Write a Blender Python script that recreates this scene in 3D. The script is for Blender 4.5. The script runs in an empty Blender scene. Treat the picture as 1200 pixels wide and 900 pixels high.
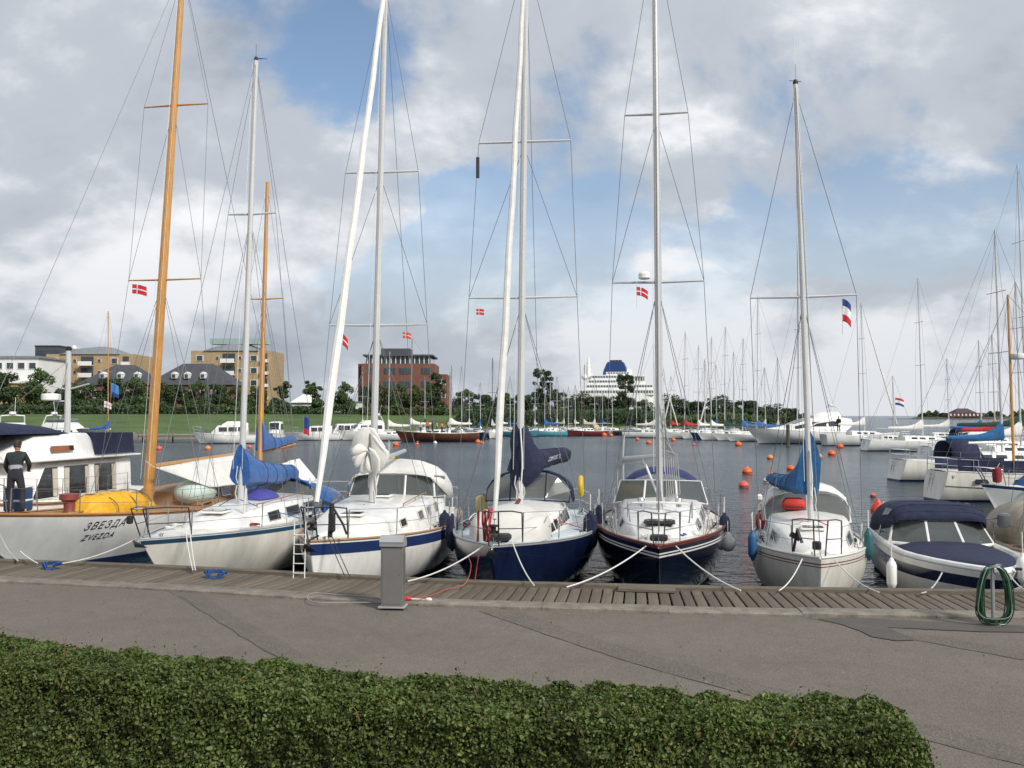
import bpy, bmesh, math, random
import numpy as np
from mathutils import Vector, Matrix, noise as mnoise
R = math.radians
rng = random.Random(7)
S = bpy.context.scene
COL = S.collection

# ------------------------------------------------------------------ camera, sky, sun, exposure
H = 3.1                      # eye above the quay (z = 0); water lies at z = -0.8
WZ = -0.8
F = 1100.0                   # focal length in px of a 1200 px wide picture
YAW = math.atan(190 / F)     # camera turned left of +Y (straight across the quay)
PITCH = math.atan(37 / F)
cam_d = bpy.data.cameras.new('camera'); cam = bpy.data.objects.new('camera', cam_d); COL.objects.link(cam)
cam.location = (0, 0, H); cam.rotation_euler = (R(90) + PITCH, 0, YAW)
cam_d.sensor_width = 36; cam_d.lens = 36 * F / 1200; cam_d.clip_start = .1; cam_d.clip_end = 20000
S.camera = cam

SUN_ELEV, SUN_AZ = R(39), math.atan2(.80, -.60)   # azimuth from +Y towards +X: right of and behind the camera
world = bpy.data.worlds.new('World'); S.world = world; world.use_nodes = True
def build_sky():
    nt = world.node_tree; N = nt.nodes; L = nt.links; N.clear()
    out = N.new('ShaderNodeOutputWorld'); bg = N.new('ShaderNodeBackground')
    sky = N.new('ShaderNodeTexSky'); sky.sky_type = 'NISHITA'; sky.sun_disc = False
    sky.sun_elevation = SUN_ELEV; sky.sun_rotation = SUN_AZ; sky.air_density = 1.0; sky.dust_density = .25
    tc = N.new('ShaderNodeTexCoord'); sep = N.new('ShaderNodeSeparateXYZ'); L.new(tc.outputs['Generated'], sep.inputs[0])
    def m(op, a, b=None):
        n = N.new('ShaderNodeMath'); n.operation = op
        for i, v in enumerate((a, b)):
            if v is None: continue
            if isinstance(v, (int, float)): n.inputs[i].default_value = v
            else: L.new(v, n.inputs[i])
        return n.outputs[0]
    z = m('ADD', m('MAXIMUM', sep.outputs[2], 0.0), SKY['flat'])
    cmb = N.new('ShaderNodeCombineXYZ'); L.new(m('DIVIDE', sep.outputs[0], z), cmb.inputs[0]); L.new(m('DIVIDE', sep.outputs[1], z), cmb.inputs[1])
    def nz(scale, detail, rough, off, dist=0.0):
        mp = N.new('ShaderNodeMapping'); mp.inputs['Location'].default_value = off
        L.new(cmb.outputs[0], mp.inputs[0])
        n = N.new('ShaderNodeTexNoise'); n.inputs['Scale'].default_value = scale; n.inputs['Detail'].default_value = detail
        n.inputs['Roughness'].default_value = rough; n.inputs['Distortion'].default_value = dist; L.new(mp.outputs[0], n.inputs['Vector']); return n.outputs[0]
    def ramp(fac, stops):
        r = N.new('ShaderNodeValToRGB'); r.color_ramp.interpolation = 'EASE'
        el = r.color_ramp.elements; el[0].position, el[0].color = stops[0][0], stops[0][1]; el[1].position, el[1].color = stops[-1][0], stops[-1][1]
        for p, c in stops[1:-1]: e = el.new(p); e.color = c
        L.new(fac, r.inputs[0]); return r.outputs[0]
    g = lambda v: (v, v, v, 1)
    big = nz(SKY['s1'], 9, .56, SKY['o1'], .25)
    mask = ramp(big, [(SKY['lo'], g(SKY.get('thin', .25))), (SKY['hi'], g(1))])
    shade = m('ADD', m('MULTIPLY', nz(SKY['s2'], 7, .55, SKY['o2'], .15), .65), m('MULTIPLY', big, .35))
    cloud = ramp(shade, [(.36, SKY['dark']), (.48, SKY['mid']), (.575, SKY['light'])])
    low = ramp(sep.outputs[2], [(0.0, g(1)), (.34, g(0))])         # layered grey cloud towards the horizon
    mix2 = N.new('ShaderNodeMix'); mix2.data_type = 'RGBA'; L.new(m('MULTIPLY', low, .50), mix2.inputs[0]); L.new(cloud, mix2.inputs[6]); mix2.inputs[7].default_value = SKY['hor']
    sc = N.new('ShaderNodeVectorMath'); sc.operation = 'SCALE'; L.new(sky.outputs[0], sc.inputs[0]); sc.inputs['Scale'].default_value = SKY['blue']
    mask2 = m('MAXIMUM', mask, m('MINIMUM', m('MULTIPLY', low, 1.1), 1.0))
    mix = N.new('ShaderNodeMix'); mix.data_type = 'RGBA'; L.new(mask2, mix.inputs[0]); L.new(sc.outputs[0], mix.inputs[6]); L.new(mix2.outputs[2], mix.inputs[7])
    L.new(mix.outputs[2], bg.inputs[0]); bg.inputs[1].default_value = 1.0; L.new(bg.outputs[0], out.inputs[0])
SKY = dict(s1=1.15, o1=(27.624, 24.058, 0), lo=.40, hi=.475, thin=.05, s2=1.9, o2=(22.328, 26.453, 5), blue=.11, flat=.42,
           dark=(.24, .275, .33, 1), mid=(.44, .475, .525, 1), light=(.88, .885, .90, 1), hor=(.34, .375, .425, 1))
build_sky()
sun_d = bpy.data.lights.new('sun', 'SUN'); sun_d.energy = 3.3; sun_d.angle = R(11); sun_d.color = (1, .95, .88)
sun = bpy.data.objects.new('sun', sun_d); COL.objects.link(sun)
sdir = Vector((math.sin(SUN_AZ) * math.cos(SUN_ELEV), math.cos(SUN_AZ) * math.cos(SUN_ELEV), math.sin(SUN_ELEV)))
sun.rotation_euler = sdir.to_track_quat('Z', 'Y').to_euler(); sun.location = sdir * 60
S.view_settings.view_transform = 'Standard'; S.view_settings.look = 'None'; S.view_settings.gamma = 1
S.view_settings.exposure = 0.30; S.view_settings.use_curve_mapping = False
S.cycles.max_bounces = 8; S.cycles.transparent_max_bounces = 16; S.cycles.caustics_reflective = False; S.cycles.caustics_refractive = False

# ------------------------------------------------------------------ from places in the photograph to places on site
_fw = Vector((-math.sin(YAW) * math.cos(PITCH), math.cos(YAW) * math.cos(PITCH), math.sin(PITCH)))
_rt = Vector((math.cos(YAW), math.sin(YAW), 0)); _up = _rt.cross(_fw)
_hf = Vector((-math.sin(YAW), math.cos(YAW), 0)); E0 = Vector((0, 0, H))
def ray(px, py): return _fw + _rt * ((px - 600) / F) + _up * ((450 - py) / F)
def on_z(px, py, z): r = ray(px, py); return E0 + r * ((z - H) / r.z)
def at_d(px, py, d): r = ray(px, py); return E0 + r * (d / r.dot(_hf))      # d: level distance ahead
def col_d(px, d, z): p = at_d(px, 487, d); return Vector((p.x, p.y, z))
def wd(py, z=WZ): return (H - z) * F / (py - 487)                              # distance of a point at height z seen at row py

# ------------------------------------------------------------------ materials
_M = {}
def M(name, color=(.5, .5, .5), rough=.5, metal=0.0, var=.12, scale=4.0, bump=0.0, bscale=40.0, coat=0.0, spec=.5, objvar=0.0, stretch=None, trans=0.0, alpha=1.0, var2=None, detail=6.0, island=0.0, sheen=0.0):
    if name in _M: return _M[name]
    m = bpy.data.materials.new(name); m.use_nodes = True; nt = m.node_tree; N = nt.nodes; L = nt.links
    b = N['Principled BSDF']; b.inputs['Roughness'].default_value = rough; b.inputs['Metallic'].default_value = metal
    b.inputs['Coat Weight'].default_value = coat; b.inputs['Specular IOR Level'].default_value = spec
    b.inputs['Transmission Weight'].default_value = trans; b.inputs['Alpha'].default_value = alpha; b.inputs['Sheen Weight'].default_value = sheen
    tc = N.new('ShaderNodeTexCoord'); mp = N.new('ShaderNodeMapping'); L.new(tc.outputs['Object'], mp.inputs[0])
    if stretch: mp.inputs['Scale'].default_value = stretch
    col = None
    c = (*color, 1)
    if var > 0:
        n = N.new('ShaderNodeTexNoise'); n.inputs['Scale'].default_value = scale; n.inputs['Detail'].default_value = detail; n.inputs['Roughness'].default_value = .62
        L.new(mp.outputs[0], n.inputs['Vector'])
        r = N.new('ShaderNodeValToRGB'); L.new(n.outputs[0], r.inputs[0])
        lo = var2 if var2 else tuple(v * (1 - var) for v in color); hi = tuple(min(1, v * (1 + var * .7)) for v in color)
        r.color_ramp.elements[0].position = .30; r.color_ramp.elements[0].color = (*lo, 1)
        r.color_ramp.elements[1].position = .66; r.color_ramp.elements[1].color = (*hi, 1)
        col = r.outputs[0]
        rr = N.new('ShaderNodeMapRange'); rr.inputs[3].default_value = min(1, rough * 1.25); rr.inputs[4].default_value = rough * .85; L.new(n.outputs[0], rr.inputs[0]); L.new(rr.outputs[0], b.inputs['Roughness'])
    if objvar > 0 or island > 0:
        src = N.new('ShaderNodeObjectInfo').outputs['Random'] if objvar > 0 else N.new('ShaderNodeNewGeometry').outputs['Random Per Island']
        a = objvar or island
        mr = N.new('ShaderNodeMapRange'); mr.inputs[3].default_value = 1 - a; mr.inputs[4].default_value = 1 + a; L.new(src, mr.inputs[0])
        vm = N.new('ShaderNodeVectorMath'); vm.operation = 'SCALE'; L.new(mr.outputs[0], vm.inputs['Scale'])
        if col is not None: L.new(col, vm.inputs[0])
        else: vm.inputs[0].default_value = color
        col = vm.outputs[0]
    if col is not None: L.new(col, b.inputs['Base Color'])
    else: b.inputs['Base Color'].default_value = c
    if bump > 0:
        n2 = N.new('ShaderNodeTexNoise'); n2.inputs['Scale'].default_value = bscale; n2.inputs['Detail'].default_value = 5; L.new(mp.outputs[0], n2.inputs['Vector'])
        bp = N.new('ShaderNodeBump'); bp.inputs['Strength'].default_value = min(1, bump); bp.inputs['Distance'].default_value = .02; L.new(n2.outputs[0], bp.inputs['Height']); L.new(bp.outputs[0], b.inputs['Normal'])
    _M[name] = m
    return m
def glass_mat(name, tint=(.5, .55, .55), through=.5, rough=.05):
    if name in _M: return _M[name]
    m = bpy.data.materials.new(name); m.use_nodes = True; nt = m.node_tree; N = nt.nodes; L = nt.links
    b = N['Principled BSDF']; b.inputs['Base Color'].default_value = (*[t * .25 for t in tint], 1); b.inputs['Roughness'].default_value = rough
    t = N.new('ShaderNodeBsdfTransparent'); t.inputs[0].default_value = (*tint, 1); mx = N.new('ShaderNodeMixShader'); mx.inputs[0].default_value = through
    L.new(b.outputs[0], mx.inputs[1]); L.new(t.outputs[0], mx.inputs[2]); L.new(mx.outputs[0], N['Material Output'].inputs[0]); _M[name] = m; return m
def leaf_mat(name, c1, c2, c3, rough=.5, patch=1.2):
    if name in _M: return _M[name]
    m = bpy.data.materials.new(name); m.use_nodes = True; nt = m.node_tree; N = nt.nodes; L = nt.links; b = N['Principled BSDF']
    g = N.new('ShaderNodeNewGeometry'); r = N.new('ShaderNodeValToRGB'); L.new(g.outputs['Random Per Island'], r.inputs[0])
    e = r.color_ramp.elements; e[0].position = 0; e[0].color = (*c1, 1); e[1].position = .93; e[1].color = (*c2, 1); k = e.new(1.0); k.color = (*c3, 1)
    tc = N.new('ShaderNodeTexCoord'); n = N.new('ShaderNodeTexNoise'); n.inputs['Scale'].default_value = patch; n.inputs['Detail'].default_value = 3; L.new(tc.outputs['Object'], n.inputs['Vector'])
    mr = N.new('ShaderNodeMapRange'); mr.inputs[1].default_value = .3; mr.inputs[2].default_value = .7; mr.inputs[3].default_value = .65; mr.inputs[4].default_value = 1.3; L.new(n.outputs[0], mr.inputs[0])
    vm = N.new('ShaderNodeVectorMath'); vm.operation = 'SCALE'; L.new(r.outputs[0], vm.inputs[0]); L.new(mr.outputs[0], vm.inputs['Scale'])
    L.new(vm.outputs[0], b.inputs['Base Color']); b.inputs['Roughness'].default_value = rough; b.inputs['Specular IOR Level'].default_value = .35
    tl = N.new('ShaderNodeBsdfTranslucent'); L.new(vm.outputs[0], tl.inputs[0]); ms = N.new('ShaderNodeMixShader'); ms.inputs[0].default_value = .25
    L.new(b.outputs[0], ms.inputs[1]); L.new(tl.outputs[0], ms.inputs[2]); L.new(ms.outputs[0], N['Material Output'].inputs[0]); _M[name] = m; return m

# ------------------------------------------------------------------ mesh helpers
class MB:
    def __init__(s): s.v = []; s.f = []; s.m = []
    def add(s, vs, fs, mi=0):
        o = len(s.v); s.v.extend([tuple(p) for p in vs]); s.f.extend([tuple(i + o for i in f) for f in fs]); s.m.extend([mi] * len(fs)); return s
    def box(s, c, d, mi=0, rot=None, bev=0.0, taper=1.0):
        x, y, z = d[0] / 2, d[1] / 2, d[2] / 2
        if bev > 0:
            b = min(bev, x * .9, y * .9, z * .9); rings = []
            for (zz, ins) in ((-z, b), (-z + b, 0), (z - b, 0), (z, b)):
                xx, yy = x - ins, y - ins; q = b * .6
                rings.append([(-xx + q, -yy, zz), (xx - q, -yy, zz), (xx, -yy + q, zz), (xx, yy - q, zz), (xx - q, yy, zz), (-xx + q, yy, zz), (-xx, yy - q, zz), (-xx, -yy + q, zz)])
            t = MB(); t.loft(rings, True, True); vs, fs = t.v, t.f
        else:
            k = taper
            vs = [(-x, -y, -z), (x, -y, -z), (x, y, -z), (-x, y, -z), (-x * k, -y * k, z), (x * k, -y * k, z), (x * k, y * k, z), (-x * k, y * k, z)]
            fs = [(3, 2, 1, 0), (4, 5, 6, 7), (0, 1, 5, 4), (1, 2, 6, 5), (2, 3, 7, 6), (3, 0, 4, 7)]
        if rot is not None: vs = [rot @ Vector(p) for p in vs]
        return s.add([(p[0] + c[0], p[1] + c[1], p[2] + c[2]) for p in vs], fs, mi)
    def loft(s, rings, closed=True, cap=True, mi=0, mis=None):
        n = len(rings[0]); vs = [p for r in rings for p in r]; o = len(s.v); s.v.extend([tuple(p) for p in vs])
        for i in range(len(rings) - 1):
            for j in range(n if closed else n - 1):
                k = (j + 1) % n
                s.f.append((o + i * n + j, o + i * n + k, o + (i + 1) * n + k, o + (i + 1) * n + j)); s.m.append(mis[j] if mis else mi)
        if cap and closed:
            s.f.append(tuple(o + j for j in range(n))[::-1]); s.m.append(mi)
            s.f.append(tuple(o + (len(rings) - 1) * n + j for j in range(n))); s.m.append(mi)
        return s
    def path(s, pts, r, n=6, mi=0, cap=True):
        pts = [Vector(p) for p in pts]; rings = []; ref = None
        for i, p in enumerate(pts):
            t = (pts[min(i + 1, len(pts) - 1)] - pts[max(i - 1, 0)])
            if t.length < 1e-9: t = Vector((0, 0, 1))
            t.normalize()
            if ref is None: ref = Vector((0, 0, 1)) if abs(t.z) < .9 else Vector((1, 0, 0))
            a = t.cross(ref)
            if a.length < 1e-6: a = t.cross(Vector((1, .3, 0)))
            a.normalize(); b = t.cross(a); ref = a.cross(t) if abs(t.dot(ref)) < .999 else ref
            rr = r[i] if isinstance(r, (list, tuple)) else r
            rings.append([p + (a * math.cos(q) + b * math.sin(q)) * rr for q in [2 * math.pi * k / n for k in range(n)]])
        return s.loft(rings, True, cap, mi)
    def lathe(s, c, prof, n=16, mi=0, axis='z'):
        rings = []
        for (r, h) in prof:
            ring = []
            for k in range(n):
                a = 2 * math.pi * k / n; x, y = r * math.cos(a), r * math.sin(a)
                p = (x, y, h) if axis == 'z' else ((x, h, y) if axis == 'y' else (h, x, y))
                ring.append((c[0] + p[0], c[1] + p[1], c[2] + p[2]))
            rings.append(ring)
        return s.loft(rings, True, True, mi)
    def ball(s, c, r, n=14, m=8, mi=0, sc=(1, 1, 1)):
        rings = []
        for i in range(m + 1):
            a = math.pi * (i / m) ; a = min(max(a, .02), math.pi - .02)
            rings.append([(c[0] + sc[0] * r * math.sin(a) * math.cos(q), c[1] + sc[1] * r * math.sin(a) * math.sin(q), c[2] - sc[2] * r * math.cos(a)) for q in [2 * math.pi * k / n for k in range(n)]])
        return s.loft(rings, True, True, mi)
    def quad(s, a, b, c, d, mi=0): return s.add([a, b, c, d], [(0, 1, 2, 3)], mi)
    def slab(s, poly, off, mi=0):                          # flat polygon thickened along vector off
        off = Vector(off); n = len(poly); a = [Vector(p) for p in poly]; b = [p + off for p in a]
        fs = [tuple(range(n))[::-1], tuple(range(n, 2 * n))] + [(i, (i + 1) % n, n + (i + 1) % n, n + i) for i in range(n)]
        return s.add(a + b, fs, mi)
    def mesh(s, name, mats, smooth=None):
        me = bpy.data.meshes.new(name); me.from_pydata(s.v, [], s.f)
        if not isinstance(mats, (list, tuple)): mats = [mats]
        for m in mats: me.materials.append(m)
        if len(mats) > 1: me.polygons.foreach_set('material_index', s.m)
        bm = bmesh.new(); bm.from_mesh(me); bmesh.ops.recalc_face_normals(bm, faces=bm.faces); bm.to_mesh(me); bm.free()
        if smooth: me.shade_smooth(); me.set_sharp_from_angle(angle=R(smooth))
        me.update(); return me
    def build(s, name, mats, parent=None, smooth=35, solid=0.0):
        o = bpy.data.objects.new(name, s.mesh(name, mats, smooth)); COL.objects.link(o)
        if parent is not None: o.parent = parent
        if solid: md = o.modifiers.new('thickness', 'SOLIDIFY'); md.thickness = solid; md.offset = 0
        return o
def tag(o, label=None, cat=None, group=None, kind=None):
    if label: o['label'] = label
    if cat: o['category'] = cat
    if group: o['group'] = group
    if kind: o['kind'] = kind
    return o
def thing(name, label, cat, loc=(0, 0, 0), rz=0.0, group=None, parent=None):
    o = bpy.data.objects.new(name, None); COL.objects.link(o); o.location = loc; o.rotation_euler = (0, 0, rz); o.empty_display_size = .2
    return tag(o, label, cat, group)
def tube(name, pts, r, mat, parent=None, n=6): return MB().path(pts, r, n).build(name, mat, parent)
def sag(a, b, s=.1, n=10):
    a, b = Vector(a), Vector(b); return [a.lerp(b, i / n) - Vector((0, 0, s * 4 * (i / n) * (1 - i / n))) for i in range(n + 1)]
def smooth(pts, n=5):                                   # Catmull-Rom through the points
    p = [Vector(q) for q in pts]; p = [p[0] * 2 - p[1]] + p + [p[-1] * 2 - p[-2]]; out = []
    for i in range(1, len(p) - 2):
        for k in range(n):
            t = k / n; a, b, c, d = p[i - 1:i + 3]; out.append(((b * 2) + (c - a) * t + (a * 2 - b * 5 + c * 4 - d) * t * t + (b * 3 - a - c * 3 + d) * t ** 3) * .5)
    return out + [p[-2]]
def copy_tree(o, parent=None):
    c = o.copy(); COL.objects.link(c); c.parent = parent
    for ch in o.children: copy_tree(ch, c)
    return c
def lerp(a, b, t): return a + (b - a) * t
def interp(x, pts):
    if x <= pts[0][0]: return pts[0][1]
    for (x0, y0), (x1, y1) in zip(pts, pts[1:]):
        if x <= x1: return lerp(y0, y1, (x - x0) / (x1 - x0))
    return pts[-1][1]
def text_mesh(body, size, shear=0.0, spacing=1.0, depth=0.0):
    cu = bpy.data.curves.new('lettering', 'FONT'); cu.body = body; cu.size = size; cu.shear = shear; cu.space_character = spacing; cu.extrude = depth; cu.resolution_u = 3
    o = bpy.data.objects.new('lettering_tmp', cu); COL.objects.link(o); dg = bpy.context.evaluated_depsgraph_get()
    me = bpy.data.meshes.new_from_object(o.evaluated_get(dg)); bpy.data.objects.remove(o); bpy.data.curves.remove(cu); return me
# ------------------------------------------------------------------ the setting: water, promenade, boardwalk
def position_noise(nt, scale, detail, stretch=(1, 1, 1), rough=.5):
    N, L = nt.nodes, nt.links; g = N.new('ShaderNodeNewGeometry'); mp = N.new('ShaderNodeMapping'); mp.inputs['Scale'].default_value = stretch; L.new(g.outputs['Position'], mp.inputs[0])
    n = N.new('ShaderNodeTexNoise'); n.inputs['Scale'].default_value = scale; n.inputs['Detail'].default_value = detail; n.inputs['Roughness'].default_value = rough; L.new(mp.outputs[0], n.inputs['Vector']); return n.outputs[0]
def water_material():
    m = bpy.data.materials.new('harbour_water'); m.use_nodes = True; nt = m.node_tree; N, L = nt.nodes, nt.links; b = N['Principled BSDF']
    b.inputs['Base Color'].default_value = (.010, .026, .036, 1); b.inputs['Roughness'].default_value = .07; b.inputs['IOR'].default_value = 1.333
    a = position_noise(nt, 1.1, 3, (1, 1.5, 1)); c = position_noise(nt, 5.0, 3, (1, 1.3, 1)); w = position_noise(nt, .05, 2)
    mr = N.new('ShaderNodeMapRange'); mr.inputs[1].default_value = .35; mr.inputs[2].default_value = .65; mr.inputs[3].default_value = .5; mr.inputs[4].default_value = 1.0; L.new(w, mr.inputs[0])
    b1 = N.new('ShaderNodeBump'); b1.inputs['Distance'].default_value = .5; L.new(a, b1.inputs['Height']); L.new(mr.outputs[0], b1.inputs['Strength'])
    b2 = N.new('ShaderNodeBump'); b2.inputs['Distance'].default_value = .11; L.new(c, b2.inputs['Height']); L.new(mr.outputs[0], b2.inputs['Strength']); L.new(b1.outputs[0], b2.inputs['Normal'])
    L.new(b2.outputs[0], b.inputs['Normal'])
    g = N.new('ShaderNodeNewGeometry'); sp = N.new('ShaderNodeSeparateXYZ'); L.new(g.outputs['Position'], sp.inputs[0])     # sheltered between the hulls, wind-ruffled out in the basin
    rr = N.new('ShaderNodeMapRange'); rr.inputs[1].default_value = 27; rr.inputs[2].default_value = 48; rr.inputs[3].default_value = .08; rr.inputs[4].default_value = .17; L.new(sp.outputs[1], rr.inputs[0]); L.new(rr.outputs[0], b.inputs['Roughness']); return m
w = MB()
xs = [-9000, -600, -120, -40, 0, 40, 120, 600, 9000]; ys = [14.6, 40, 90, 200, 500, 1500, 4000, 12000]
for i in range(len(xs) - 1):
    for j in range(len(ys) - 1): w.quad((xs[i], ys[j], WZ), (xs[i + 1], ys[j], WZ), (xs[i + 1], ys[j + 1], WZ), (xs[i], ys[j + 1], WZ))
tag(w.build('water', water_material(), smooth=None), kind='structure')

# quay line measured along its water-side edge
_q = [on_z(px, py, 0.0) for px, py in ((-120, 655.5), (0, 658.5), (133, 663.5), (270, 669.5), (400, 677), (560, 684.5), (800, 690.5), (1000, 693.5), (1200, 696), (1330, 697.5))]
QP = [(p.x, p.y) for p in _q]
QP = [(QP[0][0] - 40, QP[0][1] + 1.2)] + QP + [(QP[-1][0] + 40, QP[-1][1] + 1.0)]
def qy(x, k=.9):                                      # smoothed quay edge
    return sum(interp(x + d * k, QP) * w_ for d, w_ in ((-1, .2), (-.5, .2), (0, .2), (.5, .2), (1, .2)))
def qdir(x): v = Vector((1, (qy(x + .3) - qy(x - .3)) / .6, 0)); return v.normalized()
def qpt(x, back, z): d = qdir(x); n = Vector((d.y, -d.x, 0)); return Vector((x, qy(x), z)) + n * back     # back: metres inland of the edge
PW, KW = 1.5, .42                                     # boardwalk and concrete kerb widths
QX = [-60, -40, -30] + [-24 + i * .75 for i in range(58)] + [26, 40, 60]

def asphalt_mat(name, c, coarse=0.0):
    m = bpy.data.materials.new(name); m.use_nodes = True; nt = m.node_tree; N, L = nt.nodes, nt.links; b = N['Principled BSDF']; b.inputs['Roughness'].default_value = .85
    big = position_noise(nt, .35, 5, (.6, 1, 1), .6); fine = position_noise(nt, 55, 2); speck = position_noise(nt, 17, 1); mid = position_noise(nt, 3.0, 6, (1, 1, 1), .7)
    r = N.new('ShaderNodeValToRGB'); L.new(big, r.inputs[0]); e = r.color_ramp.elements
    e[0].position = .3; e[0].color = (*[v * .86 for v in c], 1); e[1].position = .7; e[1].color = (*[v * 1.1 for v in c], 1)
    def mul(col, fac, lo, hi, a=.3, bb=.7):
        mr = N.new('ShaderNodeMapRange'); mr.inputs[1].default_value = a; mr.inputs[2].default_value = bb; mr.inputs[3].default_value = lo; mr.inputs[4].default_value = hi; L.new(fac, mr.inputs[0])
        v = N.new('ShaderNodeVectorMath'); v.operation = 'SCALE'; L.new(col, v.inputs[0]); L.new(mr.outputs[0], v.inputs['Scale']); return v.outputs[0]
    col = mul(r.outputs[0], mid, .90, 1.09); col = mul(col, fine, .66 - coarse, 1.32 + coarse); col = mul(col, speck, 1.0, 1.5, .70, .78); col = mul(col, speck, .72, 1.0, .24, .30)
    L.new(col, b.inputs['Base Color']); bp = N.new('ShaderNodeBump'); bp.inputs['Strength'].default_value = .5; bp.inputs['Distance'].default_value = .01 + coarse * .03; L.new(fine, bp.inputs['Height']); L.new(bp.outputs[0], b.inputs['Normal']); return m
AC = (.142, .122, .099)
prom = MB(); AZ = -.05
rows = [lambda x: qpt(x, PW + KW - .02, AZ)] + [(lambda x, k=k: Vector((x, k, AZ))) for k in (12, 8, 3, -10, -80)]
for i in range(len(QX) - 1):
    for j in range(len(rows) - 1): prom.quad(rows[j](QX[i]), rows[j](QX[i + 1]), rows[j + 1](QX[i + 1]), rows[j + 1](QX[i]))
tag(prom.build('promenade', asphalt_mat('asphalt', AC), smooth=None), kind='structure')
# trench repairs laid across the promenade, with their tar joints and an irregular darker patch
patch_m = asphalt_mat('asphalt_repair', (.126, .108, .088), .12); tar_m = M('tar_joint', (.098, .086, .074), .85, var=.3, scale=9)
dark_patch_m = asphalt_mat('asphalt_dark', (.088, .077, .067))
def ground_poly(name, pts, mat, lift):
    tag(MB().add([tuple(on_z(px, py, AZ) + Vector((0, 0, lift))) for px, py in pts], [tuple(range(len(pts)))]).build(name, mat, smooth=None), kind='structure')
ground_poly('trench_patch', [(196, 692), (232, 692), (262, 714), (320, 746), (392, 788), (348, 784), (282, 745), (236, 716)], patch_m, .004)
ground_poly('trench_patch', [(560, 716), (610, 716), (662, 737), (760, 767), (900, 804), (1060, 842), (1240, 888), (1240, 908), (1040, 856), (880, 816), (740, 777), (640, 744)], patch_m, .004)
ground_poly('trench_patch', [(945, 724), (1008, 724), (1076, 741), (1210, 766), (1260, 776), (1260, 784), (1190, 772), (1060, 748)], patch_m, .004)
def joint(pts, w=.007):
    c = [on_z(px, py, AZ) + Vector((0, 0, .008)) for px, py in pts]; mb = MB(); q = []
    for i in range(len(c) - 1):
        for k in range(6): q.append(c[i].lerp(c[i + 1], k / 6))
    q.append(c[-1]); rr = random.Random(len(pts)); L_, R_ = [], []
    for i, p in enumerate(q):
        t = (q[min(i + 1, len(q) - 1)] - q[max(i - 1, 0)]).normalized(); n = Vector((-t.y, t.x, 0)); ww = w * rr.uniform(.3, 1.1); j = n * rr.uniform(-.02, .02); L_.append(p + j + n * ww); R_.append(p + j - n * ww)
    for i in range(len(q) - 1): mb.quad(L_[i], L_[i + 1], R_[i + 1], R_[i])
    tag(mb.build('tar_joint', tar_m, smooth=None), kind='structure')
joint([(212, 698), (236, 716), (282, 745), (348, 784)], .01); joint([(566, 718), (640, 744), (740, 777), (880, 816), (1040, 856), (1240, 908)]); joint([(960, 726), (1060, 748), (1190, 772), (1260, 784)])
ground_poly('dark_patch', [(958, 726), (1000, 724), (1050, 727), (1130, 731), (1230, 735), (1240, 742), (1150, 741), (1085, 738), (1040, 736), (1068, 748), (1072, 751), (1050, 751.5), (1022, 747), (1008, 740), (985, 732)], dark_patch_m, .0115)  # irregular patch, darker than the asphalt around it

# boardwalk: each plank laid across the walk on two stringers, kerb of concrete lengths
plank_m = M('weathered_plank', (.125, .102, .075), .85, var=.32, scale=2.2, bump=.5, bscale=30, objvar=.22, stretch=(9, 1, 9))
beam_m = M('weathered_beam', (.125, .105, .078), .85, var=.3, scale=3, bump=.5, bscale=25, stretch=(1, 6, 6))
conc_m = M('old_concrete', (.19, .168, .138), .9, var=.38, scale=3.5, bump=.8, bscale=22, objvar=.08)
walk = bpy.data.objects.new('boardwalk', None); COL.objects.link(walk); tag(walk, kind='structure')
pm = [MB().box((0, 0, 0), (.165, PW - .02, .05), bev=.008).mesh('plank', plank_m, 30) for _ in range(1)][0]
pr = random.Random(3); x = -19.0
while x < 11.5:
    d = qdir(x); o = bpy.data.objects.new('plank', pm); COL.objects.link(o); o.parent = walk
    o.location = qpt(x, PW / 2 + pr.uniform(-.008, .008), -.026 + pr.uniform(-.004, .004)); o.rotation_euler = (pr.uniform(-.004, .004), pr.uniform(-.012, .012), math.atan2(d.y, d.x) + pr.uniform(-.006, .006))
    x += .192 * d.x
XW = [-24 + i * .5 for i in range(80)]
for nm, back, wd_, zt, zb in (('edge_beam', .05, .16, .075, -.16), ('stringer', .8, .14, -.056, -.22), ('stringer', 1.35, .14, -.056, -.22)):
    mb = MB(); mb.loft([[qpt(X, back - wd_ / 2, zb), qpt(X, back + wd_ / 2, zb), qpt(X, back + wd_ / 2, zt - .02), qpt(X, back + wd_ / 2 - .02, zt), qpt(X, back - wd_ / 2 + .02, zt), qpt(X, back - wd_ / 2, zt - .02)] for X in XW]); mb.build(nm, beam_m, walk, 30)
qw = MB(); qw.loft([[qpt(X, .35, -.2), qpt(X, .35, -2.5), qpt(X, 1.9, -2.5), qpt(X, 1.9, -.2)] for X in QX]); tag(qw.build('quay_wall', M('wet_concrete', (.10, .10, .085), .8, var=.4, scale=2), smooth=None), kind='structure')
kerb = bpy.data.objects.new('kerb', None); COL.objects.link(kerb); tag(kerb, kind='structure')
x = -22.0; kr = random.Random(5)
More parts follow.
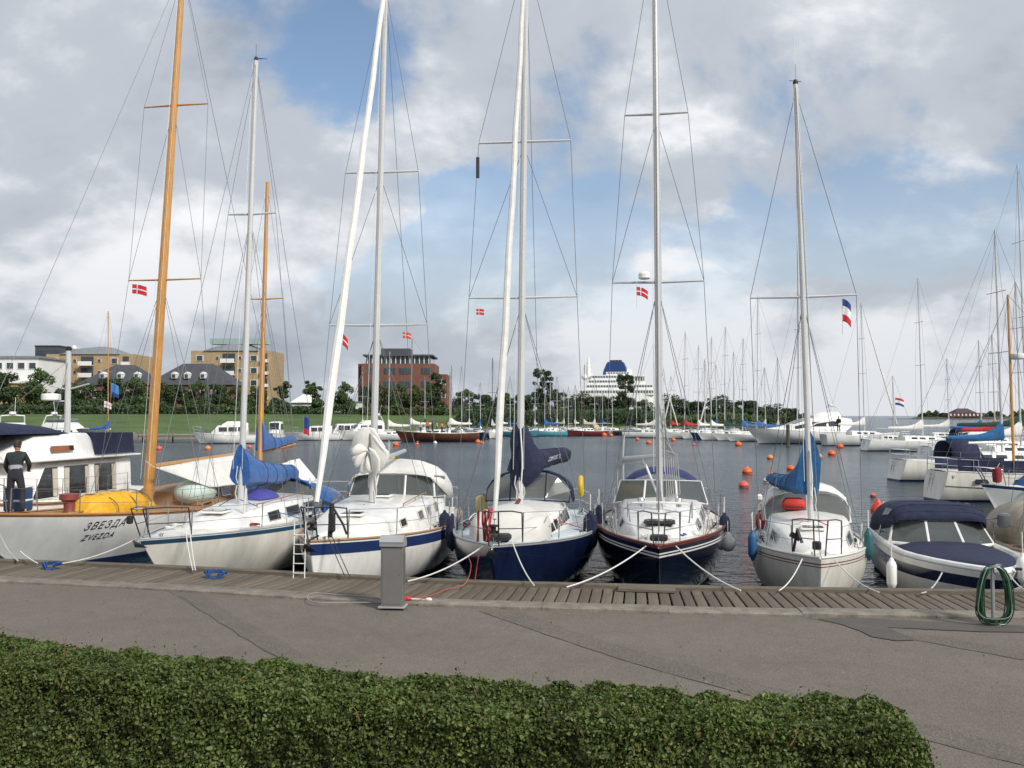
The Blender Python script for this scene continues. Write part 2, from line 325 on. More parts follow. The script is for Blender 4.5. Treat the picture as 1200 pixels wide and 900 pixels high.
while x < 13:
    ln = kr.choice((1.6, 1.9, 2.0, 2.2)); n = 5; mb = MB(); rings = []
    dz = kr.uniform(-.008, .012)
    for i in range(n + 1):
        X = x + .003 + (ln - .006) * i / n; e = kr.uniform(-.014, .014)
        rings.append([qpt(X, PW + .005, -.3), qpt(X, PW + .005, -.012 + dz), qpt(X, PW + .03, .005 + dz), qpt(X, PW + KW - .03 + e, 0.0 + dz), qpt(X, PW + KW + e, -.02 + dz), qpt(X, PW + KW, -.3)])
    mb.loft(rings); mb.build('kerb_stone', conc_m, kerb, 40); x += ln
# low timber sleeper patch lying in the walk
o = MB().box((0, 0, 0), (1.0, .3, .06), bev=.01).build('boarding_step', beam_m); pz = on_z(757, 692.5, .06); o.location = (pz.x, qy(pz.x) - .30, .035); tag(o, 'flat weathered timber step lying on the boardwalk before the dark blue yacht', 'step')

# ------------------------------------------------------------------ foreground hedge of clipped hawthorn
HB = [(px, py) for px, py in ((-240, 711), (-120, 728), (0, 744), (130, 758), (250, 768), (400, 786), (520, 794), (700, 806), (860, 810), (960, 812), (1000, 815))]
HT = 1.27
hb = [on_z(px, py, HT) for px, py in HB]
def hedge():
    root = thing('hedge', 'long clipped green hedge in front of the promenade, at the very bottom', 'hedge', (hb[5].x, hb[5].y - .5, AZ))
    inv = Vector(root.location)
    W = .78
    pts = [(p.x, p.y) for p in hb]; nr = np.random.RandomState(11)
    x0, x1 = pts[0][0], pts[-1][0]
    top = MB()
    rings = []
    for i in range(41):
        X = lerp(x0, x1 + .22, i / 40); y = interp(X, pts); ins = .09
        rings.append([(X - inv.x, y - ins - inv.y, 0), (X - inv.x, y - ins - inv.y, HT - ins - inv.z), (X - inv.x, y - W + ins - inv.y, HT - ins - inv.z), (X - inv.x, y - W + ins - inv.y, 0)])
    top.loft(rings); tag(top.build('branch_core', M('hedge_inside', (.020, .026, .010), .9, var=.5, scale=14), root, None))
    def surf(n, kind):
        u = nr.rand(n); X = x0 + (x1 + .30 - x0) * u; Y = np.interp(X, [p[0] for p in pts], [p[1] for p in pts])
        t = nr.rand(n); dep = np.abs(nr.normal(0, .045, n)) - .02
        bumpy = np.array([mnoise.noise(Vector((a * 1.7, b * 1.7, 3.1))) for a, b in zip(X, t * 1.0 + (5 if kind == 'top' else 0))]) * .085 + np.array([mnoise.noise(Vector((a * 6, b * 6, 9.1))) for a, b in zip(X, t)]) * .055
        if kind == 'top':
            y = Y - W * t; edge = np.minimum(t, 1 - t) * W; z = HT + bumpy - dep - np.clip(.10 - edge, 0, 1) * .7; nrm = np.tile([0, 0, 1.0], (n, 1))
        elif kind == 'front':
            z = HT - .03 - t * 1.2; y = Y - W - bumpy * 1.2 + dep - np.clip(.12 - t * 1.2, 0, 1) * -.5; nrm = np.tile([0, -1.0, .25], (n, 1))
        elif kind == 'back':
            z = HT - .03 - t * 1.0; y = Y + bumpy - dep; nrm = np.tile([0, 1.0, .2], (n, 1))
        else:
            s = nr.rand(n); z = HT - .03 - t * 1.2; rr = .30 + bumpy * 1.4 - dep; X = np.full(n, x1) + rr * np.sqrt(np.clip(1 - (2 * s - 1) ** 4, 0, 1)) - np.clip(.16 - t * 1.2, 0, 1) * .9; y = np.interp(x1, [p[0] for p in pts], [p[1] for p in pts]) - W * s; nrm = np.tile([1.0, 0, .2], (n, 1))
        if kind != 'end':     # round off the end
            over = np.clip(X - x1, 0, 1); mid = np.abs((Y - y) / W - .5); keep = over < .30 * np.sqrt(np.clip(1 - (2 * mid) ** 4, 0, 1)) + .02; z = z - np.clip(over - .08, 0, 1) * .5
        else: keep = np.ones(n, bool)
        P = np.stack([X, y, z], 1)[keep]; return P, nrm[keep]
    Ps, Ns = zip(*(surf(n, k) for n, k in ((135000, 'top'), (120000, 'front'), (11000, 'back'), (26000, 'end'))))
    leaf_cloud('foliage', np.concatenate(Ps) - np.array(inv), np.concatenate(Ns), .0155, leaf_mat('hawthorn_leaf', (.048, .074, .017), (.130, .178, .045), (.20, .14, .05), .48, 1.6), root, nr, lobed=True)
    # fresh shoots standing proud of the clipped top and edges
    SP, SN = [], []
    for k in range(300):
        X = nr.uniform(x0, x1 + .15); y = interp(X, pts) - W * nr.rand() ** 1.0; ln = nr.uniform(.05, .13); dr = np.array([nr.uniform(-.5, .5), nr.uniform(-.5, .5), 1.0]); m_ = nr.randint(4, 9)
        for q in range(m_): SP.append(np.array([X, y, HT - .03]) + dr * ln * (q + 1) / m_ + nr.normal(0, .012, 3)); SN.append([nr.uniform(-1, 1), nr.uniform(-1, 1), .6])
    leaf_cloud('shoots', np.array(SP) - np.array(inv), np.array(SN), .013, leaf_mat('hawthorn_shoot', (.05, .09, .02), (.12, .17, .05), (.22, .12, .05), .5, 1.6), root, nr, lobed=True)
    # a few bare twigs poking out of the clipped faces
    for k in range(90):
        X = nr.uniform(x0 + 1, x1); y = interp(X, pts) - W * nr.uniform(0, 1.05); b = Vector((X, y, HT - .08)) - inv; dr = Vector((nr.uniform(-.6, .6), nr.uniform(-.7, .4), nr.uniform(.2, .9))).normalized()
        tube('twig', [b, b + dr * nr.uniform(.05, .10), b + dr * nr.uniform(.12, .2) + Vector((nr.uniform(-.03, .03), 0, 0))], [.004, .003, .0015], M('twig_bark', (.16, .075, .04), .8, var=.2), root, 4)
def leaf_cloud(name, P, Nn, size, mat, parent, nr, lobed=False, spread=.9):
    n = len(P); Nn = Nn + nr.normal(0, spread, (n, 3)); Nn /= np.linalg.norm(Nn, axis=1)[:, None] + 1e-9
    a = np.cross(Nn, nr.normal(0, 1, (n, 3))); a /= np.linalg.norm(a, axis=1)[:, None] + 1e-9; b = np.cross(Nn, a); s = (size * nr.uniform(.45, 1.0, n) * (1 + .7 * (nr.rand(n) > .88)))[:, None]
    if lobed:    # folded six-point leaf
        V = np.stack([P - a * s, P - a * s * .2 + b * s * .62 + Nn * s * .25, P + a * s * .45 + b * s * .5 + Nn * s * .2, P + a * s * 1.0, P + a * s * .45 - b * s * .5 + Nn * s * .2, P - a * s * .2 - b * s * .62 + Nn * s * .25], 1).reshape(-1, 3)
        F_ = (np.arange(n)[:, None, None] * 6 + np.array([[0, 1, 2, 3], [0, 3, 4, 5]])[None]).reshape(-1)
        nf, k = 2 * n, 4
    else:
        V = np.stack([P - a * s, P + b * s * .7, P + a * s, P - b * s * .7], 1).reshape(-1, 3); F_ = np.arange(4 * n); nf, k = n, 4
    me = bpy.data.meshes.new(name); me.vertices.add(len(V)); me.vertices.foreach_set('co', V.astype(np.float32).reshape(-1)); me.loops.add(len(F_)); me.loops.foreach_set('vertex_index', F_.astype(np.int32))
    me.polygons.add(nf); me.polygons.foreach_set('loop_start', np.arange(nf, dtype=np.int32) * k); me.polygons.foreach_set('loop_total', np.full(nf, k, np.int32)); me.update(calc_edges=True); me.validate(); me.materials.append(mat)
    if parent is None: return me
    o = bpy.data.objects.new(name, me); COL.objects.link(o); o.parent = parent; return o
hedge()
def litter():
    nr = np.random.RandomState(21); n = 420; P = []
    for _ in range(n):
        px, py = nr.uniform(0, 1200), nr.uniform(700, 812) if nr.rand() < .7 else nr.uniform(700, 726); q = on_z(px, py, AZ); P.append((q.x, q.y, AZ + .014))
    P = np.array(P); o = leaf_cloud('leaf_litter', P, np.tile([0, 0, 2.0], (n, 1)), .017, leaf_mat('dry_leaf', (.06, .045, .028), (.16, .12, .07), (.24, .21, .16), .8, 2.0), S_ROOT, nr, spread=.35); o.parent = None; tag(o, kind='stuff')
S_ROOT = walk
litter()
# ------------------------------------------------------------------ boat building
steel = M('polished_steel', (.62, .63, .64), .25, 1.0, var=.1, scale=20)
alu = M('anodised_mast', (.50, .51, .51), .42, .4, var=.10, scale=3, stretch=(6, 6, .6))
alu_white = M('white_painted_spar', (.52, .525, .52), .38, var=.08, scale=2)
wire_m = M('rigging_wire', (.13, .135, .145), .6, 0.0, var=0)
wood_mast = M('varnished_spruce', (.50, .245, .055), .28, var=.28, scale=2.0, stretch=(14, 14, .7), coat=.5)
teak = M('teak', (.33, .19, .095), .6, var=.25, scale=3, stretch=(8, 1, 8))
white_gel = M('white_gelcoat', (.78, .77, .73), .28, var=.14, scale=1.6, coat=.25, stretch=(2.2, 2.2, .35))
cream_gel = M('cream_gelcoat', (.69, .665, .59), .32, var=.18, scale=1.6, coat=.2, stretch=(1.5, 1.5, .3))
white_paint = M('white_topside_paint', (.79, .79, .76), .3, var=.15, scale=1.1, coat=.2, stretch=(1.4, 1.4, .35))
deck_m = M('nonslip_deck', (.66, .65, .60), .7, var=.16, scale=3.5, bump=.15, bscale=120)
deck_blue = M('pale_blue_deck', (.50, .56, .58), .7, var=.16, scale=3.5, bump=.15, bscale=120)
deck_grey = M('beige_grey_deck', (.56, .54, .49), .75, var=.15, scale=3.5, bump=.15, bscale=120)
navy_gel = M('navy_gelcoat', (.008, .014, .045), .12, var=.3, scale=2, coat=.6)
navy_str = M('navy_stripe', (.018, .038, .12), .3, var=.12, scale=3)
teal_str = M('petrol_stripe', (.02, .065, .115), .3, var=.12, scale=3)
black_gel = M('blue_black_gelcoat', (.006, .009, .022), .14, var=.3, scale=2, coat=.6)
antifoul_b = M('blue_antifouling', (.015, .025, .055), .7, var=.3); antifoul_r = M('red_antifouling', (.22, .03, .02), .7, var=.3); antifoul_g = M('dark_green_antifouling', (.015, .035, .028), .7, var=.3)
white_str = M('white_stripe', (.74, .74, .72), .35, var=.06); red_str = M('maroon_stripe', (.16, .035, .03), .4, var=.15)
glass_d = M('dark_cabin_glass', (.025, .03, .032), .06, var=.2, coat=.5); vinyl = glass_mat('clear_vinyl', (.70, .72, .70), .45, .12); wglass = glass_mat('windscreen_glass', (.55, .60, .58), .45, .03)
navy_c = M('navy_canvas', (.012, .017, .048), .85, var=.3, scale=5, bump=.9, bscale=9); blue_c = M('royal_blue_canvas', (.015, .10, .32), .85, var=.3, scale=5, bump=.9, bscale=9, sheen=.2)
blue_c2 = M('teal_blue_canvas', (.012, .10, .25), .85, var=.3, scale=5, bump=.9, bscale=9); purple_c = M('violet_blue_canvas', (.055, .06, .28), .85, var=.2, scale=5, bump=.4, bscale=12)
white_c = M('white_canvas', (.68, .67, .63), .85, var=.10, scale=4, bump=.3, bscale=10); grey_c = M('grey_white_canvas', (.60, .60, .57), .85, var=.12, scale=4, bump=.3, bscale=10)
beige_c = M('beige_tarpaulin', (.45, .39, .29), .85, var=.2, scale=4, bump=.4, bscale=10); black_r = M('black_rubber', (.015, .015, .016), .6, var=.2); dgreen_c = M('dark_green_canvas', (.010, .04, .028), .85, var=.2, bump=.4, bscale=12)
red_c = M('red_canvas', (.40, .02, .02), .8, var=.2); yellow_c = M('yellow_tarpaulin', (.66, .36, .015), .6, var=.2, scale=6, bump=.5, bscale=9); orange_p = M('orange_buoy_plastic', (.74, .12, .02), .45, var=.22, scale=7)
rope_w = M('white_rope', (.66, .65, .62), .8, var=.25, scale=60); rope_b = M('blue_rope', (.02, .10, .36), .8, var=.3, scale=40); rope_r = M('red_rope', (.34, .03, .03), .8, var=.3, scale=40); rope_k = M('dark_rope', (.035, .035, .04), .8, var=.3)

class Hull:
    """Lofted hull, bow at y = 0, aft along +y, waterline at z = 0."""
    def __init__(h, L, B, zb, zm, zs, ov=.9, tw=.62, p=.58, ent=.9, trk=.25, draft=.55, full=1.6, low=.65):
        h.__dict__.update(L=L, B=B, zb=zb, zm=zm, zs=zs, ov=ov, tw=tw, p=p, ent=ent, trk=trk, draft=draft, full=full, low=low)
    def half(h, t):
        if t < h.p: return h.B / 2 * max(math.sin(math.pi / 2 * t / h.p), 0) ** h.ent
        v = (t - h.p) / (1 - h.p); return h.B / 2 * (1 - (1 - h.tw) * v ** 1.9)
    def sheer(h, t):
        if t < h.low: return h.zm + (h.zb - h.zm) * (1 - t / h.low) ** 1.8
        return h.zm + (h.zs - h.zm) * ((t - h.low) / (1 - h.low)) ** 1.6
    def wid(h, t, z):
        s = h.sheer(t); f = min(max((s - z) / (s + h.draft), 0), 1); e = 1.15 + h.full * min(1, t / .5); return max(h.half(t) * (1 - f ** e) ** .8, .012)
    def pt(h, t, z, side=1, out=0.0):
        s = h.sheer(t); f = 1 - min(max(z / s, -.6), 1); y = t * h.L + h.ov * f * (1 - t) ** 3 - h.trk * f * t ** 5
        return Vector((side * (h.wid(t, z) + out), y, z))
    def edge(h, t, side=1, dz=0.0, inset=0.0): return Vector((side * max(h.half(t) - inset, 0), t * h.L, h.sheer(t) + dz))
    def at(h, y): return min(max(y / h.L, 0), 1)
    def build(h, root, bands, boot=(.10, .04), deck=None, rail=None, railr=.028, n=26, name='hull', deckname='deck'):
        """bands: [(depth below sheer, material)...], then topsides, boot stripe, bottom"""
        mats = [b[1] for b in bands]; offs = [0.0] + [b[0] for b in bands[:-3]]
        ts = [0, .008, .02, .04] + [.07 + .93 * (i / n) for i in range(n + 1)]
        def rows(t):
            s = h.sheer(t); z = [s - o for o in offs]; k = 5; z += [lerp(z[-1], boot[0], (i + 1) / k) for i in range(k)]; z += [boot[1], -.1, -.3, -h.draft + .02]; return z
        nb = len(offs) - 1; mis = list(range(nb)) + [nb] * 5 + [nb + 1] + [nb + 2] * 3
        mb = MB()
        for sd in (1, -1):
            mb.loft([[h.pt(t, z, sd) for z in rows(t)] for t in ts], False, False, mis=mis)
        zz = rows(1.0); a = [h.pt(1, z, 1) for z in zz]; b = [h.pt(1, z, -1) for z in zz]
        mb.loft([a, b], False, False, mis=mis)
        # stem strip closes the bow
        mb.loft([[h.pt(0, z, 1) for z in rows(0)], [h.pt(0, z, -1) for z in rows(0)]], False, False, mis=mis)
        o = mb.build(name, mats, root, 40)
        if deck:
            d = MB(); rings = []
            for t in ts:
                w = max(h.half(t) - .012, .006); s = h.sheer(t) - .015; rings.append([(w * q, t * h.L, s + .07 * (1 - q * q) * min(1, t * 4)) for q in (-1, -.6, -.2, .2, .6, 1)])
            d.loft(rings, False, False); d.build(deckname, deck, root, 40, solid=.02)
        if rail:
            for sd in (1, -1): tube('toe_rail', [h.edge(t, sd, .02, .01) for t in ts], railr, rail, root, 6)
        return o
def cabin(root, secs, mat, name='cabin', top=.07, rnd=.06):
    """secs: (y, half width below, half width above, z below, z above)"""
    rings = []
    for (y, wb, wt, z0, z1) in secs:
        rings.append([(-wb, y, z0), (-wt - (wb - wt) * .12, y, z1 - rnd), (-wt + rnd * .9, y, z1), (-wt * .45, y, z1 + top * .7), (0, y, z1 + top), (wt * .45, y, z1 + top * .7), (wt - rnd * .9, y, z1), (wt + (wb - wt) * .12, y, z1 - rnd), (wb, y, z0)])
    return MB().loft(rings).build(name, mat, root, 45)
def side_window(parent, secs, y0, y1, f0, f1, side, mat, frame=None, out=.012, slant=0.0):
    """a pane lying on a cabin side between fractions f0..f1 of its height"""
    def P(y, f):
        for a, b in zip(secs, secs[1:]):
            if a[0] <= y <= b[0] or b is secs[-1]:
                q = min(max((y - a[0]) / (b[0] - a[0]), 0), 1); wb, wt, z0, z1 = [lerp(a[k], b[k], q) for k in (1, 2, 3, 4)]; return Vector((side * (lerp(wb, wt, f)), y, lerp(z0, z1, f)))
    q = [P(y0 + slant * .0, f0), P(y1, f0), P(y1, f1), P(y0 + slant, f1)]; nrm = (q[1] - q[0]).cross(q[2] - q[0]).normalized()
    if nrm.x * side < 0: nrm = -nrm
    w = MB().slab([p + nrm * (out - .03) for p in q], nrm * .03).build('window', mat, parent, None)
    if frame:
        mb = MB(); c = sum(q, Vector()) / 4
        for i in range(4): mb.path([q[i] + nrm * out, q[(i + 1) % 4] + nrm * out], .014, 5)
        mb.build('frame', frame, w)
    return w
def front_window(parent, a, b, c, d, mat, frame=None, th=.02):
    q = [Vector(p) for p in (a, b, c, d)]; nrm = (q[1] - q[0]).cross(q[3] - q[0]).normalized(); w = MB().slab([p - nrm * th / 2 for p in q], nrm * th).build('window', mat, parent, None)
    if frame:
        mb = MB()
        for i in range(4): mb.path([q[i], q[(i + 1) % 4]], .018, 5)
        mb.build('frame', frame, w)
    return w
def spar(root, base, top, r0, r1, mat, name='mast', n=10, oval=1.0):
    b, t = Vector(base), Vector(top); k = 8; return tube(name, [b.lerp(t, i / k) for i in range(k + 1)], [lerp(r0, r1, (i / k) ** 1.5) for i in range(k + 1)], mat, root, n)
def wire(root, name, a, b, r=.007, mat=None, n=4): return tube(name, [a, b], r, mat or wire_m, root, n)
def rig(root, h, my, base_z, top, spreaders, mat=None, r0=.085, r1=.06, fore=True, back=True, genoa=None, wr=.0065, rake_x=0.0, lower=True, smat=None, headgear=True, backy=None, chain=None, inner=False, forey=None):
    """top: (y, z) of the masthead; spreaders: [(z, half length)...]"""
    mat = mat or alu; B = Vector((0, my, base_z)); T = Vector((rake_x, top[0], top[1])); m = spar(root, B, T, r0 * .88, r1 * .88, mat)
    def on(z): return B.lerp(T, (z - B.z) / (T.z - B.z))
    tips = []
    for z, w in spreaders:
        c = on(z); row = []
        for sd in (1, -1):
            e = c + Vector((sd * w, .10 * w, .03)); tube('spreader', [c, e], [.035, .022], smat or mat, m, 6); row.append(e)
        tips.append(row)
    cy = chain if chain else my + .25
    for i, sd in enumerate((1, -1)):
        ch = h.pt(h.at(cy), h.sheer(h.at(cy)), sd, -.06); pts = [ch] + [r[i] for r in tips] + [T - Vector((0, 0, .15))]
        tube('shroud', pts, wr, wire_m, root, 4)
        if lower and tips:
            c0 = on(spreaders[0][0] - .12)
            wire(root, 'shroud', h.pt(h.at(cy + .45), h.sheer(h.at(cy + .45)), sd, -.08), c0, wr)
            wire(root, 'shroud', h.pt(h.at(cy - .55), h.sheer(h.at(cy - .55)), sd, -.08), c0, wr)
            for j in range(1, len(tips)): wire(root, 'shroud', tips[j - 1][i], on(spreaders[j][0] - .12), wr)
    bow = Vector((0, forey if forey is not None else .12, h.sheer(0) + .05)); hd = T - Vector((0, .08, .1))
    if fore and not genoa: wire(root, 'forestay', bow, hd, wr * 1.1)
    if genoa:
        gr, gm, f0, f1 = genoa; a, b = bow.lerp(hd, f0), bow.lerp(hd, f1); k = 14
        tube('furled_genoa', [a.lerp(b, i / k) + Vector((.012 * math.sin(i * 1.9), 0, 0)) for i in range(k + 1)], [gr * (.55 + .55 * min(1, i / 2.0)) * (1 - .35 * i / k) for i in range(k + 1)], gm, root, 8)
        wire(root, 'forestay', bow, hd, wr * 1.1); MB().lathe(bow + Vector((0, .04, .16)), [(.03, 0), (.09, .01), (.09, .05), (.05, .06), (.05, .12), (.09, .13), (.09, .16), (.03, .17)], 12).build('furler_drum', black_r, root)
    if back:
        by = backy or h.L - .1; wire(root, 'backstay', T - Vector((0, 0, .05)), Vector((0, by, h.sheer(1) + .05)), wr)
    if inner: wire(root, 'inner_stay', Vector((0, my * .45, base_z - .2)), on(spreaders[-1][0]), wr)
    for sd in (.05, -.06): wire(root, 'halyard', B + Vector((sd * 2.2, -.16, .9)), T + Vector((sd, -.09, -.1)), .006, rope_w)
    if headgear:
        hg = MB(); hg.path([T, T + Vector((0, 0, .45))], .006, 4); hg.path([T + Vector((0, 0, .05)), T + Vector((.02, .35, .18))], .006, 4); hg.path([T + Vector((-.12, .3, .2)), T + Vector((.14, .38, .18))], .008, 4); hg.lathe(T, [(.05, 0), (.06, .03), (.04, .1), (.02, .11)], 8); hg.build('masthead_gear', black_r, m)
    return m, on
def stanchions(root, h, y0, y1, n, hgt=.58, mat=None, inset=.05, lines=2, r=.013):
    mat = mat or steel
    for sd in (1, -1):
        tops = []
        for i in range(n):
            t = h.at(lerp(y0, y1, i / (n - 1))); a = h.edge(t, sd, .0, inset); b = a + Vector((sd * .02, 0, hgt)); tube('stanchion', [a, b], r, mat, root, 6); tops.append((a, b))
        for k in range(lines): tube('lifeline', [a.lerp(b, 1 - k * .5) for a, b in tops], .005, wire_m, root, 4)
def pulpit(root, h, ln=.85, hgt=.62, mat=None, fwd=.08, gap=.0, mid=True, r=.015):
    mat = mat or steel; mb = MB(); t1 = h.at(ln); t0 = h.at(.22)
    up = []
    for sd in (-1, 1):
        a = h.edge(t1, sd, 0, .05); top_a = a + Vector((0, -.12, hgt)); b = h.edge(t0, sd, 0, .02); b.x = sd * max(abs(b.x), .09); top_b = Vector((sd * max(abs(b.x) * .9, .13), b.y - .25 - fwd, h.sheer(0) + hgt + .03))
        mb.path([a, top_a], r, 6); mb.path([b, top_b], r, 6); up.append((top_a, top_b)); mb.path([top_a, top_a.lerp(top_b, .5) + Vector((sd * .02, 0, .02)), top_b], r, 6)
        if mid: mb.path([a.lerp(top_a, .5), b.lerp(top_b, .5)], r * .75, 6)
    mb.path([up[0][1], (up[0][1] + up[1][1]) / 2 + Vector((0, -.10, .0)), up[1][1]], r, 6); return mb.build('pulpit', mat, root)
def pushpit(root, h, ln=1.0, hgt=.62, mat=None, r=.015):
    mat = mat or steel; mb = MB(); t = h.at(h.L - ln); P = []
    for sd in (-1, 1):
        a = h.edge(t, sd, 0, .06); b = h.edge(1, sd, 0, .08)
        for q in (a, b): mb.path([q, q + Vector((0, 0, hgt))], r, 6)
        P.append((a, b)); mb.path([a + Vector((0, 0, hgt)), b + Vector((0, 0, hgt))], r, 6); mb.path([a + Vector((0, 0, hgt * .5)), b + Vector((0, 0, hgt * .5))], r * .7, 6)
    mb.path([P[0][1] + Vector((0, 0, hgt)), P[1][1] + Vector((0, 0, hgt))], r, 6); mb.path([P[0][1] + Vector((0, 0, hgt * .5)), P[1][1] + Vector((0, 0, hgt * .5))], r * .7, 6); return mb.build('pushpit', mat, root)
def sail_cover(root, y0, z0, y1, z1, mat, luff=1.3, r=.17, name='sail_cover', x=0.0, x1=None, neck=.09, sag_=.05, tall_w=1.0, boot=None):
    """cover over a stowed mainsail: tall up the mast at y0, then along the boom to y1"""
    x1 = x if x1 is None else x1; rings = []; n = 16; rr = random.Random(int(abs(y0) * 100 + abs(z0) * 31))
    for i in range(n + 1):
        f = i / n; y = lerp(y0 - .12, y1, f); cx = lerp(x, x1, f); zc = lerp(z0, z1, f) - sag_ * math.sin(math.pi * f)
        hh = luff * math.exp(-(f * 5.2) ** 1.35) + r * (1.5 - .75 * f); w = r * (1.0 - .42 * f) * (1 + .08 * rr.uniform(-1, 1))
        if i == n: hh *= .55; w *= .6
        ring = []
        for k in range(12):
            a = 2 * math.pi * k / 12; s, c = math.sin(a), math.cos(a)
            if s > 0: ww = w * (1 - (s ** 2) * (.55 if hh > .5 else .25)); ring.append((cx + ww * c * tall_w, y + rr.uniform(-.01, .01), zc + hh * s))
            else: ring.append((cx + w * c * .9, y, zc + r * .75 * s))
        rings.append(ring)
    mb = MB().loft(rings)
    if boot: mb.loft([[(bx + w * math.cos(a) * (1 + .05 * math.sin(3 * a + z * 7)), y0 - .06 + w * .55 * math.sin(a) + .03 * math.sin(z * 9), z) for a in [2 * math.pi * k / 14 for k in range(14)]] for z, w, bx in boot])
    o = mb.build(name, mat, root, 50)
    if TIES[0]:
        for i in (5, 8, 11, 14): cc = sum((Vector(p) for p in rings[i]), Vector()) / 12; tube('lashing', [cc + (Vector(p) - cc) * 1.03 for p in rings[i] + rings[i][:1]], .009, rope_k, o, 4)
        tube('seam', [Vector(r[3]) * 1.0 + Vector((0, 0, .006)) for r in rings[1:-1]], .008, mat, o, 4)
    return o
TIES = [True]
def boom(root, y0, z0, y1, z1, mat=None, r=.055, x1=0.0): return tube('boom', [(0, y0, z0), (x1, y1, z1)], r, mat or alu, root, 8)
def arch(y, w, z0, hgt, n=11, sq=2.6, lean=0.0):
    out = []
    for k in range(n):
        a = math.pi * k / (n - 1); c, s = math.cos(a), math.sin(a); out.append((w * math.copysign(abs(c) ** (2 / sq), c), y + lean * abs(s), z0 + hgt * abs(s) ** (2 / sq)))
    return out
def sprayhood(root, y0, y1, w0, w1, z0, h0, h1, canvas, name='sprayhood', panes=True, pane_mat=None, frame=None, sq=2.8, lean=0.25, pane_top=.80, nfront=3):
    """canvas hood on hoops; front panes of clear vinyl between y0 (foot of the window) and the first hoop"""
    ya = y0 + lean
    foot = arch(y0, w0 * .98, z0 + .02, .06, 11, sq); h1_ = arch(ya + .12, w0, z0, h0, 11, sq); mid = arch(lerp(ya, y1, .5), (w0 + w1) / 2 * 1.02, z0, lerp(h0, h1, .55) + .04, 11, sq); end = arch(y1, w1, z0, h1, 11, sq)
    o = MB().loft([h1_, mid, end], False, False).build(name, canvas, root, 60, solid=.015)
    mb = MB(); lo = [Vector(p) for p in foot]; hi = [Vector(p) for p in h1_]
    if panes:
        segs = [(1, 4), (4, 6), (6, 9)] if nfront == 3 else [(1, 5), (5, 9)]
        for a, b in segs:
            p = [lo[a].lerp(hi[a], .08), lo[b].lerp(hi[b], .08)] + [lo[k].lerp(hi[k], .9) for k in range(b, a - 1, -1)]
            MB().slab(p, (0, -.008, .004)).build('window', pane_mat or vinyl, o, None)
        fr = MB()
        for k in (1, 4, 6, 9) if nfront == 3 else (1, 5, 9): fr.path([lo[k], hi[k]], .02, 5)
        fr.path(hi, .024, 6); fr.path(lo[1:-1], .02, 6); fr.build('frame', frame or canvas, o)
    return o
def hatch(root, c, w, l, mat=None, frame=None):
    o = MB().box(c, (w, l, .05), bev=.015).build('hatch', frame or white_gel, root); MB().box((c[0], c[1], c[2] + .03), (w * .8, l * .8, .016)).build('pane', mat or glass_d, o, None); return o
def handrail(root, pts, mat=None, r=.014):
    mb = MB(); mb.path(pts, r, 6); k = max(2, len(pts))
    for i in range(k): p = Vector(pts[0]).lerp(Vector(pts[-1]), i / (k - 1)); mb.path([p, p - Vector((0, 0, .07))], r, 6)
    return mb.build('handrail', mat or teak, root)
def anchor(root, y, z, mat=None):
    mb = MB(); mb.path([(0, y + .6, z + .02), (0, y, z), (0, y - .1, z - .12)], .02, 6); mb.loft([[(-.14, y + .05, z - .22), (0, y - .03, z - .10), (.14, y + .05, z - .22)], [(-.03, y - .22, z - .05), (0, y - .24, z - .02), (.03, y - .22, z - .05)]], True, True); return mb.build('anchor', mat or steel, root)
def winch(root, c, s=1.0):
    mb = MB(); mb.lathe(c, [(.075 * s, 0), (.075 * s, .03 * s), (.05 * s, .05 * s), (.045 * s, .1 * s), (.06 * s, .13 * s), (.055 * s, .15 * s), (.02, .155 * s)], 12); return mb.build('winch', steel, root)
